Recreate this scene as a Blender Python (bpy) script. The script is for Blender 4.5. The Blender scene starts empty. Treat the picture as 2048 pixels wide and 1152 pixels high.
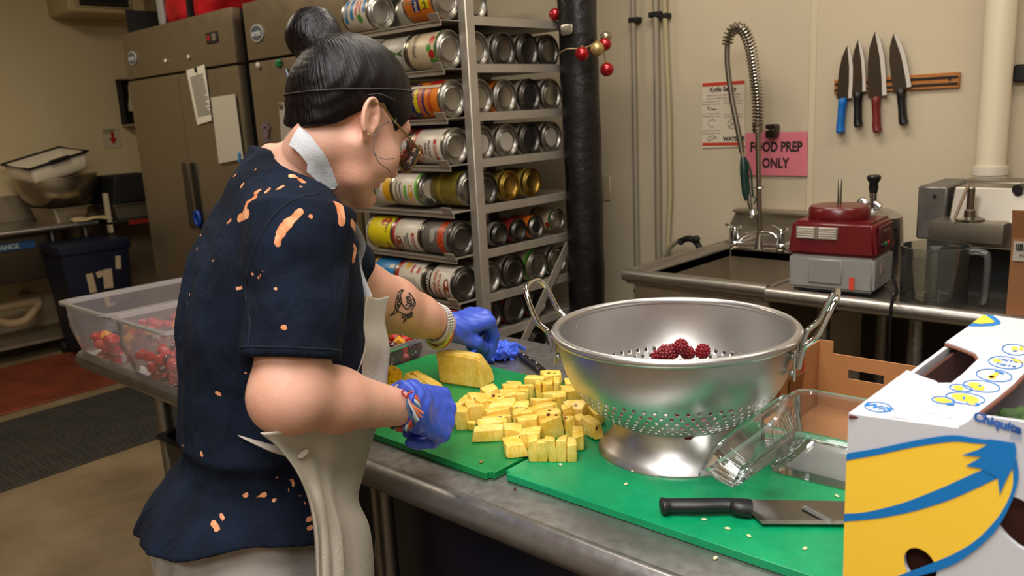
import bpy, bmesh, math, random
import numpy as np
from mathutils import Vector, Matrix, noise
from mathutils.bvhtree import BVHTree
PI = math.pi
SC = bpy.context.scene
COL = SC.collection
random.seed(7)
# ------------------------------------------------------------------ camera
FPX = 1645.0; CAM = Vector((0, 0, 1.50))
_dn = Vector((406, 7624, 1645)).normalized()
def _hor(x): return (-(_dn[2]*FPX)-_dn[0]*(x-1024))/_dn[1]
_v1 = Vector((-1744, _hor(-720), FPX)).normalized()
_X = -_v1; _Z = -_dn; _Y = _Z.cross(_X)
RC = Matrix((_X, _Y, _Z))                       # camera coords (x right, y down, z forward) -> world
cam_d = bpy.data.cameras.new('camera'); cam = bpy.data.objects.new('camera', cam_d); COL.objects.link(cam)
cx, cy, cz = RC @ Vector((1, 0, 0)), RC @ Vector((0, -1, 0)), RC @ Vector((0, 0, -1))
M4 = Matrix((cx, cy, cz)).transposed().to_4x4(); M4.translation = CAM
cam.matrix_world = M4
cam_d.sensor_width = 36; cam_d.lens = FPX/2048*36; cam_d.clip_start = .05
cam_d.dof.use_dof = True; cam_d.dof.focus_distance = 1.45; cam_d.dof.aperture_fstop = 6.5
SC.camera = cam
# ------------------------------------------------------------------ light, world, exposure
SC.view_settings.view_transform = 'Standard'; SC.view_settings.look = 'None'
SC.view_settings.gamma = 1; SC.view_settings.use_curve_mapping = False
SC.view_settings.exposure = 0.40
SC.cycles.use_denoising = True
SC.cycles.max_bounces = 10; SC.cycles.transparent_max_bounces = 24
SC.cycles.sample_clamp_indirect = 6
W_ = bpy.data.worlds.new('world'); SC.world = W_; W_.use_nodes = True
W_.node_tree.nodes['Background'].inputs[0].default_value = (.9, .8, .65, 1)
W_.node_tree.nodes['Background'].inputs[1].default_value = .03
def area(name, loc, size, power, color=(1, .95, .86), rot=(0, 0, 0)):
    l = bpy.data.lights.new(name, 'AREA'); l.shape = 'RECTANGLE'; l.size, l.size_y = size
    l.energy = power; l.color = color
    o = bpy.data.objects.new(name, l); o.location = loc; o.rotation_euler = rot; COL.objects.link(o); return o
# ceiling strip lights and one added fill (above the prep table, above the wall counter, in the back of the kitchen)
area('strip_or_fill_light', (-.35, .1, 2.97), (1.6, 1.2), 54, (1, .97, .95))
area('strip_or_fill_light', (.5, -1.5, 2.97), (1.25, .6), 34, (1, .97, .95))  # unseen fill added behind the camera to brighten shirt and carton front
area('strip_or_fill_light', (-1.5, 1.9, 2.97), (1.25, .6), 22, (1, .92, .80))
area('strip_or_fill_light', (-4.2, .9, 2.97), (1.25, .6), 27, (1, .87, .66))
area('strip_or_fill_light', (.3, 2.2, 2.97), (1.25, .6), 13, (1, .91, .80))

# ------------------------------------------------------------------ pixel helpers (frame 2048x1152)
def ray(x, y): return (RC @ Vector((x-1024, y-576, FPX))).normalized()
def at_z(x, y, v): d = ray(x, y); return CAM + d*((v-CAM.z)/d.z)
def at_y(x, y, v): d = ray(x, y); return CAM + d*((v-CAM.y)/d.y)
def at_x(x, y, v): d = ray(x, y); return CAM + d*((v-CAM.x)/d.x)
def at_d(x, y, zf): d = RC @ Vector((x-1024, y-576, FPX)); return CAM + d*(zf/FPX)
# ------------------------------------------------------------------ materials
def srgb(h):
    if isinstance(h, str):
        c = [int(h[i:i+2], 16)/255 for i in (0, 2, 4)]
        return tuple(((v+.055)/1.055)**2.4 if v > .04045 else v/12.92 for v in c)
    return tuple(h)
MATS = {}
def mat(name, col, rough=.5, metal=0., var=0., vscale=8., bump=0., bscale=60., stretch=None, col2=None, spec=None, coat=0., trans=0., ior=None, emit=None, rvar=0., sss=0., sheen=0., aniso=0.):
    if name in MATS: return MATS[name]
    m = bpy.data.materials.new(name); m.use_nodes = True; MATS[name] = m
    nt = m.node_tree; N = nt.nodes; L = nt.links; b = N['Principled BSDF']
    c = srgb(col)
    b.inputs['Base Color'].default_value = (*c, 1); b.inputs['Roughness'].default_value = rough; b.inputs['Metallic'].default_value = metal
    if spec is not None: b.inputs['Specular IOR Level'].default_value = spec
    if coat: b.inputs['Coat Weight'].default_value = coat
    if trans: b.inputs['Transmission Weight'].default_value = trans
    if ior: b.inputs['IOR'].default_value = ior
    if aniso: b.inputs['Anisotropic'].default_value = aniso
    if sheen: b.inputs['Sheen Weight'].default_value = sheen
    if sss:
        b.inputs['Subsurface Weight'].default_value = sss; b.inputs['Subsurface Radius'].default_value = (.012, .004, .002); b.inputs['Subsurface Scale'].default_value = 1
    if emit: b.inputs['Emission Color'].default_value = (*c, 1); b.inputs['Emission Strength'].default_value = emit
    if var or bump or col2 or rvar:
        tc = N.new('ShaderNodeTexCoord'); mp = N.new('ShaderNodeMapping'); L.new(tc.outputs['Object'], mp.inputs[0])
        if stretch: mp.inputs['Scale'].default_value = stretch
    if var or col2:
        n = N.new('ShaderNodeTexNoise'); n.inputs['Scale'].default_value = vscale; n.inputs['Detail'].default_value = 4; L.new(mp.outputs[0], n.inputs['Vector'])
        r = N.new('ShaderNodeValToRGB'); L.new(n.outputs['Fac'], r.inputs[0])
        r.color_ramp.elements[0].position = .35; r.color_ramp.elements[1].position = .65
        c2 = srgb(col2) if col2 else tuple(min(1, v*(1+var)) for v in c)
        c1 = c if col2 else tuple(v*(1-var) for v in c)
        r.color_ramp.elements[0].color = (*c1, 1); r.color_ramp.elements[1].color = (*c2, 1); L.new(r.outputs[0], b.inputs['Base Color'])
    if rvar:
        n = N.new('ShaderNodeTexNoise'); n.inputs['Scale'].default_value = vscale*1.7; n.inputs['Detail'].default_value = 5; L.new(mp.outputs[0], n.inputs['Vector'])
        r = N.new('ShaderNodeMapRange'); r.inputs[1].default_value = .3; r.inputs[2].default_value = .7; r.inputs[3].default_value = max(.02, rough-rvar); r.inputs[4].default_value = rough+rvar
        L.new(n.outputs['Fac'], r.inputs[0]); L.new(r.outputs[0], b.inputs['Roughness'])
    if bump:
        n = N.new('ShaderNodeTexNoise'); n.inputs['Scale'].default_value = bscale; n.inputs['Detail'].default_value = 3; L.new(mp.outputs[0], n.inputs['Vector'])
        bp = N.new('ShaderNodeBump'); bp.inputs['Strength'].default_value = 1; bp.inputs['Distance'].default_value = bump; L.new(n.outputs['Fac'], bp.inputs['Height']); L.new(bp.outputs[0], b.inputs['Normal'])
    return m
def clear(name, tint=(.93, .95, .96), haze=.06, rough=.06, hcol=(.8, .8, .8), refl=1., ior=1.45):
    """thin clear plastic: see-through, with a faint milky body and fresnel reflections"""
    if name in MATS: return MATS[name]
    m = bpy.data.materials.new(name); m.use_nodes = True; MATS[name] = m; nt = m.node_tree; N = nt.nodes; L = nt.links
    N.remove(N['Principled BSDF']); out = N['Material Output']
    t = N.new('ShaderNodeBsdfTransparent'); t.inputs[0].default_value = (*tint, 1)
    d = N.new('ShaderNodeBsdfDiffuse'); d.inputs[0].default_value = (*hcol, 1)
    g = N.new('ShaderNodeBsdfGlossy'); g.inputs['Roughness'].default_value = rough
    m1 = N.new('ShaderNodeMixShader'); m1.inputs[0].default_value = haze; L.new(t.outputs[0], m1.inputs[1]); L.new(d.outputs[0], m1.inputs[2])
    fr = N.new('ShaderNodeFresnel'); fr.inputs[0].default_value = ior
    mu = N.new('ShaderNodeMath'); mu.operation = 'MULTIPLY'; mu.inputs[1].default_value = refl; mu.use_clamp = True; L.new(fr.outputs[0], mu.inputs[0])
    m2 = N.new('ShaderNodeMixShader'); L.new(mu.outputs[0], m2.inputs[0]); L.new(m1.outputs[0], m2.inputs[1]); L.new(g.outputs[0], m2.inputs[2])
    L.new(m2.outputs[0], out.inputs[0]); return m
# ------------------------------------------------------------------ object helpers
def thing(name, label, cat, loc=(0, 0, 0), rot=(0, 0, 0), group=None):
    o = bpy.data.objects.new(name, None); COL.objects.link(o); o.empty_display_size = .05
    o.location = loc; o.rotation_euler = rot if not isinstance(rot, (int, float)) else (0, 0, rot)
    o['label'] = label; o['category'] = cat
    if group: o['group'] = group
    return o
def mw(o):
    m = Matrix.LocRotScale(o.location, o.rotation_euler, o.scale)
    return (mw(o.parent) @ m) if o.parent else m
def tag(o, label, cat, group=None, kind=None):
    o['label'] = label; o['category'] = cat
    if group: o['group'] = group
    if kind: o['kind'] = kind
    return o
def obj(name, bm, m, parent=None, world=False, smooth=True, label=None, ang=.7, solid=0, sub=0, bevel=0, offs=0):
    me = bpy.data.meshes.new(name)
    if isinstance(bm, bmesh.types.BMesh):
        if world and parent is not None: bm.transform(mw(parent).inverted())
        bmesh.ops.recalc_face_normals(bm, faces=bm.faces[:]) if not getattr(bm, 'keep', False) else None
        bm.to_mesh(me); bm.free()
    else:
        v, f = bm
        v = np.asarray(v, float)
        if world and parent is not None:
            Mi = np.array(mw(parent).inverted()); v = v@Mi[:3, :3].T+Mi[:3, 3]
        me.from_pydata(v.tolist(), [], f.tolist() if hasattr(f, 'tolist') else f)
    for x in (m if isinstance(m, (list, tuple)) else [m]): me.materials.append(x)
    if smooth:
        me.polygons.foreach_set('use_smooth', [True]*len(me.polygons))
        if ang: 
            me.set_sharp_from_angle(angle=ang)
    o = bpy.data.objects.new(name, me); COL.objects.link(o)
    if parent is not None: o.parent = parent
    if label: o['label'] = label
    if solid: s = o.modifiers.new('s', 'SOLIDIFY'); s.thickness = solid; s.offset = offs
    if sub: s = o.modifiers.new('u', 'SUBSURF'); s.levels = s.render_levels = sub
    if bevel: s = o.modifiers.new('b', 'BEVEL'); s.width = bevel; s.segments = 2; s.limit_method = 'ANGLE'; s.angle_limit = .6
    return o
def copy_tree(o, parent=None, label=None):
    c = o.copy(); COL.objects.link(c)
    if parent is not None: c.parent = parent
    for ch in list(o.children): copy_tree(ch, c)
    if label: c['label'] = label
    return c
def struct(name, bm, m, **k):
    o = obj(name, bm, m, **k); o['kind'] = 'structure'; return o
def B(): return bmesh.new()
def T(loc=(0, 0, 0), rot=(0, 0, 0), s=(1, 1, 1)):
    from mathutils import Euler
    return Matrix.LocRotScale(Vector(loc), Euler(rot), Vector(s))
def box(bm, c, s, rot=(0, 0, 0), mi=0, bev=0, seg=1):
    r = bmesh.ops.create_cube(bm, size=1, matrix=T(c, rot, s)); fs = set(f for v in r['verts'] for f in v.link_faces)
    for f in fs: f.material_index = mi
    if bev:
        es = list(set(e for f in fs for e in f.edges))
        bmesh.ops.bevel(bm, geom=es, offset=bev, segments=seg, affect='EDGES', profile=.7)
    return bm
def bb(bm, x0, x1, y0, y1, z0, z1, **k): return box(bm, ((x0+x1)/2, (y0+y1)/2, (z0+z1)/2), (abs(x1-x0), abs(y1-y0), abs(z1-z0)), **k)
def cyl(bm, a, b, r0, r1=None, n=16, mi=0, caps=True):
    a, b = Vector(a), Vector(b); d = b-a; r1 = r0 if r1 is None else r1
    q = d.to_track_quat('Z', 'Y').to_matrix().to_4x4(); q.translation = (a+b)/2
    r = bmesh.ops.create_cone(bm, cap_ends=caps, segments=n, radius1=r0, radius2=r1, depth=d.length, matrix=q)
    for f in set(f for v in r['verts'] for f in v.link_faces): f.material_index = mi
    return bm
def ball(bm, c, r, s=(1, 1, 1), n=12, rot=(0, 0, 0), mi=0):
    q = bmesh.ops.create_uvsphere(bm, u_segments=n, v_segments=max(6, n*2//3), radius=r, matrix=T(c, rot, s))
    for f in set(f for v in q['verts'] for f in v.link_faces): f.material_index = mi
    return bm
def lathe(bm, prof, n=32, c=(0, 0, 0), mi=0, mtx=None, close=False, fn=None):
    rows = []
    for i, (r, z) in enumerate(prof):
        row = []
        for k in range(n):
            a = 2*PI*k/n; rr, zz = (r, z) if fn is None else fn(r, z, a, i)
            p = Vector((c[0]+rr*math.cos(a), c[1]+rr*math.sin(a), c[2]+zz))
            row.append(bm.verts.new(mtx @ p if mtx else p))
        rows.append(row)
    fs = []
    for i in range(len(rows)-1):
        for k in range(n):
            fs.append(bm.faces.new((rows[i][k], rows[i][(k+1) % n], rows[i+1][(k+1) % n], rows[i+1][k])))
    if prof[0][0] > 1e-6 and close: fs.append(bm.faces.new(rows[0][::-1]))
    if prof[-1][0] > 1e-6 and close: fs.append(bm.faces.new(rows[-1]))
    for f in fs: f.material_index = mi
    bmesh.ops.remove_doubles(bm, verts=[v for r in rows for v in r], dist=1e-6)
    return bm
def spline(pts, n=8, closed=False):
    P = [Vector(p) for p in pts]; out = []; m = len(P)
    rng = range(m if closed else m-1)
    for i in rng:
        g = (lambda k: P[k % m]) if closed else (lambda k: P[min(max(k, 0), m-1)])
        p0, p1, p2, p3 = g(i-1), g(i), g(i+1), g(i+2)
        for k in range(n):
            t = k/n
            out.append(.5*((2*p1)+(p2-p0)*t+(2*p0-5*p1+4*p2-p3)*t*t+(3*p1-p0-3*p2+p3)*t**3))
    if not closed: out.append(P[-1].copy())
    return out
def tube(bm, pts, r, n=8, closed=False, mi=0, flat=1., caps=True):
    P = [Vector(p) for p in pts]; m = len(P); rows = []
    t0 = (P[1]-P[0]).normalized(); up = Vector((0, 0, 1)) if abs(t0.z) < .9 else Vector((1, 0, 0)); u = t0.cross(up).normalized()
    for i in range(m):
        if closed: t = (P[(i+1) % m]-P[i-1]).normalized()
        else: t = (P[min(i+1, m-1)]-P[max(i-1, 0)]).normalized()
        u = (u-t*u.dot(t)).normalized(); v = t.cross(u)
        rr = r[i] if isinstance(r, (list, tuple)) else r
        rows.append([bm.verts.new(P[i]+(u*math.cos(2*PI*k/n)+v*math.sin(2*PI*k/n)*flat)*rr) for k in range(n)])
    fs = []
    for i in range(m if closed else m-1):
        a, b = rows[i], rows[(i+1) % m]
        sh = 0
        if closed and i == m-1:
            sh = min(range(n), key=lambda s: sum((a[k].co-b[(k+s) % n].co).length for k in range(n)))
        for k in range(n): fs.append(bm.faces.new((a[k], a[(k+1) % n], b[(k+1+sh) % n], b[(k+sh) % n])))
    if not closed and caps: fs += [bm.faces.new(rows[0][::-1]), bm.faces.new(rows[-1])]
    for f in fs: f.material_index = mi
    return bm
def prism(bm, poly, d, mtx=None, mi=0):
    """closed polygon in local xy, pushed along +z by d"""
    a = [bm.verts.new((mtx @ Vector((x, y, 0))) if mtx else (x, y, 0)) for x, y in poly]
    b = [bm.verts.new((mtx @ Vector((x, y, d))) if mtx else (x, y, d)) for x, y in poly]
    n = len(a); fs = [bm.faces.new(a[::-1]), bm.faces.new(b)]
    for i in range(n): fs.append(bm.faces.new((a[i], a[(i+1) % n], b[(i+1) % n], b[i])))
    for f in fs: f.material_index = mi
    return bm
def grid(fn, nu, nv, closeu=False):
    v = []; f = []
    for j in range(nv+1):
        for i in range(nu+(0 if closeu else 1)): v.append(tuple(fn(i/nu, j/nv)))
    w = nu if closeu else nu+1
    for j in range(nv):
        for i in range(nu):
            a = j*w+i; b = j*w+(i+1) % w
            f.append((a, b, b+w, a+w))
    return v, f
def text_bm(s, size, bm=None, mtx=None, mi=0, ext=0., bold=0., align='CENTER', wrap=None, spacing=1.):
    """built-in font text as mesh in local xy (optionally wrapped on a vertical cylinder radius wrap)"""
    c = bpy.data.curves.new('t', 'FONT'); c.body = s; c.size = size; c.align_x = align; c.align_y = 'CENTER'; c.extrude = ext; c.offset = bold; c.resolution_u = 3; c.space_line = spacing
    o = bpy.data.objects.new('t', c); COL.objects.link(o)
    dg = bpy.context.evaluated_depsgraph_get(); me = bpy.data.meshes.new_from_object(o.evaluated_get(dg))
    bpy.data.objects.remove(o); bpy.data.curves.remove(c)
    bm = bm or B(); n0 = len(bm.verts)
    t = B(); t.from_mesh(me); bpy.data.meshes.remove(me)
    if wrap:
        bmesh.ops.triangulate(t, faces=t.faces[:])
        for v in t.verts:
            a = v.co.x/wrap; v.co = Vector((wrap*math.sin(a), -wrap*math.cos(a), v.co.y))
    if mtx: t.transform(mtx)
    m2 = bpy.data.meshes.new('x'); t.to_mesh(m2); t.free()
    k = len(bm.faces); bm.from_mesh(m2); bpy.data.meshes.remove(m2); bm.faces.ensure_lookup_table()
    for f in bm.faces[k:]: f.material_index = mi
    return bm
# ------------------------------------------------------------------ implicit surfaces (naive surface nets)
def roundcone(p, a, b, ra, rb):
    a = np.asarray(a, float); b = np.asarray(b, float); ba = b-a; pa = p-a
    t = np.clip(pa@ba/max(ba@ba, 1e-12), 0, 1)
    return np.linalg.norm(pa-t[:, None]*ba, axis=1)-(ra+(rb-ra)*t)
def ellip(p, c, r, R=None):
    q = p-np.asarray(c, float)
    if R is not None: q = q@R
    r = np.asarray(r, float); k0 = np.linalg.norm(q/r, axis=1); k1 = np.linalg.norm(q/(r*r), axis=1)
    return k0*(k0-1)/np.maximum(k1, 1e-9)
def smin(a, b, k):
    h = np.clip(.5+.5*(b-a)/k, 0, 1); return b+(a-b)*h-k*h*(1-h)
def smax(a, b, k): return -smin(-a, -b, k)
def chain(p, pts, rs, k=.01):
    d = None
    for i in range(len(pts)-1):
        e = roundcone(p, pts[i], pts[i+1], rs[i], rs[i+1]); d = e if d is None else smin(d, e, k)
    return d
def surfnet(fn, lo, hi, h, band=5.):
    lo = np.array(lo, float); hi = np.array(hi, float); K = 4
    nb = np.ceil((hi-lo)/(h*K)).astype(int)+1; n = nb*K
    cx = [lo[i]+h*K*(np.arange(nb[i])+.5)-h*.5 for i in range(3)]
    G = np.stack(np.meshgrid(*cx, indexing='ij'), -1).reshape(-1, 3)
    cv = fn(G).reshape(nb)
    up = np.repeat(np.repeat(np.repeat(cv, K, 0), K, 1), K, 2).astype(np.float32)
    idx = np.nonzero(np.abs(up).ravel() < h*band)[0]
    xs = [lo[i]+h*np.arange(n[i]) for i in range(3)]
    ii, jj, kk = np.unravel_index(idx, n)
    fv = up.ravel().copy()
    for s in range(0, len(idx), 400000):
        sl = slice(s, s+400000); P = np.stack([xs[0][ii[sl]], xs[1][jj[sl]], xs[2][kk[sl]]], -1)
        fv[idx[sl]] = fn(P)
    V = fv.reshape(n); S = V < 0
    c = np.zeros(n-1, int)
    for a in (0, 1):
        for b in (0, 1):
            for d in (0, 1): c += S[a:n[0]-1+a, b:n[1]-1+b, d:n[2]-1+d]
    act = (c > 0) & (c < 8); ci = np.argwhere(act)
    vid = -np.ones(n-1, int); vid[act] = np.arange(len(ci))
    acc = np.zeros((len(ci), 3)); cnt = np.zeros(len(ci))
    for ax in range(3):
        o1, o2 = [a for a in range(3) if a != ax]
        for s1 in (0, 1):
            for s2 in (0, 1):
                q = ci.copy(); q[:, o1] += s1; q[:, o2] += s2; r = q.copy(); r[:, ax] += 1
                va = V[q[:, 0], q[:, 1], q[:, 2]]; vb = V[r[:, 0], r[:, 1], r[:, 2]]
                m = (va < 0) != (vb < 0)
                t = np.where(m, va/np.where(m, va-vb, 1), 0)
                pt = q.astype(float); pt[:, ax] += t; acc[m] += pt[m]; cnt[m] += 1
    verts = lo+h*acc/cnt[:, None]
    quads = []
    for ax in range(3):
        o1, o2 = (ax+1) % 3, (ax+2) % 3
        sl0 = [slice(None)]*3; sl1 = [slice(None)]*3; sl0[ax] = slice(0, n[ax]-1); sl1[ax] = slice(1, n[ax])
        m = S[tuple(sl0)] != S[tuple(sl1)]; q = np.argwhere(m)
        q = q[(q[:, o1] > 0) & (q[:, o2] > 0) & (q[:, o1] < n[o1]-1) & (q[:, o2] < n[o2]-1)]
        ins = S[q[:, 0], q[:, 1], q[:, 2]]
        def v(d1, d2):
            r = q.copy(); r[:, o1] += d1; r[:, o2] += d2; return vid[r[:, 0], r[:, 1], r[:, 2]]
        f = np.stack([v(-1, -1), v(0, -1), v(0, 0), v(-1, 0)], 1)
        f[~ins] = f[~ins][:, ::-1]; quads.append(f)
    F = np.concatenate(quads); F = F[(F >= 0).all(1)]
    return verts, F
def relax(v, f, it=2, w=.5):
    v = v.copy()
    for _ in range(it):
        s = np.zeros_like(v); c = np.zeros(len(v))
        for k in range(4):
            a, b = f[:, k], f[:, (k+1) % 4]
            for d in range(3): s[:, d] += np.bincount(a, v[b, d], len(v))+np.bincount(b, v[a, d], len(v))
            c += np.bincount(a, minlength=len(v))+np.bincount(b, minlength=len(v))
        v = v*(1-w)+w*s/np.maximum(c, 1)[:, None]
    return v
def join(parts):
    V = []; F = []; o = 0
    for v, f in parts: V.append(v); F.append(f+o); o += len(v)
    return np.concatenate(V), np.concatenate(F)
def vnoise(p, s, seed=0, oct=2):
    """cheap smooth pseudo-noise from warped sines"""
    q = p*s; r = np.zeros(len(p)); a = 1.
    for i in range(oct):
        k = seed*1.7+i*3.1
        r += a*np.sin(q[:, 0]*1.3+np.sin(q[:, 1]*1.1+k)*1.4+k)*np.cos(q[:, 1]*.9+np.sin(q[:, 2]*1.2+k*2)*1.3)*np.sin(q[:, 2]*1.1+np.sin(q[:, 0]*.8+k)*1.5+k*3)
        q = q*2.03; a *= .5
    return r
# ================================================================== MATERIALS
wallm = mat('painted_wall', 'c0b196', .75, var=.05, vscale=1.2, bump=.0006, bscale=220)
wall2 = mat('painted_wall_left', 'c6b48e', .8, var=.05, vscale=1., bump=.0006, bscale=220)
ceilm = mat('ceiling_paint', 'b9b2a4', .9)
concrete = mat('concrete_floor', '7c6a50', .5, vscale=3, col2='66553d', bump=.001, bscale=90, rvar=.15)
steel = mat('stainless_steel', 'a8a39a', .34, .95, rvar=.05, vscale=40, bump=.0001, bscale=160)
steel_d = mat('stainless_steel_dull', 'a89c88', .45, .85, rvar=.08, vscale=5, bump=.0001, bscale=120)
fridge_st = mat('fridge_steel', '8e7f68', .42, .75, rvar=.05, vscale=6)
galv = mat('galvanised_leg', '8d8b88', .42, 1, rvar=.1, vscale=30)
chrome = mat('chrome', 'd8d8d8', .12, 1)
alu = mat('aluminium', 'c4c2be', .30, 1, rvar=.1, vscale=24, bump=.0002, bscale=90)
alu_rack = mat('rack_aluminium', 'a89e90', .5, .55, rvar=.06, vscale=12, var=.06)
black = mat('black_plastic', '0c0c0d', .4)
blackm = mat('matte_black', '0a0a0b', .7)
navy_bin = mat('navy_plastic', '070e26', .5, var=.25, vscale=9)
white = mat('white_enamel', 'dcd8cf', .5)
pvc = mat('white_pvc', 'd8cbb0', .4)
conduit = mat('grey_conduit', '9c927e', .5, .3)
paper = mat('white_paper', 'cfc9bc', .8)
ink = mat('black_ink', '17130f', .7)
rubber = mat('black_rubber', '141312', .7)
WY = 3.15; LX = -6.75
# ================================================================== SETTING
struct('floor', bb(B(), LX, 3.2, -2.6, WY+.1, -.1, 0), concrete)
struct('ceiling', bb(B(), LX, 3.2, -2.6, WY+.1, 3.0, 3.1), ceilm)
bm = bb(B(), LX, 3.2, WY, WY+.1, 0, 3.0)
struct('wall_back', bm, wallm)
struct('wall_left', bb(B(), LX-.1, LX, -2.6, WY+.1, 0, 3.0), wall2)
struct('wall_right', bb(B(), 3.2, 3.3, -2.6, WY+.1, 0, 3.0), wallm)
struct('wall_front', bb(B(), LX, 3.2, -2.7, -2.6, 0, 3.0), wallm)
struct('baseboard_back', bb(B(), LX, 3.2, WY-.012, WY, 0, .1), mat('rubber_base', '3a332a', .6))
# seam strip between two wall panels
struct('trim_1', bb(B(), -1.415, -1.39, WY-.004, WY, 0, 3.0, bev=.0015), mat('panel_trim', 'c8ba9c', .5))
# wall return beside the refrigerators (the electrical niche sits against it)
struct('trim_2', bb(B(), LX, LX+.05, 2.78, 2.84, .1, 1.62), mat('panel_trim_l', 'd2bd92', .5))

# ---- floor mats
def ribbed_mat(x0, x1, y0, y1, m, name, label, rz):
    t = thing(name, label, 'mat', ((x0+x1)/2, (y0+y1)/2, 0), rz)
    w, d = x1-x0, y1-y0
    obj('base', bb(B(), -w/2, w/2, -d/2, d/2, 0, .010, bev=.004), m, t)
    bm = B(); n = int(w/.032)
    for i in range(n): bb(bm, -w/2+.02+i*.032, -w/2+.036+i*.032, -d/2+.02, d/2-.02, .010, .015)
    k = int(d/.05)
    for i in range(k): bb(bm, -w/2+.02, w/2-.02, -d/2+.03+i*.05, -d/2+.038+i*.05, .010, .0155)
    obj('rib_pattern', bm, m, t)
matm = mat('mat_rubber', '2d2a22', .75, var=.2, vscale=7)
ribbed_mat(-4.92, -3.95, .35, 1.88, matm, 'rubber_floor_mat', 'dark grey ribbed rubber mat on the floor beyond the prep table end', .06)
ribbed_mat(-6.1, -5.08, .5, 2.3, mat('mat_red', '6b2c10', .7, var=.25, vscale=5), 'anti_fatigue_mat', 'brick red rubber mat on the floor in front of the far sink', .06)

# ================================================================== REFRIGERATORS
paw = mat('purple_sticker', '6a5a6a', .6)
def oval(bm, x, z, rx, rz, y, d=.006, mi=0, n=28):
    prism(bm, [(rx*math.cos(2*PI*k/n), rz*math.sin(2*PI*k/n)) for k in range(n)], d, T((x, y, z), (PI/2, 0, 0)), mi)
def fridge(x0, x1, zt, label, mid=True):
    y0, y1 = 2.1, 2.95
    t = thing('refrigerator', label, 'refrigerator', ((x0+x1)/2, y0, 0)); W = (x1-x0)/2
    obj('body', bb(B(), -W+.005, W-.005, .035, y1-y0, .15, zt-.005, bev=.004), mat('fridge_side', '15120e', .6, .1), t)
    zd = zt-.26
    obj('top_panel', bb(B(), -W, W, 0, .05, zd, zt, bev=.005, seg=2), fridge_st, t)
    xs = [(-W, -.003), (.003, W)] if mid else [(-W, W)]
    for i, (a, b) in enumerate(xs):
        d = obj('door', bb(B(), a, b, -.0, .045, .2, zd-.012, bev=.006, seg=2), fridge_st, t)
        hx = b-.05 if (i == 0 and mid) else a+.05
        h = B(); bb(h, hx-.035, hx+.035, -.006, .002, zd-.86, zd-.49, bev=.003)
        obj('handle', h, mat('handle_recess', '14120f', .5, .3) if i else mat('handle_brown', '3a3126', .5, .3), d)
    g = B(); bb(g, -W+.002, W-.002, .02, .04, .05, .2)
    obj('kick_grille', g, blackm, t)
    for sx in (-1, 1):
        for yy in (.08, .78): obj('leg', cyl(B(), (sx*(W-.08), yy, 0), (sx*(W-.08), yy, .15), .02, n=10), galv, t)
    bd = B(); oval(bd, -W+.115, zt-.145, .056, .040, -.001, .006); o = obj('badge', bd, mat('badge_chrome', 'b0b0b0', .5, .3), t)
    bd = B(); oval(bd, -W+.115, zt-.145, .049, .033, -.007, .002); o2 = obj('badge_face', bd, mat('badge_blue', '5f6a78', .3, .4), o)
    obj('lettering', text_bm('arctic', .036, mtx=T((-W+.115, -.0095, zt-.145), (PI/2, 0, 0)), bold=.001), mat('badge_white', 'c9ccd2', .4), o2)
    dp = B(); bb(dp, W-.27, W-.15, -.006, .002, zt-.15, zt-.095, bev=.002)
    d = obj('display', dp, blackm, t)
    dd = B(); bb(dd, W-.254, W-.228, -.008, -.005, zt-.135, zt-.11); obj('readout', dd, mat('led_red', '8a1414', .4, emit=.15), d)
    dd = B(); bb(dd, W-.205, W-.165, -.008, -.005, zt-.14, zt-.105); obj('switch_plate', dd, mat('switch_grey', '6b6258', .5), d)
    return t
fridge(-5.16, -3.845, 2.06, 'two-door stainless steel refrigerator with papers hanging on one door')
fridge(-3.73, -2.93, 2.06, 'stainless steel refrigerator partly behind the woman\'s hair bun, with magnets and a paw sticker', mid=False)
FY = 2.093
def sheet_on(name, px, m, label, cat, y=None, th=.0015, extra=None, group=None):
    """paper or sign hanging on a wall/door facing -y, outline given by its four real corners"""
    P = [at_y(x, yy, y) for x, yy in px]; c = sum(P, Vector())/4
    t = thing(name, label, cat, c, group=group); bm = B()
    prism(bm, [(p.x-c.x, p.z-c.z) for p in P], th, T((0, 0, 0), (PI/2, 0, 0)))
    o = obj('sheet', bm, m, t, smooth=False)
    return t, P, c
t, P, c = sheet_on('paper_note', [(373, 141), (409, 129), (424, 241), (395, 250)], paper, 'narrow white typed page clipped on the refrigerator door', 'paper', FY)
bm = B()
u = (P[1]-P[0]); v = (P[3]-P[0])
for i in range(26):
    a = P[0]+u*.14+v*(.14+.74*i/26)-c; b = P[0]+u*(.86-.2*random.random()**3)+v*(.14+.74*i/26)-c
    for s in (0,):
        q = [bm.verts.new((a.x, -.003, a.z)), bm.verts.new((b.x, -.003, b.z)), bm.verts.new((b.x, -.003, b.z-.0035)), bm.verts.new((a.x, -.003, a.z-.0035))]; bm.faces.new(q)
obj('typed_lines', bm, mat('grey_ink', '5c574d', .8), t, smooth=False)
obj('clip', box(B(), (0, -.006, (P[0].z+P[1].z)/2-c.z-.012), (.012, .01, .024)), blackm, t)
t, P, c = sheet_on('paper_sheet', [(422, 195), (470, 188), (487, 318), (438, 327)], mat('paper_blank', 'b4ae9f', .7), 'blank whitish sheet in a sleeve hanging on the refrigerator door', 'paper', FY-.004)
obj('blue_mark', box(B(), (.1, -.004, -.145), (.026, .003, .05), (0, .2, 0), bev=.001), mat('blue_mark', '2a74ab', .5), t)
t, P, c = sheet_on('paper_sheet', [(558, 205), (640, 200), (650, 330), (566, 330)], mat('paper_grey', '9d968a', .8), 'grey paper pinned on the refrigerator door behind the woman\'s neck', 'paper', FY)
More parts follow.
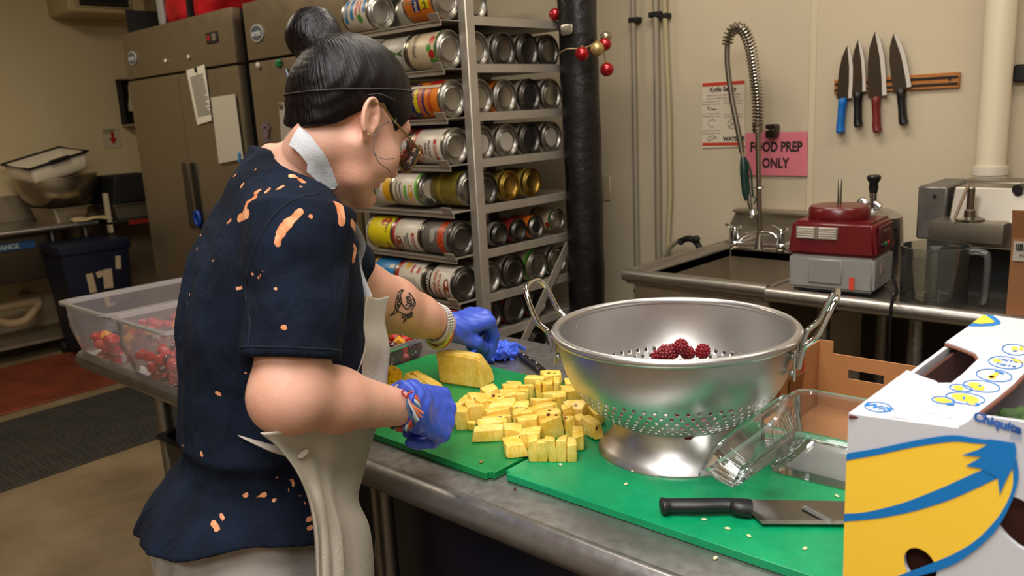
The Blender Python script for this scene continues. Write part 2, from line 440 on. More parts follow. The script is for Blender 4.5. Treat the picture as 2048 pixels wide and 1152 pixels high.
def magnet(px, col, label, r=.016):
    p = at_y(*px, FY); bm = B(); ball(bm, (0, 0, 0), r, (1, .6, 1), 10)
    if r > .017: ball(bm, (.014, -.004, .008), r*.7, (1, .7, .8), 8)
    o = obj('fridge_magnet', bm, mat('magnet_'+col, col, .5)); o.location = p; tag(o, label, 'magnet')
magnet((377, 114), 'c9c2b2', 'small round white magnet on the refrigerator top panel, nearer the red display', .012)
magnet((331, 122), 'c9c2b3', 'small round white magnet on the refrigerator top panel, nearer the oval badge', .012)
magnet((516, 131), 'b7ae9c', 'small pale magnet on the door beside the green magnet')
magnet((556, 127), '0f7a45', 'small green magnet on the refrigerator door near the hair bun', .019)
magnet((563, 212), '5b4c33', 'brown round magnet holding the grey paper', .017)
q = at_y(395, 437, FY-.012); o = obj('tape_ring', tube(B(), [(.026*math.cos(a), 0, .038*math.sin(a)) for a in [2*PI*k/24 for k in range(24)]], .011, 10, closed=True), mat('ring_blue', '0c3a94', .35)); o.location = q; tag(o, 'glossy dark blue ring hanging on the refrigerator front at the woman\'s back', 'ring')
p = at_y(531, 262, FY); bm = B()
for dx, dz, r in ((0, -.012, .024), (-.026, .016, .011), (-.009, .029, .011), (.011, .029, .011), (.028, .014, .011)): oval(bm, dx, dz, r, r, 0, .002, n=14)
bb(bm, -.026, .026, -.002, 0, -.05, -.04)
o = obj('paw_sticker', bm, paw); o.location = p; tag(o, 'grey purple paw print sticker on the refrigerator door', 'sticker')

# items on top of the refrigerators
bagm = mat('red_nylon', 'b4121c', .45, var=.2, vscale=6, bump=.008, bscale=11)
bagd = mat('maroon_nylon', '5c0f18', .5, var=.2, vscale=6, bump=.006, bscale=12)
def softbox(sz, p=4, n=2, seed=0, amp=.02, fold=9.):
    """rounded, slightly crumpled bag-like solid"""
    def f(P):
        q = np.abs(P)/np.array(sz); d = ((q**p).sum(1))**(1/p)-1
        return d*min(sz)-amp*vnoise(P, fold, seed)*.5
    v, F = surfnet(f, [-s-.05 for s in sz], [s+.05 for s in sz], min(sz)/9)
    return relax(v, F, 1), F
a = at_y(372, 40, 2.35)
t = thing('insulated_bag', 'bright red insulated delivery bag with black strap on top of the two-door refrigerator', 'bag', (-4.72, 2.5, 2.06))
v, F = softbox((.34, .24, .16), seed=3); v[:, 2] += .155; v[:, 0] += v[:, 2]*.25
obj('bag_body', (v, F), bagm, t)
def on_top(xa, h=.0): return h
bm = B(); pts = [(.19, -.262, .01), (.2, -.268, .1), (.22, -.262, .2), (.25, -.22, .3), (.26, 0, .335)]
tube(bm, spline(pts, 5), .022, 8, flat=.25); obj('strap', bm, blackm, t)
o = obj('reflective_patch', softbox((.035, .012, .09), seed=4, amp=.004), mat('grey_patch', '9a9a9a', .4), t); o.location = (-.23, -.235, .13)
o = obj('lettering', text_bm('hot', .05, mtx=T((.30, -.268, .25), (PI/2, 0, 0)), bold=.001), mat('bag_print', 'd8c9a8', .6), t)
t = thing('maroon_bag', 'dark maroon folded bag behind the bright red bag on the refrigerator', 'bag', (-5.02, 2.62, 2.06))
v, F = softbox((.12, .26, .2), seed=6); v[:, 2] += .2; obj('bag_body', (v, F), bagd, t)
t = thing('orange_bag', 'orange nylon bag lying on top of the refrigerators between the two', 'bag', (-3.72, 2.62, 2.06))
v, F = softbox((.17, .22, .11), seed=8); v[:, 2] += .115; obj('bag_body', (v, F), mat('orange_nylon', 'e0500a', .5, bump=.004, bscale=12), t)
o = obj('mat_board', bb(B(), -5.157, -5.15, 2.14, 2.34, 2.06, 2.2), blackm); tag(o, 'thin black board standing upright on top of the two-door refrigerator', 'board')

# ================================================================== LEFT SINK UNIT
LF = -6.1
t = thing('scullery_sink', 'stainless steel sink counter under the stacked bowl and tub, across the kitchen', 'sink', (LF, 1.2, 0))
X0 = -(abs(LX)-abs(LF))
bm = B(); bb(bm, X0, 0, -2.2, .93, .862, .9, bev=.012, seg=3); obj('counter', bm, steel, t)
bm = B(); tube(bm, [(.0, -2.2, .885), (.0, .93, .885)], .022, 12); obj('rolled_rim', bm, steel, t)
bm = B(); bb(bm, X0, X0+.05, -2.2, .93, .9, 1.09, bev=.008, seg=2); obj('backsplash', bm, steel_d, t)
bm = B(); bb(bm, X0+.1, -.06, -1.5, .61, .54, .862, bev=.02, seg=2); bas = obj('basin', bm, mat('basin_steel', '5a5142', .45, .9), t)
pl = B(); bb(pl, -.06, -.052, .12, .53, .765, .815, bev=.002); pp = obj('name_plate', pl, mat('plate_blue', '1d4d7a', .4), bas)
obj('lettering', text_bm('ADVANCE', .042, mtx=T((-.051, .33, .79), (PI/2, 0, PI/2)), bold=.0015), mat('plate_text', 'a8b7b0', .5), pp)
for yy in (-1.6, -.35, .66, .88): obj('leg', cyl(B(), (-.12, yy, 0), (-.12, yy, .87), .02, n=12), galv, t)
for yy in (-.35, .88): obj('leg', cyl(B(), (X0+.1, yy, 0), (X0+.1, yy, .87), .02, n=12), galv, t)
bm = B(); tube(bm, spline([(-.28, .24, .56), (-.28, .24, .34), (-.28, .32, .25), (-.28, .44, .24), (-.28, .52, .31), (-.3, .56, .36), (X0, .56, .36)], 6), .03, 12)
tube(bm, spline([(-.28, -.4, .37), (-.28, .1, .36), (-.28, .56, .36)], 4), .03, 12); obj('drain_pipe', bm, mat('dirty_pvc', 'a58b66', .5), t)
# under-sink storage shelf
bm = B(); bb(bm, X0+.08, -.1, -1.6, .86, .10, .12); obj('shelf', bm, steel_d, t)

# items on the left counter
p = at_x(135, 440, -6.38); p.z = .9
t = thing('food_pan', 'rectangular stainless pan beneath the big steel bowl on the far counter', 'pan', (-6.42, 2.0, .9005), .05)
bm = B(); 
def pan_bm(bm, lx, ly, h, th=.003, lip=.018, taper=.02, n=1):
    """open rectangular pan, rounded corners"""
    def rr(ax, ay, r, z):
        out = []
        for cxx, cyy, a0 in ((ax-r, ay-r, 0), (-ax+r, ay-r, PI/2), (-ax+r, -ay+r, PI), (ax-r, -ay+r, 3*PI/2)):
            for k in range(6):
                a = a0+PI/2*k/5; out.append(bm.verts.new((cxx+r*math.cos(a), cyy+r*math.sin(a), z)))
        return out
    a, b = lx/2, ly/2
    rows = [rr(a+lip, b+lip, .03, h-.004), rr(a+lip, b+lip, .03, h), rr(a, b, .028, h), rr(a-taper, b-taper, .03, th), ]
    outer = [rr(a-taper+.001, b-taper+.001, .03, 0), rr(a+th, b+th, .028, h-.004)]
    for r0, r1 in ((rows[0], rows[1]), (rows[1], rows[2]), (rows[2], rows[3]), (outer[0], outer[1]), (outer[1], rows[0])):
        for k in range(24): bm.faces.new((r0[k], r0[(k+1) % 24], r1[(k+1) % 24], r1[k]))
    bm.faces.new(rows[3]); bm.faces.new(outer[0][::-1]); return bm
obj('pan', pan_bm(bm, .42, .25, .1), steel_d, t)
# steel bowl
def bowl_prof(r, h, th=.003, lip=.012, base=.35):
    pr = []
    for k in range(11):
        a = k/10; pr.append((r*(base+(1-base)*math.sin(a*PI/2)), h*(1-math.cos(a*PI/2))))
    pr = [(0, 0)]+pr+[(r+lip, h), (r+lip, h+.003), (r, h+.004)]
    return pr+[(max(0, x-th), z+th) for x, z in pr[1:12]][::-1]+[(0, th)]
p = at_x(128, 400, -6.38)
t = thing('mixing_bowl', 'large dented stainless mixing bowl resting on the pan with a plastic bin turned over it', 'bowl', (-6.42, 2.03, 1.004), (.08, -.06, 0))
obj('bowl', lathe(B(), bowl_prof(.265, .19), 40), mat('bowl_steel', 'b5a990', .32, .95, bump=.004, bscale=9), t)
t = thing('dish_tub', 'white plastic tub with a black rim tilted on top of the steel bowl', 'tub', (-6.42, 1.98, 1.225), (.22, .1, .2))
bm = B(); bb(bm, -.17, .17, -.21, .21, .0, .15, bev=.03, seg=3)
for v in bm.verts:
    if v.co.z < .075: v.co.x *= .9; v.co.y *= .92
bmesh.ops.delete(bm, geom=[f for f in bm.faces if min(v.co.z for v in f.verts) > .118], context='FACES')
obj('tub_body', bm, mat('tub_white', 'd8ccb4', .5), t, solid=.003)
bm = B(); rim = [(-.185, -.225), (.185, -.225), (.185, .225), (-.185, .225)]
tube(bm, [Vector((x*.96, y*.96, .125)) for x, y in rim], .009, 8, closed=True); bb(bm, .168, .19, -.07, .07, .115, .14)
obj('rim', bm, blackm, t)
t = thing('black_bus_tub', 'black plastic bus tub upside down beside the two-door refrigerator', 'tub', (-6.36, 2.47, .987), .05)
bm = B(); bb(bm, -.19, .19, -.2, .2, 0, .2, bev=.03, seg=3)
for v in bm.verts:
    if v.co.z > .1: v.co.x *= .85; v.co.y *= .8
obj('tub_body', bm, blackm, t); bm = B(); bb(bm, -.2, .2, -.215, .215, 0, .02, bev=.006); obj('rim', bm, black, t)
t = thing('steam_table_pan', 'stainless pan beneath the upside-down black tub', 'pan', (-6.36, 2.47, .881), .05)
obj('pan', pan_bm(B(), .36, .4, .105), steel_d, t)
# end table carrying that pan
t = thing('side_stand', 'small steel stand with white end posts between sink counter and refrigerator', 'stand', (-6.1, 2.45, 0))
obj('shelf_top', bb(B(), -.5, 0.03, -.26, .35, .855, .88, bev=.004), mat('stand_black', '1c1813', .5), t)
for yy in (-.245, .29): obj('post', bb(B(), -.01, .03, yy-.014, yy+.014, .80, 1.08, bev=.003), mat('white_post', 'b9ab90', .5), t)
obj('lower_panel', bb(B(), -.5, -.46, -.25, .34, 0, .855), mat('stand_panel', '8a795a', .7), t)
o = obj('red_stripe', bb(B(), .03, .034, -.12, .06, .842, .872), mat('red_tape', '8c1c14', .5), t)
t = thing('side_towel', 'crumpled off-white cloth on the front edge of the far counter', 'cloth', (-6.13, 2.10, .905), .1)
def rag(u, v):
    x = (u-.5)*.14; y = (v-.5)*.24
    return (x, y, .012+.006*math.sin(u*7+v*4)+.006*math.sin(v*8-u*3)-(max(0, x-.05)*.4))
obj('cloth', grid(rag, 14, 24), mat('rag', 'c3ae86', .9), t, solid=.004)
# blue trash bin
t = thing('trash_bin', 'dark blue waste bin with torn white labels beneath the far sink counter', 'bin', (-5.98, 1.98, 0), .0)
bm = B(); bb(bm, -.20, .20, -.22, .22, .04, .74, bev=.03, seg=3)
for v in bm.verts:
    f = .8+.2*v.co.z/.74; v.co.x *= f; v.co.y *= f
obj('bin_body', bm, navy_bin, t)
bm = B(); bb(bm, -.21, .21, -.23, .23, .72, .79, bev=.02, seg=3); obj('rim', bm, navy_bin, t)
lbm = mat('torn_label', 'b09b7c', .8)
for k, (yy, z, w, h, r) in enumerate(((-.06, .53, .045, .15, .12), (0.0, .57, .04, .04, .4), (.05, .54, .06, .15, -.1), (.13, .63, .035, .09, -.2), (.04, .39, .06, .10, .3), (.11, .395, .14, .07, .1))):
    xx = .20*(.8+.2*z/.74)+.002; o = obj('torn_label', box(B(), (0, 0, 0), (.002, w, h), (r*.5, 0, 0)), lbm if k < 5 else mat('grey_label', '4a4a50', .7), t); o.location = (xx, yy, z)
for sy in (-1, 1): obj('wheel', cyl(B(), (-.2, sy*.17-.02, .04), (-.2, sy*.17+.02, .04), .04, n=14), rubber, t)
# wall things, left wall
def lw(px, py, off=.0): return at_x(px, py, LX+off)
a, b = lw(243, 160), lw(280, 250)
a = Vector((LX, 2.80, 1.96)); 
t = thing('electrical_niche', 'black recessed utility box with a shelf on the wall beside the refrigerator', 'box', (LX, 2.95, 1.56))
p0, p1 = lw(231, 165), lw(231, 250)
y0 = p0.y; z0 = p1.z; z1 = p0.z+.02; dy = .30
t.location = (LX, y0, z0)
bm = B(); bb(bm, .0, .004, 0, dy, 0, z1-z0); 
for a_, b_ in ((0, .012), (dy-.012, dy)): bb(bm, 0, .09, a_, b_, 0, z1-z0)
bb(bm, 0, .09, 0, dy, z1-z0-.012, z1-z0); bb(bm, 0, .09, 0, dy, 0, .012)
obj('box_frame', bm, blackm, t)
obj('shelf', bb(B(), 0, .13, 0, dy+.05, -.015, 0), mat('niche_shelf', '9e8e72', .6), t)
t2 = thing('spray_bottle', 'small white bottle with red cap inside the black wall niche', 'bottle', (LX+.07, y0+.14, z0+.012))
obj('bottle_body', lathe(B(), [(0, 0), (.035, 0), (.037, .01), (.037, .1), (.02, .13), (.014, .14), (.014, .16)], 16, close=True), white, t2)
obj('cap', cyl(B(), (0, 0, .16), (0, 0, .2), .016, n=12), mat('cap_red', '7a2018', .5), t2)
o = obj('ladle', tube(B(), spline([(LX+.05, y0+.08, z0+.10), (LX+.05, y0+.075, z0+.2), (LX+.05, y0+.08, z0+.3)], 4), [.03, .032, .028, .02, .012, .008, .008, .008, .008][:9], 10), mat('ivory', 'b5a684', .5)); tag(o, 'ivory spoon standing inside the black wall niche beside the bottle', 'spoon')
P = [lw(205, 254, .004), lw(240, 256, .004), lw(240, 295, .004), lw(206, 296, .004)]
c = sum(P, Vector())/4
t = thing('wall_sign', 'small white wall sign with a red down arrow', 'sign', c); bm = B()
hy, hz = (P[1].y-P[0].y)/2, (P[0].z-P[3].z)/2
obj('sign_plate', bb(B(), -.002, .002, -hy, hy, -hz, hz), mat('sign_white', 'bdb094', .6), t)
bm = B(); prism(bm, [(-.012, .05), (.012, .05), (.012, .0), (.03, .0), (0, -.05), (-.03, 0), (-.012, 0)], .002, T((.002, 0.01, -.005), (PI/2, 0, PI/2))); obj('arrow', bm, mat('sign_red', 'a31515', .5), t, smooth=False)
bm = B(); bb(bm, .002, .003, -hy+.01, hy-.03, hz-.03, hz-.02); bb(bm, .002, .003, -hy+.01, hy-.05, hz-.045, hz-.037); obj('print', bm, mat('sign_grey', '6d6252', .6), t)
# unit heater / air curtain high on the wall
a, b = lw(105, 20), lw(200, 28)
t = thing('air_unit', 'beige wall air unit with dark louvres high above the far sink', 'air conditioner', (LX, (a.y+b.y)/2+.07, 2.33))
W = .27
obj('housing', bb(B(), 0, .42, -W, W, 0, .36, bev=.03, seg=3), mat('unit_beige', 'b7a478', .5), t)
fr = bb(B(), .40, .432, -W+.04, W-.1, .03, .33, bev=.01); obj('grille_frame', fr, mat('unit_frame', 'a8966c', .5), t)
bm = B(); bb(bm, .425, .434, -W+.07, W-.13, .045, .315); obj('louvre_recess', bm, blackm, t)
bm = B()
for k in range(7): box(bm, (.438, -.03, .065+k*.038), (.02, 2*W-.2, .004), (0, .5, 0))
obj('louvre', bm, mat('unit_louvre', '4d4430', .5), t)
# ================================================================== BACK WALL FIXTURES
def wy(px, py, off=0.): return at_y(px, py, WY-off)
# steel column
postm = mat('post_black', '0e0d0d', .38, var=.3, vscale=14, bump=.004, bscale=28)
PX, PY, PR = -2.10, 2.60, .075
def pf(r, z, a, i): return (r+.002*math.sin(a*3+z*5)+.0015*math.sin(z*23+a*2), z)
t = thing('steel_column', 'black painted steel column between the can rack and the wall conduits', 'column', (PX, PY, 0))
obj('column_shaft', lathe(B(), [(PR, .0+3.0*k/80) for k in range(81)], 32, close=True, fn=pf), postm, t)
obj('base_plate', bb(B(), -.13, .13, -.13, .13, 0, .012), postm, t)
o = obj('foil_strip', softbox((.03, .006, .022), seed=5, amp=.004), mat('foil', 'c8c0b0', .25, .9), t); q = at_y(1128, 60, PY-.09); o.location = (q.x-PX+.01, -.085+.0, q.z)
# garland with ornaments
gar = [at_d(1118, 107, 3.10), at_d(1135, 98, 3.06), at_d(1165, 97, 3.06), at_d(1190, 86, 3.08), at_d(1204, 74, 3.13), at_d(1207, 100, 3.12), at_d(1212, 130, 3.14)]
o = obj('garland_string', tube(B(), spline(gar, 6), .0022, 6), mat('string_gold', 'a58a62', .4, .4)); tag(o, 'thin gold garland string looped around the black column', 'garland')
def orn(px, py, zf, r, m, label, ex=True):
    p = at_d(px, py, zf); t = thing('ornament', label, 'ornament', p, group=None)
    def f(rr, z, a, i): return (rr*(1+.02*math.cos(a*10)), z) if ex else (rr, z)
    obj('ball', lathe(B(), [(r*math.sin(PI*k/14), -r*math.cos(PI*k/14)) for k in range(15)], 24, fn=f), m, t)
    obj('cap', cyl(B(), (0, 0, r*.95), (0, 0, r*1.15), r*.22, n=10), mat('cap_gold', 'b89a58', .3, .8), t)
redf = mat('ornament_red', '9e0b14', .28, .5, coat=.4); goldf = mat('ornament_gold', 'b39a63', .35, .6); clearo = mat('ornament_silver', 'a0957f', .2, .8)
orn(1110, 29, 3.20, .024, redf, 'red ball ornament hanging highest, beside the black column')
orn(1164, 108, 3.03, .026, redf, 'faceted red ball ornament on the front of the black column')
orn(1194, 98, 3.02, .026, goldf, 'matte gold ball ornament on the garland')
orn(1210, 89, 3.09, .024, redf, 'red ball ornament just behind the gold one')
orn(1212, 74, 3.14, .022, clearo, 'silvery ornament at the top of the garland bunch')
orn(1214, 139, 3.11, .026, redf, 'glossy red ball ornament hanging lowest beside the column')
# conduits
def conduit_run(pts, r, label, clamps, m=conduit):
    t = thing('wall_conduit', label, 'conduit', (pts[0].x, WY-.03, .02)); L0 = t.location
    obj('pipe', tube(B(), [p-L0 for p in pts], r, 14), m, t)
    for z, w in clamps:
        xx = pts[0].x; obj('clamp', bb(B(), -w, w, -r*1.2, .03, z-.011-.02, z+.011-.02, bev=.003), blackm, t)
    return t
def cz_(x, z): return Vector((x, WY-.03, z))
conduit_run([cz_(-2.205, 2.98), cz_(-2.21, 1.6), cz_(-2.215, .9), cz_(-2.215, .02)], .012, 'thin grey conduit on the wall nearest the black column', [(1.86, .024), (.64, .024)])
conduit_run([cz_(-2.09, 2.98), cz_(-2.09, 1.6), cz_(-2.095, .9), cz_(-2.095, .02)], .014, 'thicker grey conduit on the wall beside the pale tube', [(1.87, .03)])
conduit_run([cz_(-2.05, 2.98), cz_(-2.045, 1.87), cz_(-2.03, 1.45), cz_(-2.03, 1.1), cz_(-2.05, .8), cz_(-2.06, .02)], .011, 'pale slightly bowed tube running down the wall beside two grey conduits', [(1.86, .02)], mat('tube_pale', 'a79c78', .5))
o = obj('wall_plate', bb(B(), -.02, .02, -.006, 0, -.06, .06, bev=.003), mat('plate_beige', 'b5a888', .5)); o.location = wy(1215, 376); tag(o, 'narrow beige outlet plate on the wall between column and conduits', 'outlet')
# coiled clear hose with black fitting by the sink
bm = B(); tube(bm, spline([wy(1325, 520, .05), wy(1340, 495, .07), wy(1362, 478, .1), wy(1385, 478, .12), wy(1398, 495, .13), wy(1402, 520, .12)], 6), .012, 10)
o = obj('hose', bm, mat('hose_pale', 'b3a88b', .35)); tag(o, 'short pale hose curving from the wall pipes to the sink', 'hose')
bm = B(); tube(bm, spline([wy(1360, 482, .1), wy(1378, 477, .12), wy(1392, 484, .13), wy(1402, 502, .13)], 5), .014, 10); ball(bm, wy(1393, 478, .14), .016); ball(bm, wy(1362, 484, .11), .014)
o = obj('hose_clamp', bm, rubber); tag(o, 'black rubber fitting on the pale hose', 'fitting')
# white pvc pipe
t = thing('drain_pipe', 'thick white plastic pipe running down the wall behind the grey machine', 'pipe', (-.76, WY-.06, .02))
obj('pipe', tube(B(), [(0.0, 0, 2.97), (0, 0, 1.0), (0, 0, 0)], .045, 24), pvc, t)
bm = B(); zc = wy(1975, 355).z-.02
for dz, r in ((.0, .050), (.03, .053), (-.03, .053), (-.055, .050)): cyl(bm, (0, 0, zc+dz-.014), (0, 0, zc+dz+.014), r, n=24)
obj('coupling', bm, mat('pvc_coupling', 'd3c9b6', .4), t)
# knife safety poster
def wall_sheet(name, px, m, label, cat, off=.003):
    P = [wy(*q, off) for q in px]; c = sum(P, Vector())/4
    t = thing(name, label, cat, c); bm = B(); prism(bm, [(p.x-c.x, p.z-c.z) for p in P], .002, T((0, 0, 0), (PI/2, 0, 0)))
    obj('sheet', bm, m, t, smooth=False)
    w = ((P[1].x-P[0].x)+(P[2].x-P[3].x))/2; h = ((P[0].z-P[3].z)+(P[1].z-P[2].z))/2
    return t, w, h
TX = lambda x, z, y=-.0035, r=0: T((x, y, z), (PI/2, r, 0))
t, w, h = wall_sheet('safety_poster', [(1404, 164), (1490, 159), (1491, 293), (1405, 296)], mat('poster_paper', 'c9bba4', .7), 'white Knife Safety poster with red bars and small drawings on the wall', 'poster')
redb = mat('poster_red', 'b3361f', .6)
obj('red_bar', bb(B(), -w/2+.003, w/2-.003, -.0035, -.002, h/2-.018, h/2-.004), redb, t, smooth=False)
obj('red_bar', bb(B(), -w/2+.003, w/2-.003, -.0035, -.002, -h/2+.008, -h/2+.020), redb, t, smooth=False)
obj('title', text_bm('Knife Safety', .026, mtx=TX(0, h/2-.034), bold=.0007), ink, t)
obj('footer_lettering', text_bm('WAYSIDE', .023, mtx=TX(w*.25, -h/2+.034), bold=.0009), ink, t)
bm = B(); g = mat('print_grey', '7d7263', .7)
for i in range(2): text_bm(['please review the safe knife handling', 'practices before each kitchen shift'][i], .0105, bm, TX(0, h/2-.056-i*.013))
for (x, z) in ((-.055, .055), (.045, .055), (-.055, .005), (.045, 0.0), (-.055, -.065)):
    for k in range(2): text_bm(['carry knives point down', 'keep blades sharp always'][k], .0085, bm, TX(x, z-k*.011))
obj('lettering', bm, g, t)
bm = B()
def ring(bm, x, z, rx, rz, th=.0014, a0=0, a1=2*PI): tube(bm, [(x+rx*math.cos(a0+(a1-a0)*k/24), -.0035, z+rz*math.sin(a0+(a1-a0)*k/24)) for k in range(25)], th*.6, 4)
ring(bm, .045, -.04, .022, .02); ring(bm, -.05, -.035, .018, .016, a0=.5, a1=5.2); ring(bm, -.05, .026, .022, .006, a0=2.5, a1=6); ring(bm, -.05, -.1, .022, .012, a0=0, a1=4)
tube(bm, [(-.03, -.0035, .02), (-.075, -.0035, .034)], .0009, 4); tube(bm, [(.03, -.0035, -.052), (.06, -.0035, -.028)], .0009, 4); tube(bm, [(.035, -.0035, -.03), (.05, -.0035, -.05)], .0009, 4)
tube(bm, [(-.07, -.0035, -.108), (-.03, -.0035, -.094)], .0009, 4)
obj('line_drawing', bm, mat('draw_ink', '3b342c', .7), t)
# pink sign
t, w, h = wall_sheet('paper_sign', [(1491, 266), (1615, 263), (1615, 352), (1492, 350)], mat('pink_paper', 'd0707c', .75), 'pink paper sign reading FOOD PREP ONLY on the wall behind the faucet', 'sign', .008)
obj('lettering', text_bm('FOOD PREP', .054, mtx=TX(0, h*.16) @ Matrix.Diagonal((.78, 1, 1, 1)), bold=.0018), ink, t)
obj('lettering', text_bm('ONLY', .054, mtx=TX(.0, -h*.22) @ Matrix.Diagonal((.78, 1, 1, 1)), bold=.0018), ink, t)
# magnetic knife strip
t = thing('magnetic_strip', 'wooden magnetic knife strip with two black bars on the wall', 'knife rack', wy(1790, 167))
L_ = .215; wood = mat('strip_wood', 'a8682c', .5, var=.15, vscale=20, stretch=(1, 1, 8))
obj('wood_bar', bb(B(), -L_, L_, -.014, 0, -.026, .026, bev=.002), wood, t)
bm = B(); bb(bm, -L_+.004, L_-.004, -.0165, -.012, .006, .014); bb(bm, -L_+.004, L_-.004, -.0165, -.012, -.016, -.008); obj('magnet_bars', bm, blackm, t)
obj('screw', cyl(B(), (L_-.03, -.017, .003), (L_-.03, -.012, .003), .004, n=8), blackm, t)
bladem = mat('blade_steel', '6a5f52', .36, 1); edgem = mat('blade_edge', 'd8d0c4', .4, .3)
def wall_knife(tip, heel, butt, hm, label, bw, ed):
    """hangs tip up: blade outline + bevel + handle, 3-D points from the wall plane"""
    a, b, c = wy(*tip, .022), wy(*heel, .022), wy(*butt, .022)
    t = thing('chef_knife', label, 'knife', b); ax = (a-b).normalized(); L = (a-b).length
    sx = Vector((ax.z, 0, -ax.x)); 
    def pt(u, v): q = ax*(u*L)+sx*v; return (q.x, q.z)
    bw *= 1.55
    prof = [(0, -bw*.42), (.25, -bw*.45), (.55, -bw*.42), (.78, -bw*.3), (.93, -bw*.1), (1, .02*bw), (.93, .18*bw), (.8, bw*.34), (.6, bw*.48), (.3, bw*.55), (0, bw*.58)]
    obj('blade', prism(B(), [pt(*q) for q in prof], .0022, T((0, 0.002, 0), (PI/2, 0, 0))), bladem, t, smooth=False)
    e = [(.02, bw*.34), (.3, bw*.32), (.6, bw*.24), (.8, bw*.12), (.93, bw*.04), (1, .02*bw), (.93, .18*bw), (.8, bw*.34), (.6, bw*.48), (.3, bw*.55), (.02, bw*.58)]
    obj('cutting_edge', prism(B(), [pt(*q) for q in e], .0008, T((0, -.0003, 0), (PI/2, 0, 0))), edgem, t, smooth=False)
    h = c-b; n = Vector((h.z, 0, -h.x)).normalized()
    pts = [h*-.02, h*.1, h*.3, h*.55, h*.8, h*.95, h*1.0]
    rs = [.017, .021, .0185, .018, .019, .021, .013]
    off = [-.002, .001, 0, .001, .001, .004, .006]
    o = obj('handle', tube(B(), spline([p-n*f for p, f in zip(pts, off)], 3), [float(np.interp(k/18, [i/6 for i in range(7)], rs)) for k in range(19)], 12, flat=.75), hm, t)
    return t
wall_knife((1695, 90), (1686, 198), (1679, 266), mat('handle_blue', '0a64b4', .45), 'blue-handled chef knife on the magnetic strip', .036, 0)
wall_knife((1716, 78), (1716, 186), (1715, 254), black, 'black-handled narrow knife between the blue and red handled ones', .032, 0)
wall_knife((1750, 62), (1752, 195), (1753, 265), mat('handle_red', '6e1c1c', .45), 'long chef knife with dark red handle on the magnetic strip', .042, 0)
wall_knife((1787, 66), (1802, 180), (1806, 250), black, 'black-handled wide chef knife at the end of the row, past the red-handled one', .040, 0)
o = obj('black_hook', bb(B(), -.03, .03, -.03, 0, -.028, .028, bev=.005), black); o.location = wy(2052, 146); tag(o, 'black wall bracket beyond the thick white pipe', 'bracket')

# ================================================================== SINK + COUNTER
CY = 2.40      # front edge of the counter
t = thing('prep_sink', 'stainless steel corner sink with backsplash below the spring faucet', 'sink', (-1.5, CY, 0))
x0, x1, y1 = -.255, .30, WY-.01-CY
bm = B()
# rim as frame around the basin + basin walls
bx0, bx1, by0, by1, bz = x0+.07, x1-.02, .06, y1-.11, .70
zt = .905
def quad(*v): bm.faces.new([bm.verts.new(q) for q in v])
bb(bm, x0, bx0, 0, y1, zt-.045, zt); bb(bm, bx1, x1, 0, y1, zt-.045, zt); bb(bm, bx0, bx1, 0, by0, zt-.045, zt); bb(bm, bx0, bx1, by1, y1, zt-.045, zt)
obj('rim', bm, steel, t, bevel=.006)
bm = B(); bb(bm, bx0-.003, bx1+.003, by0-.003, by1+.003, bz-.004, bz)
bb(bm, bx0-.003, bx0, by0, by1, bz, zt-.01); bb(bm, bx1, bx1+.003, by0, by1, bz, zt-.01); bb(bm, bx0, bx1, by0-.003, by0, bz, zt-.01); bb(bm, bx0, bx1, by1, by1+.003, bz, zt-.01)
cyl(bm, ((bx0+bx1)/2, (by0+by1)/2, bz), ((bx0+bx1)/2, (by0+by1)/2, bz+.004), .045, n=24)
obj('basin', bm, steel_d, t)
bm = B(); tube(bm, [(x0-.005, -.0, zt-.012), (x1, -.0, zt-.012)], .022, 14); tube(bm, [(x0, 0, zt-.012), (x0, y1, zt-.012)], .02, 14)
obj('rolled_rim', bm, steel, t)
zb = wy(1427, 423).z+.02; xb_ = wy(1787, 432).x+1.5
bm = B(); prism(bm, [(x0+.02, zt-.02), (xb_, zt-.02), (xb_, zb), (x0+.055, zb), (x0+.02, zb-.07)], .03, T((0, y1+.005, 0), (PI/2, 0, 0)))
bb(bm, x0+.055, xb_, y1-.06, y1+.006, zb-.008, zb+.003)
obj('backsplash', bm, steel_d, t, bevel=.002)
bm = B(); bb(bm, x0+.05, x1, .012, .03, .60, zt-.045); bb(bm, x0+.03, x0+.05, .012, y1, .60, zt-.045); obj('apron_panel', bm, steel_d, t)
for xx, yy in ((x0+.06, .07), (x1-.08, .07), (x0+.06, y1-.08)): obj('leg', cyl(B(), (xx, yy, 0), (xx, yy, .87), .02, n=14), galv, t)
# worktable to the right of the sink
t = thing('work_table', 'stainless steel worktable along the back wall carrying the red and grey machines', 'table', (-.2, CY, 0))
bm = B(); bb(bm, -1.0, 1.9, .01, WY-.012-CY, .862, .9, bev=.004); obj('tabletop', bm, steel, t)
bm = B(); tube(bm, [(-1.0, .0, .885), (1.9, .0, .885)], .024, 16); obj('rolled_edge', bm, steel, t)
for xx in (-.86, -.58, .9, 1.8): obj('leg', cyl(B(), (xx, .1, 0), (xx, .1, .87), .022, n=14), galv, t)
for xx in (-.86, .9): obj('leg', cyl(B(), (xx, .62, 0), (xx, .62, .87), .022, n=14), galv, t)
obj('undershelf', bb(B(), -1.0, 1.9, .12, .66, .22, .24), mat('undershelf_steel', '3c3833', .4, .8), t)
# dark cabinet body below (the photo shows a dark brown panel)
o = obj('back_panel', bb(B(), -.95, 1.9, .66, .68, .1, .86), mat('dark_panel', '2a241d', .5, .3), t)

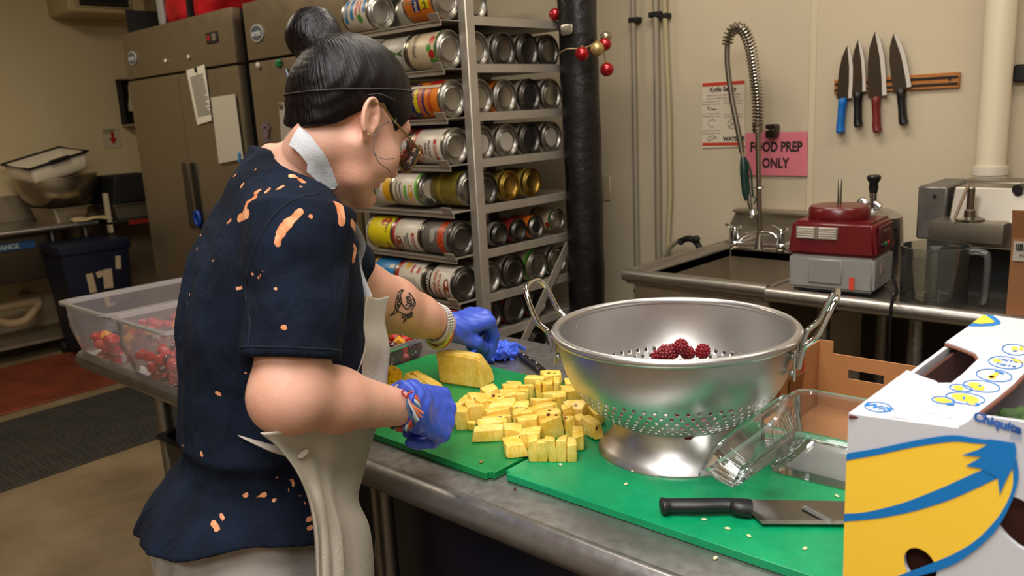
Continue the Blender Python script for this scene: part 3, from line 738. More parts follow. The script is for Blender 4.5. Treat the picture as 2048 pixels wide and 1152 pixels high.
# ---- pre-rinse faucet
FX, FYY = -1.51, 2.95
t = thing('spring_faucet', 'chrome pre-rinse faucet with arched spring hose and dark green spray handle over the sink', 'faucet', (FX, WY-.04, .95)); L0 = Vector((FX, WY-.04, .95))
def fp(px, py): return at_y(px, py, FYY)-L0
ztop = at_y(1515, 248, FYY).z
obj('riser', tube(B(), [fp(1520, 490), fp(1516, 265), fp(1515, 240)], .0105, 12), mat('nickel', '9d9384', .28, 1), t)
path = spline([fp(1516, 262), fp(1515, 200), fp(1508, 140), fp(1501, 95), fp(1488, 62), fp(1472, 56), fp(1459, 68), fp(1455, 90)], 10)
obj('hose', tube(B(), path, .008, 10), mat('hose_grey', '5e574c', .35, .8), t)
# spring: helix around the path
def helix(path, R, r, turns, n=14):
    P = [Vector(p) for p in path]; L = [0]
    for i in range(1, len(P)): L.append(L[-1]+(P[i]-P[i-1]).length)
    N_ = turns*n; pts = []; u = None
    for k in range(N_+1):
        s = L[-1]*k/N_; i = max(j for j in range(len(L)) if L[j] <= s+1e-9); i = min(i, len(P)-2); f = (s-L[i])/(L[i+1]-L[i])
        c = P[i].lerp(P[i+1], f); tt = (P[min(i+2, len(P)-1)]-P[i]).normalized()
        if u is None: u = tt.orthogonal().normalized()
        u = (u-tt*u.dot(tt)).normalized(); v = tt.cross(u); a = 2*PI*k/n
        pts.append(c+(u*math.cos(a)+v*math.sin(a))*R)
    return pts
obj('spring', tube(B(), helix(path, .0205, .0026, 40, 12), .0031, 5), mat('spring_steel', 'a89f92', .25, 1), t)
bm = B(); tube(bm, [fp(1516, 266), fp(1515, 246)], .019, 16); obj('collar', bm, mat('nickel', '9d9384', .28, 1), t)
hose2 = spline([fp(1455, 86), fp(1455, 130), fp(1464, 200), fp(1476, 260), fp(1484, 305)], 8)
obj('spray_hose', tube(B(), hose2, .0105, 10), mat('hose_steel', '7d7466', .4, .9), t)
g0, g1 = fp(1484, 300), fp(1497, 415)
bm = B(); tube(bm, [g0, g0.lerp(g1, .18)], .0085, 12); obj('grip_ferrule', bm, chrome, t)
bm = B(); tube(bm, [g0.lerp(g1, k/8)+Vector((.002*math.sin(k), 0, 0)) for k in (1, 2, 3, 4, 5, 6, 7)], [.012, .019, .021, .020, .020, .021, .014], 14, flat=.8); obj('spray_grip', bm, mat('dark_green_grip', '12312a', .35), t)
bm = B(); tube(bm, spline([fp(1494, 320), fp(1502, 345), fp(1504, 375), fp(1506, 392)], 4), .004, 8); tube(bm, spline([fp(1500, 392), fp(1512, 396), fp(1508, 408)], 4), .003, 6); obj('trigger', bm, mat('dark_green_grip', '12312a', .35), t)
bm = B(); tube(bm, [fp(1497, 380), fp(1500, 405), fp(1503, 420)], [.009, .011, .008], 12); tube(bm, [fp(1503, 420), fp(1504, 428), fp(1503, 434)], [.013, .02, .016], 16); obj('spray_head', bm, chrome, t)
bm = B(); tube(bm, [fp(1506, 376), fp(1518, 374)], .003, 6); ps = [fp(1520, 375)+Vector((.016*math.cos(a*PI/6), .016*math.sin(a*PI/6), 0)) for a in range(12)]; tube(bm, ps, .0025, 6, closed=True); obj('hook_ring', bm, chrome, t)
wb = at_y(1545, 262, WY-.02)-L0
bm = B(); tube(bm, [fp(1516, 258), wb], .006, 10); obj('wall_bracket_arm', bm, chrome, t)
bm = B(); bb(bm, wb.x-.024, wb.x+.024, wb.y-.02, wb.y+.018, wb.z-.027, wb.z+.027, bev=.012, seg=3); obj('wall_bracket', bm, mat('bracket_dark', '4a433b', .25, .9), t)
# valve body
v0, v1, vm = fp(1470, 488), fp(1562, 494), fp(1520, 492)
bm = B(); tube(bm, [v0, vm, v1], .014, 14); tube(bm, [vm+Vector((0, 0, -.01)), vm+Vector((0, 0, .05))], [.024, .012], 16)
for vv in (v0, v1): cyl(bm, vv+Vector((0, 0, -.02)), vv+Vector((0, 0, .055)), .017, n=16); cyl(bm, vv, vv+Vector((0, .15, 0)), .016, n=12)
tube(bm, spline([v0, fp(1490, 470), fp(1520, 466), fp(1548, 470), v1], 5), .009, 10); ball(bm, v0, .022); ball(bm, v1, .022)
obj('valve_body', bm, chrome, t)
for vv in (v0, v1):
    bm = B(); c = vv+Vector((0, 0, .06)); ball(bm, c, .012); tube(bm, [c+Vector((-.04, .0, .018)), c, c+Vector((.03, -.01, .012))], [.007, .008, .006], 8)
    obj('lever_handle', bm, chrome, t)

# ---- red food processor base
a0 = at_z(1575, 600, .905); a1 = at_z(1742, 610, .905)
t = thing('food_processor', 'red and grey food processor motor base on the worktable', 'food processor', (-1.01, 2.42, .905), .09)
W, D = .128, .21
def tapered(bm, w0, w1, d0, d1, z0, z1, cyy, bev=.01, seg=3):
    bb(bm, -.5, .5, -.5, .5, 0, 1)
    for v in bm.verts: 
        k = v.co.z; v.co.x *= 2*(w0+(w1-w0)*k); v.co.y = cyy+v.co.y*2*(d0+(d1-d0)*k); v.co.z = z0+(z1-z0)*k
    bmesh.ops.bevel(bm, geom=bm.edges[:], offset=bev, segments=seg, affect='EDGES'); return bm
grey = mat('processor_grey', '8f8d88', .45)
redp = mat('processor_red', '5e0a10', .32, coat=.2)
obj('grey_base', tapered(B(), W-.002, W, D/2-.005, D/2, .008, .115, D/2), grey, t)
bm = B(); bb(bm, -W*.9, W*.9, .02, D-.02, 0, .01); obj('foot', bm, blackm, t)
bm = B(); bb(bm, -.065, .035, -.003, .003, .03, .105, bev=.003); obj('front_relief', bm, mat('processor_grey2', '85837e', .45), t)
rb = obj('red_housing', tapered(B(), W+.004, W-.008, D/2+.002, D/2-.006, .115, .218, D/2), redp, t)
obj('drum', lathe(B(), [(.0, .218), (.088, .215), (.09, .219), (.089, .25), (.083, .257), (0, .259)], 40, c=(-.01, D/2, 0)), redp, t)
obj('drive_shaft', lathe(B(), [(.0065, .25), (.0065, .335), (.005, .337), (0, .337)], 14, c=(-.01, D/2, 0)), mat('shaft_steel', '8c8578', .35, 1), t)
bm = B(); bb(bm, -.105, .02, -.002, .002, .165, .203, bev=.001); vp = obj('vent_plate', bm, mat('vent_dark', '9a8a80', .4, .5), t)
bm = B()
for k in range(5):
    for xx in (-.075, -.01): box(bm, (xx, -.003, .170+k*.007), (.05, .004, .0042), (.4, 0, 0))
obj('vent_slats', bm, mat('vent_silver', 'd8d0c2', .4, .3), vp)
o = obj('warning_sticker', bb(B(), .058, .073, -.0035, -.0005, .018, .055), mat('sticker_red', 'c9432f', .5), t)
# right side controls
sd = B(); bb(sd, W-.004, W+.0035, .035, .175, .125, .205, bev=.002); sp = obj('control_panel', sd, mat('panel_dark', '4b1014', .4), t)
for k, (yy, cc) in enumerate(((.055, '1a1a1a'), (.09, '0b7a3a'), (.12, 'b02020'), (.15, '1a1a1a'))):
    obj('button', cyl(B(), (W+.002, yy, .148), (W+.008, yy, .148), .007, n=12), mat('btn_'+cc, cc, .4), sp)
obj('lettering', text_bm('robot coupe', .016, mtx=T((W+.004, .1, .19), (PI/2, 0, PI/2))), mat('print_pale', 'b08d84', .5), sp)
o = obj('barcode_sticker', bb(B(), W-.001, W+.001, .07, .1, .06, .095), mat('sticker_grey', '9a8a80', .5), t)
# power cord
o = obj('power_cord', tube(B(), spline([Vector((-.87, 2.55, .95)), Vector((-.84, 2.5, .915)), Vector((-.83, 2.44, .912)), at_y(1788, 585, 2.37), at_y(1782, 620, 2.355), at_y(1779, 680, 2.355), at_y(1776, 760, 2.37), at_y(1765, 900, 2.4)], 8), .005, 8), black); tag(o, 'black power cord hanging over the worktable edge below the red machine', 'cord')

# ---- feed head behind it
hb = at_y(1745, 430, 2.85)
t = thing('vegetable_feed_head', 'silver slicer feed head with black knob standing behind the red machine', 'attachment', (hb.x, 2.85, .9)); L0 = Vector((hb.x, 2.85, .9))
def hp(px, py): return at_y(px, py, 2.85)-L0
kz = hp(1743, 375).z
obj('chute', lathe(B(), [(.095, 0), (.1, .1), (.095, hp(1743, 432).z), (.06, hp(1743, 425).z+.01), (0, hp(1743, 425).z+.01)], 32, close=True), alu, t)
obj('plunger_rod', cyl(B(), (0, 0, .1), (0, 0, kz+.0), .0125, n=16), chrome, t)
obj('knob', lathe(B(), [(.012, kz-.02), (.016, kz), (.014, kz+.014), (.021, kz+.026), (.023, kz+.036), (.018, kz+.042), (0, kz+.044)], 20), black, t)
bm = B(); ball(bm, hp(1725, 412), .03, (.8, .4, 1)); tube(bm, spline([hp(1728, 420), hp(1745, 405), hp(1760, 415)], 5), .012, 10); obj('clamp_lever', bm, alu, t)

# ---- grey dough/slicer machine
mz = .9; m0 = at_y(1832, 470, 2.72)
t = thing('food_slicer', 'grey steel cutting machine with a slanted guard and upright spindle on the worktable', 'slicer', (-.62, 2.72, .9))
L0 = Vector((-.62, 2.72, .9))
def mp(px, py, y=2.72): return at_y(px, py, y)-L0
g1_ = mat('machine_grey', '77746e', .42, .75, rvar=.08, vscale=10); g2_ = mat('machine_shiny', '8f877a', .38, .9)
xl, xr = mp(1833, 430).x, mp(2070, 430).x
zt_, zb_ = mp(1840, 372).z, mp(1835, 478).z
obj('side_housing', bb(B(), xl, xl+.085, 0, .26, zb_, zt_, bev=.006), g1_, t)
obj('back_housing', bb(B(), xl+.08, xr+.25, .14, .26, zb_, zt_+.005, bev=.006), g2_, t)
obj('right_housing', bb(B(), mp(2010, 400).x, xr+.25, 0.02, .26, zb_-.02, zt_, bev=.006), g2_, t)
bm = B(); prism(bm, [(0, zt_-.0), (.13, zt_-.0), (.13, zb_-.01), (0, zb_-.01), (-.035, zb_-.01), (-.04, zb_+.07)], .24, T((xl+.105, 0, 0), (PI/2, 0, PI/2))); obj('slanted_guard', bm, g2_, t, smooth=False, bevel=.004)
obj('base', bb(B(), xl+.02, xr+.25, .05, .24, 0, zb_+.01), blackm, t)
sx_ = mp(1952, 420).x
bm = B(); lathe(bm, [(.0, 0), (.038, 0), (.04, .006), (.016, .012), (.015, .03), (.0105, .034), (.0105, .095), (.006, .1), (0, .1)], 20, c=(sx_, -.06, mp(1952, 436).z)); obj('spindle', bm, mat('spindle_steel', '8a8378', .3, 1), t)
obj('spindle_shelf', bb(B(), sx_-.1, sx_+.1, -.1, .04, mp(1952, 436).z-.06, mp(1952, 436).z-.0, bev=.01, seg=2), g2_, t)
bm = B(); tube(bm, [mp(1908, 440, 2.6), mp(1938, 366, 2.62)], .0045, 10); obj('feed_rod', bm, mat('rod_brown', '8a7560', .4), t)
obj('screw', cyl(B(), (xl+.05, -.004, zt_-.03), (xl+.05, .002, zt_-.03), .006, n=10), blackm, t)
obj('knob', cyl(B(), (mp(2038, 378).x, -.02, mp(2038, 378).z), (mp(2038, 378).x, .03, mp(2038, 378).z), .014, n=14), black, t)

# ---- clear processor bowl
c = at_z(1872, 590, .905)
t = thing('processor_bowl', 'clear plastic processor bowl with side handle on the worktable', 'bowl', (-.735, 2.485, .9005))
cl = clear('clear_smoky', (.80, .80, .76), .05, .08, (.5, .5, .45), 1.0)
R_ = .088
h_ = at_y(1872, 492, 2.475).z-.9
bm = B(); lathe(bm, [(0, .012), (R_*.9, .012), (R_-.004, .02), (R_-.003, h_), (R_+.003, h_), (R_, .016), (R_*.96, .004), (0, .004)], 48); obj('bowl_wall', bm, cl, t)
bm = B(); lathe(bm, [(R_*.97, -.0), (R_*1.0, .001), (R_*.99, .012), (R_*.95, .012)], 48, close=False); obj('base_ring', bm, cl, t)
bm = B(); lathe(bm, [(0, h_-.012), (.018, h_-.012), (.018, h_-.004), (0, h_-.002)], 20); cyl(bm, (0, 0, .012), (0, 0, h_-.01), .012, n=14); obj('hub', bm, clear('clear_hub', (.8, .8, .78), .08, .1), t)
bm = B(); tube(bm, spline([(R_-.0, 0, h_-.012), (R_+.03, 0, h_-.012), (R_+.045, 0, h_-.03), (R_+.045, 0, .03), (R_+.04, 0, .01)], 5), .010, 10); obj('bowl_handle', bm, clear('clear_handle', (.8, .8, .78), .06, .06, refl=1.4), t)
o = obj('water_puddle', lathe(B(), [(0, .002), (.02, .002), (.03, .0005), (.032, 0)], 20, fn=lambda r, z, a, i: (r*(1.4+.3*math.sin(3*a)), z)), clear('water', (.95, .95, .95), 0, .02, refl=2)); o.location = at_z(1885, 600, .901); tag(o, 'small puddle on the worktable in front of the clear bowl', 'puddle')

# ---- brown carton at right edge
t = thing('cardboard_carton', 'brown cardboard carton with a white shipping label on the worktable', 'box', (-.36, 2.43, .9))
card = mat('cardboard', '8a5a34', .8, var=.06, vscale=3, bump=.0003, bscale=120); cardd = mat('cardboard_dark', '5c3319', .85, var=.1, vscale=5)
x0_ = at_y(2014, 600, 2.43).x+.36; zt_ = at_y(2024, 475, 2.43).z-.9
obj('carton_body', bb(B(), x0_, x0_+.36, 0, .26, 0.002, zt_), card, t, smooth=False)
obj('lid_flap', box(B(), (x0_+.18, -.005, zt_+.03), (.36, .004, .09), (.25, 0, 0)), card, t, smooth=False)
q = at_y(2035, 505, 2.43); lb = obj('shipping_label', bb(B(), x0_+.006, x0_+.13, -.004, -.001, q.z-.9-.022, q.z-.9+.03), mat('label_white', 'a59b8c', .7), t, smooth=False)
bm = B()
for k in range(12): bb(bm, x0_+.012+k*.0045, x0_+.014+k*.0045+.001*(k % 3), -.0055, -.003, q.z-.9+.006, q.z-.9+.024)
text_bm('PRODUCT', .012, bm, T((x0_+.05, -.005, q.z-.9-.008), (PI/2, 0, 0))); obj('barcode_print', bm, ink, lb, smooth=False)
# ================================================================== CAN RACK
RX, RY, RB = -2.2, 2.1, 2.76       # right face, front uprights, back
RLX = -2.86
RZ = [1.833, 1.669, 1.499, 1.332, 1.162, .994, .823, .673, .50, .33]
t = thing('can_rack', 'tall aluminium can storage rack filled with lying food cans beside the black column', 'rack', ((RX+RLX)/2, RY, 0)); L0 = Vector(((RX+RLX)/2, RY, 0))
hx = (RX-RLX)/2; D = RB-RY
for sx in (-1, 1):
    for yy in (0, D):
        bm = B(); bb(bm, sx*hx-.02, sx*hx+.02, yy-.022, yy+.022, 0.06, 1.90, bev=.003); obj('upright', bm, alu_rack, t)
        obj('foot', cyl(B(), (sx*hx, yy, 0), (sx*hx, yy, .07), .022, n=12), rubber, t)
for z in RZ:
    bm = B(); bb(bm, -hx+.02, hx-.012, -.11, D, z-.016, z-.013)
    bb(bm, -hx+.02, hx-.012, -.112, -.108, z-.034, z-.013)
    obj('shelf', bm, alu_rack, t)
    for sx in (-1, 1): obj('side_rail', bb(B(), sx*hx-.004+.012*sx, sx*hx+.006+.012*sx, -.0, D, z-.030, z+.0), alu_rack, t)
    bm = B()   # bent front stop that keeps the first can from rolling off
    box(bm, (hx-.03, -.125, z-.006), (.05, .003, .030), (.5, 0, 0)); box(bm, (-hx+.05, -.125, z-.006), (.05, .003, .030), (.5, 0, 0))
    bb(bm, -hx+.025, hx-.005, -.118, -.112, z-.018, z-.014)
    obj('front_stop', bm, alu_rack, t)
d0, d1 = at_x(1137, 488, RX+.025), at_x(1043, 692, RX+.025)
dv = d0-d1; obj('diagonal_brace', box(B(), (d0+d1)/2-L0, (.006, .034, dv.length), (-math.atan2(dv.y, dv.z), 0, 0)), alu_rack, t, smooth=False)
# -------- cans: upright local frame (z up), label front towards -y; laid on the side by rotating +90 deg about y
tin = mat('tin', '9e9a92', .33, 1, rvar=.06, vscale=30); tin_dark = mat('tin_dark', '6a6763', .35, 1); tin_gold = mat('tin_gold', 'a88c45', .33, 1)
def can(label, R, H, base, fill=None, lidm=tin, deco=None, inner=None):
    t = thing('food_can', label, 'can')
    def beads(z0, z1, n=0): return [(R, z0), (R, z1)]
    obj('can_body', lathe(B(), [(0, .003), (R*.9, .003), (R*.93, 0), (R, .001), (R*1.01, .004), (R, .008), (R*.985, .012), (R*.985, H-.012), (R, H-.008)], 36), lidm, t)
    obj('lid', lathe(B(), [(R, H-.008), (R*1.012, H-.004), (R*1.0, H), (R*.95, H), (R*.93, H-.005), (R*.85, H-.004), (R*.82, H-.002), (R*.79, H-.005), (R*.74, H-.0025), (R*.71, H-.005), (R*.62, H-.0035), (R*.58, H-.001), (R*.55, H-.002), (0, H-.002)], 40), lidm, t)
    if inner: obj('lid_center', lathe(B(), [(R*.53, H-.0022), (R*.53, H-.0012), (0, H-.001)], 32), inner, t)
    if base is not None:
        lb = obj('paper_label', lathe(B(), [(R*.986, .012), (R*.996, .013), (R*.996, H-.013), (R*.986, H-.012)], 44), base, t)
        if deco: deco(lb, R*.998, H)
    return t
def patch(bm, R, a0, a1, z0, z1, n=10, mi=0):
    """patch on the label: angles in degrees from the front (-y), + towards +x"""
    prev = None
    for k in range(n+1):
        a = math.radians(a0+(a1-a0)*k/n); x, y = R*math.sin(a), -R*math.cos(a)
        cur = (bm.verts.new((x, y, z0)), bm.verts.new((x, y, z1)))
        if prev: f = bm.faces.new((prev[0], cur[0], cur[1], prev[1])); f.material_index = mi
        prev = cur
    return bm
def blob(bm, R, a, z, ra, rz, n=18, mi=0, seed=0):
    c = bm.verts.new((R*math.sin(math.radians(a)), -R*math.cos(math.radians(a)), z)); vs = []
    rnd = random.Random(seed)
    for k in range(n):
        q = 2*PI*k/n; w = 1+.18*(rnd.random()-.5); aa = math.radians(a+ra*w*math.cos(q)); vs.append(bm.verts.new((R*math.sin(aa), -R*math.cos(aa), z+rz*w*math.sin(q))))
    for k in range(n): f = bm.faces.new((c, vs[k], vs[(k+1) % n])); f.material_index = mi
    return bm
def L_(name, c, **k): return mat('lab_'+name, c, .4, **k)
Lw = L_('white', 'c9bfae'); Lr = L_('red', 'a81c1c'); Lg = L_('green', '4a8a2c'); Ly = L_('yellow', 'd3bf10'); Lk = L_('black', '14120f'); Lb = L_('blue', '2272a8'); Lo = L_('orange', 'c96a14'); Lgr = L_('grey', '5f5a55'); Lbn = L_('bean', '8a3a1c', var=.5, vscale=140); Lch = L_('chili', 'b04018', var=.6, vscale=110)
Ltx = L_('text_grey', '5f584d'); Lnv = L_('navy', '16245c'); Lcream = L_('cream', 'c4b291'); Lol = L_('olive', '6a5c1a'); Ltan = L_('tan', '9a6a3a', var=.4, vscale=60); Llg = L_('lime', '5aa52c'); Lbr = L_('brown', '6b3a26', var=.4, vscale=70); Lpk = L_('pink', 'b5554a')
def dec(*ops):
    """ops: ('p',mat,a0,a1,z0,z1) patch, ('b',mat,a,z,ra,rz) blob, ('t',mat,text,size,angle,z) wrapped lettering"""
    def f(lb, R, H):
        by = {}
        for i, o in enumerate(ops):
            key = (o[0] == 't', o[1].name); bm = by.setdefault(key, (B(), o[1]))[0]; rr = R+.0004+.0003*i
            if o[0] == 'p': patch(bm, rr, o[2], o[3], o[4]*H, o[5]*H, max(4, int(abs(o[3]-o[2])/8)))
            elif o[0] == 'b': blob(bm, rr, o[2], o[3]*H, o[4], o[5]*H, seed=i)
            else: text_bm(o[2], o[3], bm, Matrix.Rotation(math.radians(o[4]), 4, 'Z') @ T((0, 0, o[5]*H)), wrap=rr+.0005, bold=.0006)
        for (tx, _), (bm, m) in by.items(): obj('lettering' if tx else 'label_pattern', bm, m, lb, smooth=not tx)
    return f
def bars(m, a0, a1, z, n=6, w=.012, g=.026): return [('p', m, a0, a1-(i*7) % 11, z+i*g, z+i*g+w) for i in range(n)]
R0, H0 = .0655, .163
DES = dict(
 bluebars=(Lw, tin, dec(('p', Lb, -50, 30, .12, .24), ('p', Lb, -50, 20, .36, .46), ('b', Lr, -20, .66, 36, .10), ('b', Lg, 20, .70, 14, .08), ('p', Lb, -60, 0, .84, .93), ('t', Lw, 'CORN', .016, -10, .18))),
 bush=(Lo, tin, dec(('b', Ltan, 0, .2, 50, .2), ('p', Lb, -80, -30, .5, .95), ('p', Ly, -50, 25, .60, .86), ('p', Lnv, -45, 30, .34, .56), ('t', Lk, "BUSH'S", .03, -12, .72), ('t', Lw, 'CHICK PEAS', .017, -8, .45))),
 tomato=(Lcream, tin, dec(('b', Lr, -40, .86, 14, .1), ('b', Lg, -15, .78, 12, .08), ('b', Lr, 5, .86, 14, .10), ('b', Lg, 30, .84, 16, .1), ('b', Lr, 42, .80, 10, .09), ('p', Lg, -180, 180, .95, .985), ('t', Ltx, 'Crushed', .026, -30, .30))),
 greenbean=(L_('silver', 'a5a094'), tin, dec(('b', L_('leaf', '33521f'), 0, .7, 50, .2))),
 orange=(Lo, tin, dec(('p', Lnv, -60, 60, .0, .28), ('b', Lr, -25, .2, 40, .13), ('p', Ly, -35, 42, .18, .26), ('p', Lpk, -50, 40, .30, .42), ('p', Lnv, -40, 55, .44, .5), ('t', Ly, 'DICED', .03, 2, .22), ('b', Lr, -62, .75, 18, .2), ('p', Lcream, -48, -38, .0, 1), ('t', Lr, 'PEACHES', .022, 0, .68))),
 choice=(Lw, tin, dec(('p', Lr, -180, 180, .0, .09), ('b', Lbn, 15, .24, 26, .1), ('p', Lr, -25, 50, .70, .80), ('t', Ltx, 'Kidney', .016, 5, .44), ('t', Ltx, 'Dark Red', .016, 5, .56), ('t', Lw, 'CHOICE', .014, 10, .75))),
 redblack=(Lr, tin, dec(('p', Lk, -180, 180, .78, .92), ('b', Ltan, 0, .2, 60, .2), ('t', Lw, 'SWEET', .02, 0, .6))),
 food=(Ltan, tin, dec(('b', Ly, 10, .5, 40, .2),)),
 yellowwhite=(Lw, tin, dec(('p', L_('amber', 'cf9a20'), -180, -40, 0, 1), ('p', L_('amber', 'cf9a20'), -60, 50, .72, 1), ('p', Lk, -25, 20, .38, .44), *bars(Ltx, -25, 18, .48, 5, .012, .03), ('b', Lnv, -80, .5, 16, .12), ('p', Lr, -20, 60, .06, .09))),
 whitegreen=(Lw, tin, dec(('p', Llg, -180, 180, .88, 1), ('t', Lol, 'Unsweetened', .015, 5, .22), ('t', Ltx, 'Applesauce', .014, 0, .36), ('p', Llg, -15, 30, .50, .58), ('b', L_('amber', 'cf9a20'), 15, .74, 34, .09))),
 olive=(Lol, tin, dec(('p', L_('olive2', '8a7a25'), -180, 180, .3, .4),)),
 yellow=(Ly, tin, dec(('b', Lr, -52, .68, 18, .18), ('b', Lr, 62, .72, 12, .14), ('t', Lol, 'FANCY', .016, -30, .78), ('t', Lol, 'BEETS', .016, 42, .8), ('p', Lw, -70, 60, .03, .06))),
 redwhite=(Lw, tin, dec(('p', Lr, -180, 180, .0, .10), ('b', Lbn, 20, .24, 24, .11), ('t', Ltx, 'Diced', .015, 12, .48), ('t', Ltx, 'Red Beets', .015, 12, .58), ('p', Lr, -15, 45, .72, .83), ('t', Lw, 'CHOICE', .014, 15, .775))),
 chili=(Lgr, tin_dark, dec(('p', Lch, -180, 180, .60, .82), *bars(Lw, -35, 12, .36, 5, .014, .034), ('b', Lch, 0, .5, 1, .01))),
 blue=(Lb, tin, dec(('p', L_('amber', 'cf9a20'), -180, 180, .0, .12), ('p', Lw, -50, -34, .72, .9), ('t', Lw, 'TUNA', .03, 0, .45))),
 nutrition=(Lw, tin, dec(('p', Lr, -180, 180, .0, .11), ('b', L_('amber', 'cf9a20'), -55, .36, 16, .09), ('p', Lr, -60, -28, .52, .60), ('p', Lr, -52, -30, .74, .84), *bars(Ltx, -12, 48, .26, 9, .012, .06))),
 beans=(Lw, tin_dark, dec(('p', Lk, -180, 180, .0, .26), ('t', Lw, 'BREW+CREEK', .022, 12, .16), ('t', Lch, 'NEW ENGLAND', .019, 8, .40), ('t', Lch, 'STYLE BEANS', .019, 8, .55), ('b', Lbn, 8, .80, 34, .10))),
 plainr=(L_('dullred', '7a2320'), tin_dark, None), plainw=(L_('dullwhite', 'a39c90'), tin, None), ends=(L_('dullgrey', '8d877c'), tin_dark, None), gold=(L_('goldlabel', '8f7b35'), tin_gold, None), orend=(Lo, tin, None),
)
PROTO = {}
ORD = ['top', 'second', 'third', 'fourth', 'fifth', 'sixth', 'seventh', 'eighth', 'ninth', 'tenth']
DESC = dict(bluebars='white can with blue bars', bush='orange, blue and yellow can', tomato='cream-labelled can with red tomatoes', greenbean='silver and green labelled can', orange='bright orange and navy can', choice='white can with red name bar', redblack='red can with a black band', food='tan-labelled can', yellowwhite='half amber half white can', whitegreen='white can with a lime green rim band', olive='olive can', yellow='bright yellow can', redwhite='white bean-picture can', chili='grey can with orange band', blue='blue can with an amber end band', nutrition='white nutrition-text can', beans='white and black bean can', plainr='red-labelled can', plainw='whitish can', ends='steel-ended can', gold='gold-coloured can', orend='orange-edged can')
def place_can(des, x_end, y, z, R=R0, H=H0, spin=0., where='', lidm=None, inner=None, tilt=0.):
    key = (des, R, H, lidm.name if lidm else '', inner.name if inner else '')
    base, lm, dc = DES[des]
    if key not in PROTO: o = PROTO[key] = can('', R, H, base, lidm=lidm or lm, deco=dc, inner=inner)
    else: o = copy_tree(PROTO[key])
    from mathutils import Euler
    o.rotation_euler = (Matrix.Rotation(tilt, 4, 'Z') @ Matrix.Rotation(PI/2, 4, 'Y') @ Matrix.Rotation(math.radians(spin), 4, 'Z')).to_euler()
    o.location = (x_end-H, y, z+R)
    o['label'] = DESC[des]+' '+where; o['group'] = 'food cans on the rack'
    return o
YE = 2.03; DY = .135; XE = -2.222
# front columns (labels seen): row -> list from right to left
front = {1: ['tomato', 'greenbean'], 2: ['orange', 'redblack'], 3: ['choice', 'redblack', 'food'], 5: ['chili', 'redwhite', 'yellow'], 6: ['beans', 'nutrition', 'blue'], 7: ['plainr', 'redblack', 'plainw']}
POS = ['in front, next to the upright', 'second from the upright', 'third from the upright']
spins = {'orange': 0, 'tomato': 10}
for r, row in front.items():
    for c, d in enumerate(row):
        place_can(d, XE-c*(H0+.004), YE, RZ[r]-.012, spin=spins.get(d, 0), where='%s, %s shelf' % (POS[c], ORD[r]))
place_can('bush', XE, YE, RZ[0]-.01, where='on the top shelf next to the upright')
q = at_y(770, 20, YE); place_can('bluebars', q.x+.0, YE-.02, RZ[0]-.012, where='set apart on the top shelf'); place_can('plainw', q.x+.13, YE+.14, RZ[0]-.012, where='behind the blue-barred can on the top shelf')
q = at_y(862, 385, YE); place_can('whitegreen', q.x, YE, RZ[4]-.0, where='lying in front on the fifth shelf', inner=mat('lid_white', 'b5a995', .5)); place_can('yellowwhite', q.x-H0-.003, YE, RZ[4]-.0, where='on the fifth shelf, near the woman\'s chin')
place_can('olive', XE+.0, YE+.06, RZ[4]-.0, where='on the fifth shelf beside the upright')
# end-on cans seen through the right side
right = {0: ['plainw'], 1: ['greenbean', 'ends', 'ends', 'ends'], 2: ['plainw', 'orend', 'ends', 'plainw'], 3: ['plainw', 'plainw', 'ends', 'plainw'], 4: ['ends'], 6: ['plainw', 'ends', 'whitegreen', 'plainw'], 7: ['ends', 'plainr', 'plainr'], 8: ['ends', 'plainr', 'ends'], 9: ['ends', 'ends']}
PR_ = ['just past the upright', 'second past the upright', 'third past the upright', 'fourth past the upright']
rnd = random.Random(3)
for r, row in right.items():
    for j, d in enumerate(row):
        lid = {('ends'): tin_dark}.get(d)
        if r in (2, 3) and d == 'ends': inn = mat('lid_black', '1c1b1a', .4)
        elif d == 'plainw' and r == 3: inn = mat('lid_pale', 'a0988c', .45)
        else: inn = None
        place_can(d, XE-rnd.random()*.012, YE+DY*(j+1)+.005*rnd.random(), RZ[r]-.012, where='%s on the %s shelf' % (PR_[j], ORD[r]), lidm=lid, inner=inn, spin=rnd.random()*60)
        if j < 3 and r in (1, 2, 3): place_can('plainw', XE-H0-.022, YE+DY*(j+1), RZ[r]-.012, where='hidden behind the %s one past the upright, %s shelf' % (['first', 'second', 'third'][j], ORD[r]), spin=40*j)
for j, (px, py) in enumerate(((1018, 358), (1063, 352))):
    q = at_x(px, py, XE); place_can('gold', XE, q.y, RZ[4]+.0, R=.056, H=.13, where='on the fifth shelf, %s of the pair' % ('nearer the upright' if j == 0 else 'nearer the column'), spin=20*j)
for j, (px, py) in enumerate(((1000, 468), (1038, 460), (1073, 452))):
    q = at_x(px, py, XE); place_can(['ends', 'plainr', 'orend'][j], XE, q.y, RZ[5]-.004, R=.046, H=.12, where='of small size, %s past the upright, sixth shelf' % ['nearest', 'second', 'third'][j], inner=[None, None, mat('lid_black', '1c1b1a', .4)][j], spin=30*j)
place_can('tomato', XE-.02, at_x(1110, 440, XE).y+.04, RZ[5]-.0, R=.05, H=.12, where='of small size at the column end of the sixth shelf', spin=60)
o = obj('shelf_label', bb(B(), -.04, .04, -.002, 0, -.01, .01), mat('shelf_tag', 'a89c88', .6)); o.location = (-2.55, 2.075, RZ[4]-.03); tag(o, 'small paper tag on the fifth shelf edge of the can rack', 'label')
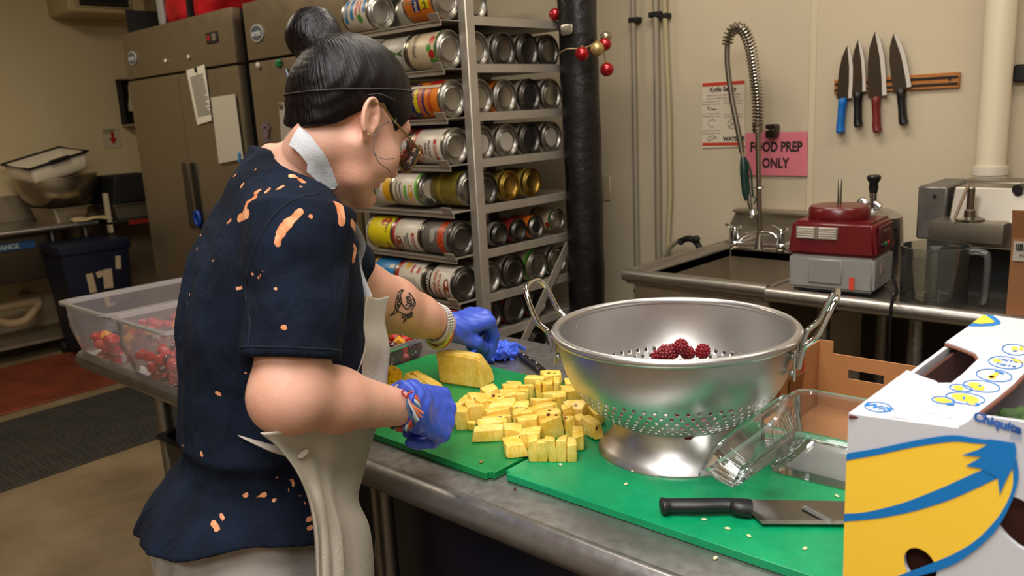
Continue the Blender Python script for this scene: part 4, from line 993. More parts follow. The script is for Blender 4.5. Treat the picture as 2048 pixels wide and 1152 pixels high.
# ================================================================== PREP TABLE
TZ = .9; TROT = .031
t = thing('prep_table', 'long stainless prep table with rolled edge carrying the green cutting boards', 'table', (-2.477, .747, 0), TROT)
tsteel = mat('table_steel', '9b9896', .36, .85, rvar=.06, vscale=35, bump=.0001, bscale=200, var=.05)
LEN = 3.9; DEP = .755
bm = B(); bb(bm, .02, LEN, .015, DEP, TZ-.035, TZ); obj('tabletop', bm, tsteel, t)
def roll(pts, m, name):
    """rolled (bull-nose) rim: half-round section swept along a straight edge"""
    bm = B(); a, b = Vector(pts[0]), Vector(pts[1]); d = (b-a).normalized(); out = Vector((d.y, -d.x, 0)); n = 10
    rows = []
    for p in (a, b):
        row = []
        for k in range(n+1):
            q = PI/2-k*PI/n*1.15; row.append(bm.verts.new(p+out*(.026*math.cos(q))+Vector((0, 0, .0265*math.sin(q)-.0265))))
        rows.append(row)
    for k in range(n): bm.faces.new((rows[0][k], rows[1][k], rows[1][k+1], rows[0][k+1]))
    return obj(name, bm, m, t, solid=.0015)
roll([(0.02, .02, TZ), (LEN, .02, TZ)], tsteel, 'front_edge'); roll([(.02, DEP, TZ), (.02, .02, TZ)], tsteel, 'end_edge')
bm = B(); ball(bm, (.02, .02, TZ-.0265), .0262, n=16); obj('corner_cap', bm, tsteel, t)
for xx in (.27, at_y(752, 1060, .87).x+2.477, 3.5):
    for yy in (.11, .66):
        lg = obj('leg', cyl(B(), (xx, yy, .03), (xx, yy, TZ-.03), .0215, n=18), galv, t)
        obj('foot', lathe(B(), [(.02, 0), (.024, .01), (.022, .05), (.0215, .06)], 16, c=(xx, yy, 0), close=True), mat('foot_black', '1a1a1a', .5), lg)
obj('undershelf', bb(B(), .2, 1.36, .1, .68, .28, .305, bev=.004), galv, t)
obj('undershelf', bb(B(), 2.55, LEN-.2, .1, .68, .28, .305, bev=.004), galv, t)
# navy storage bin under the table
t = thing('storage_bin', 'dark navy plastic bin under the prep table behind the apron', 'bin', (at_y(1058, 1125, .86).x-.26, 1.20, .0), TROT)
bm = B(); bb(bm, -.26, .26, -.24, .24, .02, .74, bev=.02, seg=3); obj('bin_body', bm, mat('navy_dark', '070c2b', .45), t)
bm = B(); bb(bm, -.265, .265, -.25, .25, .72, .76, bev=.01); obj('rim', bm, mat('navy_dark', '070c2b', .45), t)
t = thing('black_crate', 'black plastic crate on the undershelf beneath the clear tubs', 'crate', (-1.92, 1.02, .31), TROT)
bm = B(); pan_bm(bm, .4, .4, .40, taper=.02, th=.004); obj('crate_body', bm, black, t)
# floor drain strip seen under the table front
# ================================================================== CUTTING BOARDS
gb = mat('board_green', '04905a', .33, bump=.0003, bscale=300, rvar=.08, vscale=40, var=.06)
gb2 = mat('board_green_dark', '06803f', .36, bump=.0003, bscale=300, rvar=.08, vscale=40, var=.06)
def board(name, label, x0, x1, y0, dy, rz, m):
    t = thing(name, label, 'cutting board', (x0, y0, TZ+.001), rz)
    bm = B(); bb(bm, 0, x1-x0, 0, dy, 0, .0125)
    bmesh.ops.bevel(bm, geom=[e for e in bm.edges if abs(e.verts[0].co.z-e.verts[1].co.z) > .005], offset=.010, segments=9, affect='EDGES')
    obj('board_slab', bm, m, t, bevel=.002)
    return t
board('cutting_board', 'green cutting board with the standing pineapple wedge on it', -1.53, -.921, .857, .43, .022, gb2)
board('cutting_board', 'green cutting board under the colander and the black-handled knife', -.912, -.20, .889, .44, .038, gb)
BZ = TZ+.0138
# specks of fruit on the boards and table
def scrap(px, py, r, c, label, z=BZ):
    p = at_z(px, py, z); o = obj('fruit_scrap', ball(B(), (0, 0, r*.3), r, (1.3, .8, .5), 7), mat('scrap_'+c, c, .5)); o.location = p; o.rotation_euler = (0, 0, px); tag(o, label, 'fruit scrap', 'tiny fruit scraps around the boards')
for px, py in ((1252, 969), (1458, 952), (1384, 945), (1330, 943), (1267, 943), (1560, 905), (1524, 920), (1502, 930), (1470, 953), (1455, 1058), (1498, 1073), (1674, 993), (1610, 1098), (1408, 1040), (1121, 930)):
    scrap(px, py, .0035, 'c9c99a', 'tiny pale pineapple scrap on the green board around the colander')
for px, py in ((963, 925), (893, 876)): scrap(px, py, .004, '8a6a2a', 'tiny brownish scrap on the green board below the gloved hand')
scrap(1431, 1117, .0035, 'd0c9a0', 'tiny pale scrap on the steel table edge', TZ+.001)
scrap(1030, 978, .003, '5a1a14', 'tiny dark red scrap on the steel table edge', TZ+.001)

# ================================================================== PINEAPPLE
def pine_mat(name, c1, c2, eyes=.0, dark=1.):
    m = bpy.data.materials.new(name); m.use_nodes = True; nt = m.node_tree; N = nt.nodes; L = nt.links; b = N['Principled BSDF']
    g = N.new('ShaderNodeNewGeometry'); mp = N.new('ShaderNodeMapping'); mp.inputs['Scale'].default_value = (1, 1, .35); L.new(g.outputs['Position'], mp.inputs[0])
    n = N.new('ShaderNodeTexNoise'); n.inputs['Scale'].default_value = 260; n.inputs['Detail'].default_value = 4; L.new(mp.outputs[0], n.inputs['Vector'])
    n2 = N.new('ShaderNodeTexNoise'); n2.inputs['Scale'].default_value = 38; n2.inputs['Detail'].default_value = 3; L.new(g.outputs['Position'], n2.inputs['Vector'])
    ad = N.new('ShaderNodeMath'); ad.operation = 'ADD'; L.new(n.outputs[0], ad.inputs[0]); L.new(n2.outputs[0], ad.inputs[1])
    r = N.new('ShaderNodeValToRGB'); r.color_ramp.elements[0].position = .80/2*1.; r.color_ramp.elements[1].position = 1.25/2
    hf = N.new('ShaderNodeMath'); hf.operation = 'MULTIPLY'; hf.inputs[1].default_value = .5; L.new(ad.outputs[0], hf.inputs[0]); L.new(hf.outputs[0], r.inputs[0])
    r.color_ramp.elements[0].color = (*srgb(c1), 1); r.color_ramp.elements[1].color = (*srgb(c2), 1)
    last = r.outputs[0]
    if eyes:
        v = N.new('ShaderNodeTexVoronoi'); v.inputs['Scale'].default_value = eyes; L.new(g.outputs['Position'], v.inputs['Vector'])
        dn = N.new('ShaderNodeMath'); dn.operation = 'MULTIPLY_ADD'; dn.inputs[1].default_value = .12; L.new(n.outputs[0], dn.inputs[0]); L.new(v.outputs['Distance'], dn.inputs[2])
        lt = N.new('ShaderNodeMath'); lt.operation = 'LESS_THAN'; lt.inputs[1].default_value = .215; L.new(dn.outputs[0], lt.inputs[0])
        mx = N.new('ShaderNodeMix'); mx.data_type = 'RGBA'; L.new(lt.outputs[0], mx.inputs[0]); L.new(last, mx.inputs[6]); mx.inputs[7].default_value = (*srgb('6a3a14'), 1); last = mx.outputs[2]
    L.new(last, b.inputs['Base Color']); b.inputs['Roughness'].default_value = .38
    b.inputs['Subsurface Weight'].default_value = .25; b.inputs['Subsurface Radius'].default_value = (.006, .004, .001); b.inputs['Subsurface Scale'].default_value = 1
    bp = N.new('ShaderNodeBump'); bp.inputs['Distance'].default_value = .0012; L.new(hf.outputs[0], bp.inputs['Height']); L.new(bp.outputs[0], b.inputs['Normal'])
    return m
PM = pine_mat('pineapple_flesh', 'eabb38', 'f8e07c', 42); PM2 = pine_mat('pineapple_flesh_plain', 'e8bc40', 'f6da78'); PM3 = pine_mat('pineapple_outer', 'e0ac28', 'efcd5e', 50)
rnd = random.Random(11); S_ = .00083
PPROTO = []
def piece_mesh(l, w, h, seed, tp=.0):
    bm = B(); bb(bm, -l/2, l/2, -w/2, w/2, 0, h); r = random.Random(seed)
    for v in bm.verts:
        v.co.x += (r.random()-.5)*l*.22; v.co.y += (r.random()-.5)*w*.26
        if v.co.z > h/2: v.co.z += (r.random()-.5)*h*.34; v.co.x *= 1-tp
    bmesh.ops.subdivide_edges(bm, edges=bm.edges[:], cuts=3, use_grid_fill=True, smooth=.08)
    for v in bm.verts:
        n_ = noise.noise_vector(v.co*90+Vector((seed, 0, 0)))*.0011; v.co += n_
        if v.co.z < .002: v.co.z = max(0, v.co.z)
    return bm
pc = [0]
def piece(px, py, l, w, h, yaw=0, z=0., m=None, tp=0., tilt=0., lab=None):
    if l > 25: l *= 1.12; w *= 1.18
    p = at_z(px, py, BZ); i = pc[0]; pc[0] += 1
    off = Vector((-.69, .72, 0))*(w*S_/2)
    o = obj('pineapple_chunk', piece_mesh(l*S_, w*S_, h*S_, i, tp), m or PM, bevel=.0015)
    o.location = p+off+Vector((0, 0, z*S_)); o.rotation_euler = (tilt+(rnd.random()-.5)*(.16 if l < 30 else .1), (rnd.random()-.5)*.12, math.radians(43.7+yaw+(rnd.random()-.5)*14))
    tag(o, lab or 'cut yellow pineapple chunk in the heap between the glove and the colander', 'pineapple', 'pineapple chunks heaped on the cutting boards')
def slices(px, py, n, l, w, h, yaw, dx, dy, axis='w', tp=0., hh=0):
    for k in range(n): piece(px+dx*k, py+dy*k, l+rnd.uniform(-3, 3), w, h+hh*k+rnd.uniform(-2, 2), yaw+rnd.uniform(-3, 3), tp=tp, m=PM if k % 3 else PM2)
# front slab cut in five upright slices
for k in range(5): piece(1066+k*19.5, 925-.3*k, 18.5, 30, 46, rnd.uniform(-2, 2), m=PM2, lab='thin upright pineapple slice in the sliced slab nearest the table edge')
piece(1029, 917, 40, 42, 27, 10, tp=.15); piece(1160, 905, 22, 60, 36, 0, tp=.0); piece(1186, 880, 24, 70, 34, 22); 
slices(982, 884, 7, 66, 17, 31, 4, 5.2, -10.5, tp=.18, hh=1.2)
piece(1027, 892, 34, 30, 36, 0); piece(1060, 898, 38, 34, 34, 2); piece(1056, 874, 40, 30, 38, 0); piece(1048, 856, 40, 30, 36, 3); piece(1045, 838, 38, 30, 34, -4)
for k in range(4): piece(1104-k*5, 878-k*12.5, 50, 20, 44+k*2, 0+rnd.uniform(-3, 3), tp=.06, m=PM2 if k == 0 else PM)
for k in range(3): piece(1141-k*3, 876-k*13, 20, 22, 42, rnd.uniform(-3, 3))
piece(1160, 862, 22, 30, 28, 12); piece(1152, 845, 42, 30, 38, -4); piece(1178, 836, 36, 34, 34, 8); piece(1196, 850, 22, 50, 30, 14); piece(1182, 868, 30, 30, 26, 20)
piece(1122, 822, 26, 30, 36, 5); piece(1146, 812, 44, 40, 36, 0, m=PM2); piece(1100, 818, 34, 30, 34, 10); piece(1172, 805, 30, 40, 30, -6)
for k in range(4): piece(1078+k*12, 800-k*1.5, 13, 46, 36+k, rnd.uniform(-4, 4))
piece(1118, 792, 16, 46, 36, -3); piece(1140, 788, 20, 40, 28, 5); piece(1060, 800, 24, 40, 30, 6); piece(1070, 782, 40, 30, 27, -5, z=6); piece(1104, 776, 40, 36, 26, 2, z=10)
slices(1002, 822, 4, 44, 20, 32, -4, 9, -7.5); slices(1042, 818, 3, 26, 20, 36, 8, 2, -9)
piece(1030, 795, 36, 30, 28, 0, z=4); piece(1050, 806, 30, 30, 40, 8)
piece(925, 860, 27, 30, 42, -4, m=PM2); piece(952, 850, 36, 34, 42, 18, tp=.1, m=PM2); piece(943, 862, 18, 20, 20, 0); piece(920, 846, 22, 40, 40, -12)
slices(934, 842, 4, 40, 18, 38, -16, 6, -8); piece(958, 828, 40, 34, 40, 10); piece(980, 808, 40, 30, 34, 22, tp=.2); piece(975, 826, 30, 30, 44, 30); piece(990, 830, 36, 30, 36, -5)
piece(966, 842, 24, 26, 50, 35, tp=.25, m=PM2); piece(1012, 806, 34, 30, 30, 12)
# the large wedge standing on the board
def hullmesh(pts): 
    bm = B(); vs = [bm.verts.new(p) for p in pts]; r = bmesh.ops.convex_hull(bm, input=vs)
    return bm
def wedge(name, label, base, hs, m, bv=.004):
    """base: world xy list (ccw) on the board; top: list of (dx, dy, z)"""
    pts = [Vector((x, y, BZ)) for x, y in base]+[Vector(q) for q in hs]
    c = sum((p for p in pts[:len(base)]), Vector())/len(base)
    t_ = thing(name, label, 'pineapple', c)
    bm = hullmesh([p-c for p in pts])
    bmesh.ops.bevel(bm, geom=bm.edges[:], offset=bv, segments=3, affect='EDGES')
    obj('flesh', bm, m, t_, ang=.5); return t_
a = at_z(880, 766, BZ); b = at_z(966, 779, BZ); c_ = at_z(991, 762, BZ)
def up(px, py, ref): # point above/near a base point at the pixel, same camera depth
    zf = (RC.transposed() @ (ref-CAM)).z; return at_d(px, py, zf)
bk = Vector((-.69, .72, 0))
wp = pine_mat('pineapple_wedge', 'dcb23c', 'efd070')
wedge('pineapple_wedge', 'large pineapple wedge standing on its cut side on the green board', [(a.x, a.y), (b.x, b.y), (c_.x, c_.y), ((a+bk*.06).x, (a+bk*.06).y)], [up(871, 702, a), up(955, 716, b), up(985, 738, c_)+Vector((0, 0, 0)), up(900, 697, a+bk*.03), up(962, 706, b+bk*.04)], wp, .003)
a = at_z(835, 800, BZ); b = at_z(892, 800, BZ)
wedge('pineapple_wedge', 'pineapple half slab with dark eyes lying behind the near gloved hand', [(a.x-.03, a.y-.03), (b.x, b.y), ((b+bk*.06).x, (b+bk*.06).y), ((a+bk*.10).x, (a+bk*.10).y)], [up(812, 740, a), up(835, 738, a+bk*.03), up(885, 768, b+bk*.02), up(803, 752, a)], PM3, .006)
a = at_z(776, 800, BZ); b = at_z(800, 790, BZ)
wedge('pineapple_wedge', 'bright pineapple piece between the apron bib and the small berry tray', [(a.x, a.y), (b.x, b.y), ((b+bk*.06).x, (b+bk*.06).y), ((a+bk*.06).x, (a+bk*.06).y)], [up(772, 730, a), up(778, 723, a+bk*.02), up(804, 735, b+bk*.01), up(805, 745, b)], pine_mat('pineapple_bright', 'e5a80c', 'f4c525', 60), .006)
# ================================================================== COLANDER
CC = Vector((-.745, 1.152, BZ))
t = thing('colander', 'large aluminium colander with wire loop handles standing on the green cutting boards', 'colander', CC)
calu = mat('colander_aluminium', 'c4c1be', .36, .95, rvar=.03, vscale=12)
HT, R1 = .214, .197
def bp_(s):   # s in 0..1 from bottom centre to rim: profile of the bowl
    a = s*PI/2; k = .80
    return (R1*(math.sin(a)**k), .040+(HT-.040)*(1-math.cos(a)**.92))
NS = 200; sl = [bp_(i/NS) for i in range(NS+1)]; al = [0]
for i in range(NS): al.append(al[-1]+math.hypot(sl[i+1][0]-sl[i][0], sl[i+1][1]-sl[i][1]))
TOT = al[-1]
def prof(d):
    i = min(max(j for j in range(0, NS+1) if al[j] <= d+1e-9), NS-1); f = (d-al[i])/(al[i+1]-al[i]); return (sl[i][0]+(sl[i+1][0]-sl[i][0])*f, sl[i][1]+(sl[i+1][1]-sl[i][1])*f)
bm = B(); NC = 132
dz = [i for i in range(NS+1) if sl[i][1] > .072][0]; D0 = al[dz]; ROWS = 6; DH = .0125
def cpt(u, d):
    r, z = prof(min(d, TOT)); a = 2*PI*u/NC; return Vector((r*math.cos(a), r*math.sin(a), z))
rows_v = {}
def gv(i2, j2):   # shared grid vertex on half-steps
    k = (i2 % (2*NC), j2)
    if k not in rows_v: rows_v[k] = bm.verts.new(cpt(k[0]/2, D0+j2*DH/2))
    return rows_v[k]
for j in range(ROWS):
    for i in range(NC):
        ring_ = [gv(2*i, 2*j), gv(2*i+1, 2*j), gv(2*i+2, 2*j), gv(2*i+2, 2*j+1), gv(2*i+2, 2*j+2), gv(2*i+1, 2*j+2), gv(2*i, 2*j+2), gv(2*i, 2*j+1)]
        if (i+j) % 2 == 0:
            r, z = prof(D0+(j+.5)*DH); hr = .0033
            inn = []
            for a in (225, 270, 315, 0, 45, 90, 135, 180):
                q = math.radians(a); inn.append(bm.verts.new(cpt(i+.5+hr*math.cos(q)/(2*PI*r/NC), D0+(j+.5)*DH+hr*math.sin(q))))
            for k in range(8): bm.faces.new((ring_[k], ring_[(k+1) % 8], inn[(k+1) % 8], inn[k]))
        else: bm.faces.new(ring_)
# plain zones above and below the perforated band
def band(d0, d1, n, jrow):
    prev = [gv(i, jrow) for i in range(2*NC)]
    for k in range(1, n+1):
        d = d0+(d1-d0)*k/n; cur = [bm.verts.new(cpt(i/2, max(d, .002))) for i in range(2*NC)] 
        for i in range(2*NC): bm.faces.new((prev[i], prev[(i+1) % (2*NC)], cur[(i+1) % (2*NC)], cur[i]))
        prev = cur
    return prev
band(D0+ROWS*DH, TOT, 14, 2*ROWS); lp = band(D0, .02, 8, 0); bm.faces.new(lp)
co = obj('bowl', bm, calu, t, ang=0, solid=.0010, offs=-1)
RR = bp_(1)
bm = B(); tube(bm, [(R1*1.018*math.cos(2*PI*k/96), R1*1.018*math.sin(2*PI*k/96), HT-.002) for k in range(96)], .0075, 12, closed=True); obj('rolled_rim', bm, calu, t)
def foot(r, z, a, i):
    d = .9 if z < .02 else .0
    flat = .012*max(0, math.cos(a-(-1.02)))**14+.006*max(0, math.cos(a-.35))**10
    return (r*(1-flat*d*1.6)+.0015*math.sin(5*a)*d, z+(.0015*math.sin(3*a+1) if .003 < z < .03 else 0))
obj('foot_ring', lathe(B(), [(.100, .058), (.101, .046), (.104, .036), (.112, .022), (.124, .008), (.132, .001), (.134, .000), (.1335, .003), (.125, .011), (.113, .025), (.105, .040), (.102, .058)], 72, fn=foot), calu, t)
for s, ang0 in ((-1, 44+180-24), (1, 44-22)):
    A = math.radians(ang0); er = Vector((math.cos(A), math.sin(A), 0)); et = Vector((-math.sin(A), math.cos(A), 0)); z1 = Vector((0, 0, 1))
    P0 = er*(R1*1.01)+z1*(HT-.035)
    pts = [P0-et*.045+er*.004-z1*.01, P0-et*.046+er*.012+z1*.025, P0-et*.05+er*.03+z1*.045, P0-et*.045+er*.048+z1*.085, P0-et*.03+er*.056+z1*.10, P0+er*.058+z1*.103, P0+et*.03+er*.056+z1*.10, P0+et*.045+er*.048+z1*.085, P0+et*.05+er*.03+z1*.045, P0+et*.046+er*.012+z1*.025, P0+et*.045+er*.004-z1*.01]
    h = obj('handle', tube(B(), spline(pts, 6), .0048, 10), chrome, t)
    for q in (-1, 1):
        bm = B(); c = P0+et*q*.045-er*.002; box(bm, c+z1*-.005, (.004, .018, .05), (0, 0, A), bev=.0015)
        for dz_ in (-.018, .010): ball(bm, c+z1*dz_-er*.003, .006, n=10)
        obj('rivet_plate', bm, calu, h)
# raspberries
rasp = mat('raspberry', '7d0a1c', .45, sss=.1)
def berry_mesh(r, seed=0):
    bm = B(); rn = random.Random(seed)
    ball(bm, (0, 0, 0), r*.86, (1, 1, 1.12), 10)
    for k in range(46):
        z = 1-2*(k+.5)/46; q = math.sqrt(1-z*z); a = k*2.39996; ball(bm, (r*.86*q*math.cos(a), r*.86*q*math.sin(a), r*.98*z), r*.23, n=6)
    return bm
o0 = obj('raspberry', berry_mesh(.0125), rasp); tag(o0, 'red raspberry in the heap inside the colander', 'raspberry', 'raspberries in the colander')
rn = random.Random(5); spots = []
top = [(1332, 704, .165), (1362, 692, .182), (1345, 703, .168), (1405, 703, .165), (1318, 712, .155), (1375, 706, .160)]
for px, py, z in top: p = at_z(px, py, BZ+z); spots.append(p)
cb = sum(spots, Vector())/len(spots)
for k in range(44):
    rr = .105*math.sqrt(rn.random()); a = rn.random()*2*PI; z = .068+.020*(k//16)*1.0; rr *= max(.25, 1-(k//16)*.13)
    spots.append(Vector((CC.x+(cb.x-CC.x)*.35*(k//16)/4+rr*math.cos(a), CC.y+(cb.y-CC.y)*.35*(k//16)/4+rr*math.sin(a), CC.z+z)))
for i, p in enumerate(spots):
    o = o0 if i == 0 else copy_tree(o0); o.location = p; o.rotation_euler = (rn.random()*3, rn.random()*3, rn.random()*3)
    o['label'] = 'red raspberry on top of the heap inside the colander' if i < 6 else 'red raspberry deep in the heap inside the colander'

# ================================================================== KNIVES ON THE BOARDS
kb = mat('knife_blade', '8f8b88', .24, 1, rvar=.06, vscale=30)
t = thing('kitchen_knife', 'wide-bladed knife with black plastic handle lying in front of the colander', 'knife', at_z(1410, 1018, BZ))
L0 = at_z(1410, 1018, BZ)
hl = [at_z(1330, 1012, BZ+.012)-L0, at_z(1345, 1011, BZ+.012)-L0, at_z(1400, 1011, BZ+.013)-L0, at_z(1455, 1010, BZ+.013)-L0, at_z(1478, 1014, BZ+.013)-L0, at_z(1500, 1018, BZ+.010)-L0]
obj('handle', tube(B(), spline([hl[0]-(hl[1]-hl[0])*.7]+hl, 5), [float(np.interp(k/30, [0, .05, .12, .3, .5, .7, .85, 1], [.006, .0135, .0155, .013, .0128, .0125, .0155, .0165])) for k in range(31)], 16, flat=.8), mat('knife_black', '141517', .42, bump=.0002, bscale=300), t)
bz = BZ+.0035
bl = [at_z(1496, 1001, bz), at_z(1700, 1005, bz), at_z(1720, 1050, bz), at_z(1524, 1049, bz), at_z(1497, 1026, bz)]
obj('blade', prism(B(), [(p.x-L0.x, p.y-L0.y) for p in bl], .002, T((0, 0, bz-L0.z))), kb, t, smooth=False)
be = [at_z(1519, 1041, bz+.002), at_z(1715, 1042, bz+.002), at_z(1719, 1049, bz+.002), at_z(1524, 1048, bz+.002)]
obj('cutting_edge', prism(B(), [(p.x-L0.x, p.y-L0.y) for p in be], .0006, T((0, 0, bz+.002-L0.z))), mat('edge_bright', 'b9b5b0', .35, 1), t, smooth=False)
kz_ = TZ+.006
t = thing('paring_knife', 'small knife with riveted black handle lying on the steel behind the pineapple', 'knife', at_z(1060, 722, TZ)); L0 = at_z(1060, 722, TZ)
h0, h1, tip = at_z(1040, 709, TZ+.01)-L0, at_z(1081, 738, TZ+.01)-L0, at_z(1140, 780, TZ+.006)-L0
h = obj('handle', tube(B(), spline([h0, h0.lerp(h1, .5)+Vector((0, 0, .001)), h1], 6), [.006]+[.0095]*11+[.007], 12, flat=.7), black, t)
bm = B()
for f in (.2, .5, .8): ball(bm, h0.lerp(h1, f)+Vector((.0, 0, .0065)), .0028, n=8)
obj('rivet', bm, chrome, h)
ax = (tip-h1).normalized(); sd = Vector((-ax.y, ax.x, 0))
bm = B(); pts = [h1-sd*.009, h1+(tip-h1)*.6-sd*.010, h1+(tip-h1)*1.25+sd*.006, h1+(tip-h1)*.6+sd*.0115, h1+sd*.011]
prism(bm, [(p.x, p.y) for p in pts], .0015, T((0, 0, .006))); obj('blade', bm, kb, t, smooth=False)
obj('bolster', tube(B(), [h1-ax*.004, h1+ax*.008], .0105, 12, flat=.6), kb, t)

# ================================================================== CLEAR TUBS + FRUIT
tubm = clear('tub_plastic', (.86, .84, .84), .20, .12, (.62, .57, .56), 1.1)
rimm = clear('tub_rim', (.8, .78, .76), .40, .12, (.72, .68, .66), 1.6)
def rrect(ax, ay, r, z, n=6):
    out = []
    for cxx, cyy, a0 in ((ax-r, ay-r, 0), (-ax+r, ay-r, PI/2), (-ax+r, -ay+r, PI), (ax-r, -ay+r, 3*PI/2)):
        for k in range(n): a = a0+PI/2*k/(n-1); out.append(Vector((cxx+r*math.cos(a), cyy+r*math.sin(a), z)))
    return out
def ringloft(bm, loops, cap0=False, cap1=False):
    L = [[bm.verts.new(p) for p in l] for l in loops]; n = len(L[0])
    for a, b in zip(L, L[1:]):
        for k in range(n): bm.faces.new((a[k], a[(k+1) % n], b[(k+1) % n], b[k]))
    if cap0: bm.faces.new(L[0][::-1])
    if cap1: bm.faces.new(L[-1])
    return bm
def clear_tub(label, c, lx, ly, h, rz=0., taper=.03, lip=.013, m=tubm, rm=rimm, name='food_storage_tub', th=.003):
    t = thing(name, label, 'tub', c, rz); a, b = lx/2, ly/2
    obj('tub_wall', ringloft(B(), [rrect(a-taper, b-taper, .03, .003), rrect(a-taper*.45, b-taper*.45, .03, h*.5), rrect(a-lip, b-lip, .03, h-.012)], cap0=True), m, t)
    obj('rim', ringloft(B(), [rrect(a-lip, b-lip, .03, h-.014), rrect(a-lip+.001, b-lip+.001, .03, h), rrect(a, b, .032, h), rrect(a, b, .032, h-.007), rrect(a-.004, b-.004, .032, h-.008)]), rm, t)
    return t
ra = at_z(107, 602, 1.045)
# far tub and near tub, long sides towards the wall
clear_tub('large clear tub of mixed fruit at the far end of the prep table', (ra.x+.165, ra.y+.235, TZ+.0005), .325, .46, 1.045-TZ, .03)
clear_tub('large clear plastic tub of red fruit, the one nearer the woman\'s back', (ra.x+.165+.332, ra.y+.245, TZ+.0005), .325, .46, 1.045-TZ, .03)
straw = mat('strawberry', '9c1016', .35, sss=.1, bump=.0006, bscale=260, col2='c0281c', vscale=40)
bluebm = mat('blueberry', '1e2440', .5); ygr = mat('yellow_fruit', 'd9932a', .4); cher = mat('dark_cherry', '3c0a12', .22)
def fruit_proto(kind):
    if kind == 'strawberry':
        v, f = grid(lambda u, w: (0, 0, 0), 2, 2)
        bm = lathe(B(), [(0, -.017), (.006, -.014), (.012, -.004), (.0145, .006), (.012, .013), (.004, .015), (0, .0145)], 14); return obj('strawberry', bm, straw)
    if kind == 'blueberry':
        return obj('blueberry', lathe(B(), [(0, -.0075), (.005, -.006), (.008, 0), (.006, .0055), (.003, .0068), (.0025, .0055), (0, .0055)], 14), bluebm)
    if kind == 'melon_cube':
        return obj('melon_cube', bb(B(), -.011, .011, -.011, .011, -.011, .011, bev=.003, seg=2), ygr)
    return obj('cherry', lathe(B(), [(0, -.0105), (.007, -.0085), (.0115, -.001), (.0105, .006), (.005, .009), (0, .0078)], 16), cher)
FP = {}
def fruits(kinds, n, c, hx_, hy_, z0, layers, where, group, seed, rz=0.):
    rn = random.Random(seed); i = 0; used = []
    per = n//layers
    for L_i in range(layers):
        tries = 0; cnt = 0
        while cnt < per and tries < 4000:
            tries += 1; x = rn.uniform(-hx_, hx_); y = rn.uniform(-hy_, hy_)
            if any(abs(z-L_i) == 0 and (x-a)**2+(y-b)**2 < .021**2 for a, b, z in used): continue
            used.append((x, y, L_i)); k = kinds[rn.randrange(len(kinds))] if not isinstance(kinds, dict) else None
            if k not in FP: FP[k] = fruit_proto(k); o = FP[k]
            else: o = copy_tree(FP[k])
            o.location = (c[0]+x*math.cos(rz)-y*math.sin(rz), c[1]+x*math.sin(rz)+y*math.cos(rz), z0+L_i*.021+rn.uniform(-.002, .002)); o.rotation_euler = (rn.random()*6, rn.random()*6, rn.random()*6)
            tag(o, {'strawberry': 'red strawberry', 'blueberry': 'dark blueberry', 'melon_cube': 'yellow orange fruit cube', 'cherry': 'dark red cherry'}[k]+' '+where, {'melon_cube': 'fruit cube'}.get(k, k), k.replace('_', ' ')+' pieces '+group)
            cnt += 1; i += 1
fruits(['strawberry', 'strawberry', 'blueberry', 'melon_cube', 'strawberry'], 84, (ra.x+.165, ra.y+.235), .115, .18, TZ+.018, 2, 'inside the clear tub at the table end', 'in the tub at the table end', 3, .03)
fruits(['strawberry', 'strawberry', 'cherry', 'strawberry'], 96, (ra.x+.497, ra.y+.245), .115, .18, TZ+.018, 2, 'inside the clear tub nearer the woman', 'in the tub by the woman', 4, .03)
# small berry tray by the far hand
rc = at_z(862, 673, TZ+.062); rl = at_z(775, 722, TZ+.062)
pinkish = clear('tray_plastic', (.9, .8, .82), .12, .06, (.7, .5, .55), 1.6)
ctr = Vector((rc.x-.10, rc.y-.10, TZ+.0005))
clear_tub('small clear plastic tray of cherries and strawberries under the tattooed forearm', ctr, .19, .20, .062, .1, taper=.012, lip=.007, m=pinkish, rm=clear('tray_rim', (.9, .8, .82), .3, .06, (.8, .6, .65), 2.), name='berry_tray')
fruits(['cherry', 'cherry', 'strawberry', 'cherry', 'blueberry'], 66, (ctr.x, ctr.y), .072, .077, TZ+.014, 2, 'in the small berry tray', 'in the berry tray', 6, .1)
fruits(['strawberry', 'strawberry', 'cherry', 'melon_cube'], 18, (ctr.x+.01, ctr.y), .06, .065, TZ+.058, 1, 'heaped on top of the small berry tray', 'on the berry tray', 7, .1)

# ================================================================== CRUMPLED GLOVE
glove_blue = mat('nitrile_blue', '2c3da8', .42, bump=.0006, bscale=90, var=.08, vscale=20)
gc = at_z(992, 716, TZ)
def crump(P):
    q = P/np.array([.060, .042, .022]); d = (np.linalg.norm(q, axis=1)-1)*.022
    return d+.011*np.abs(vnoise(P, 48, 3, 1))-.011*np.abs(vnoise(P, 62, 9, 2))+.001
v, F = surfnet(crump, [-.08, -.065, -.03], [.08, .065, .05], .0024); v = relax(v, F, 1); v[:, 2] += .02
t = thing('crumpled_glove', 'crumpled bright blue nitrile glove on the steel beside the far hand', 'glove', (gc.x, gc.y, TZ), .7)
obj('glove_body', (v, F), mat('nitrile_bright', '3f63e0', .4), t)
bm = B()
for k, (a, l) in enumerate(((.6, .05), (-.4, .045), (2.6, .05))):
    pts = [Vector((math.cos(a)*s, math.sin(a)*s, .012+.02*math.sin(s*60+k))) for s in (.02, .035, .05, .02+l)]; tube(bm, spline(pts, 4), [.009, .010, .011, .010, .009, .009, .008, .008, .008, .007, .006, .006, .004], 8, flat=.4)
obj('glove_finger', bm, mat('nitrile_bright', '3f63e0', .4), t)

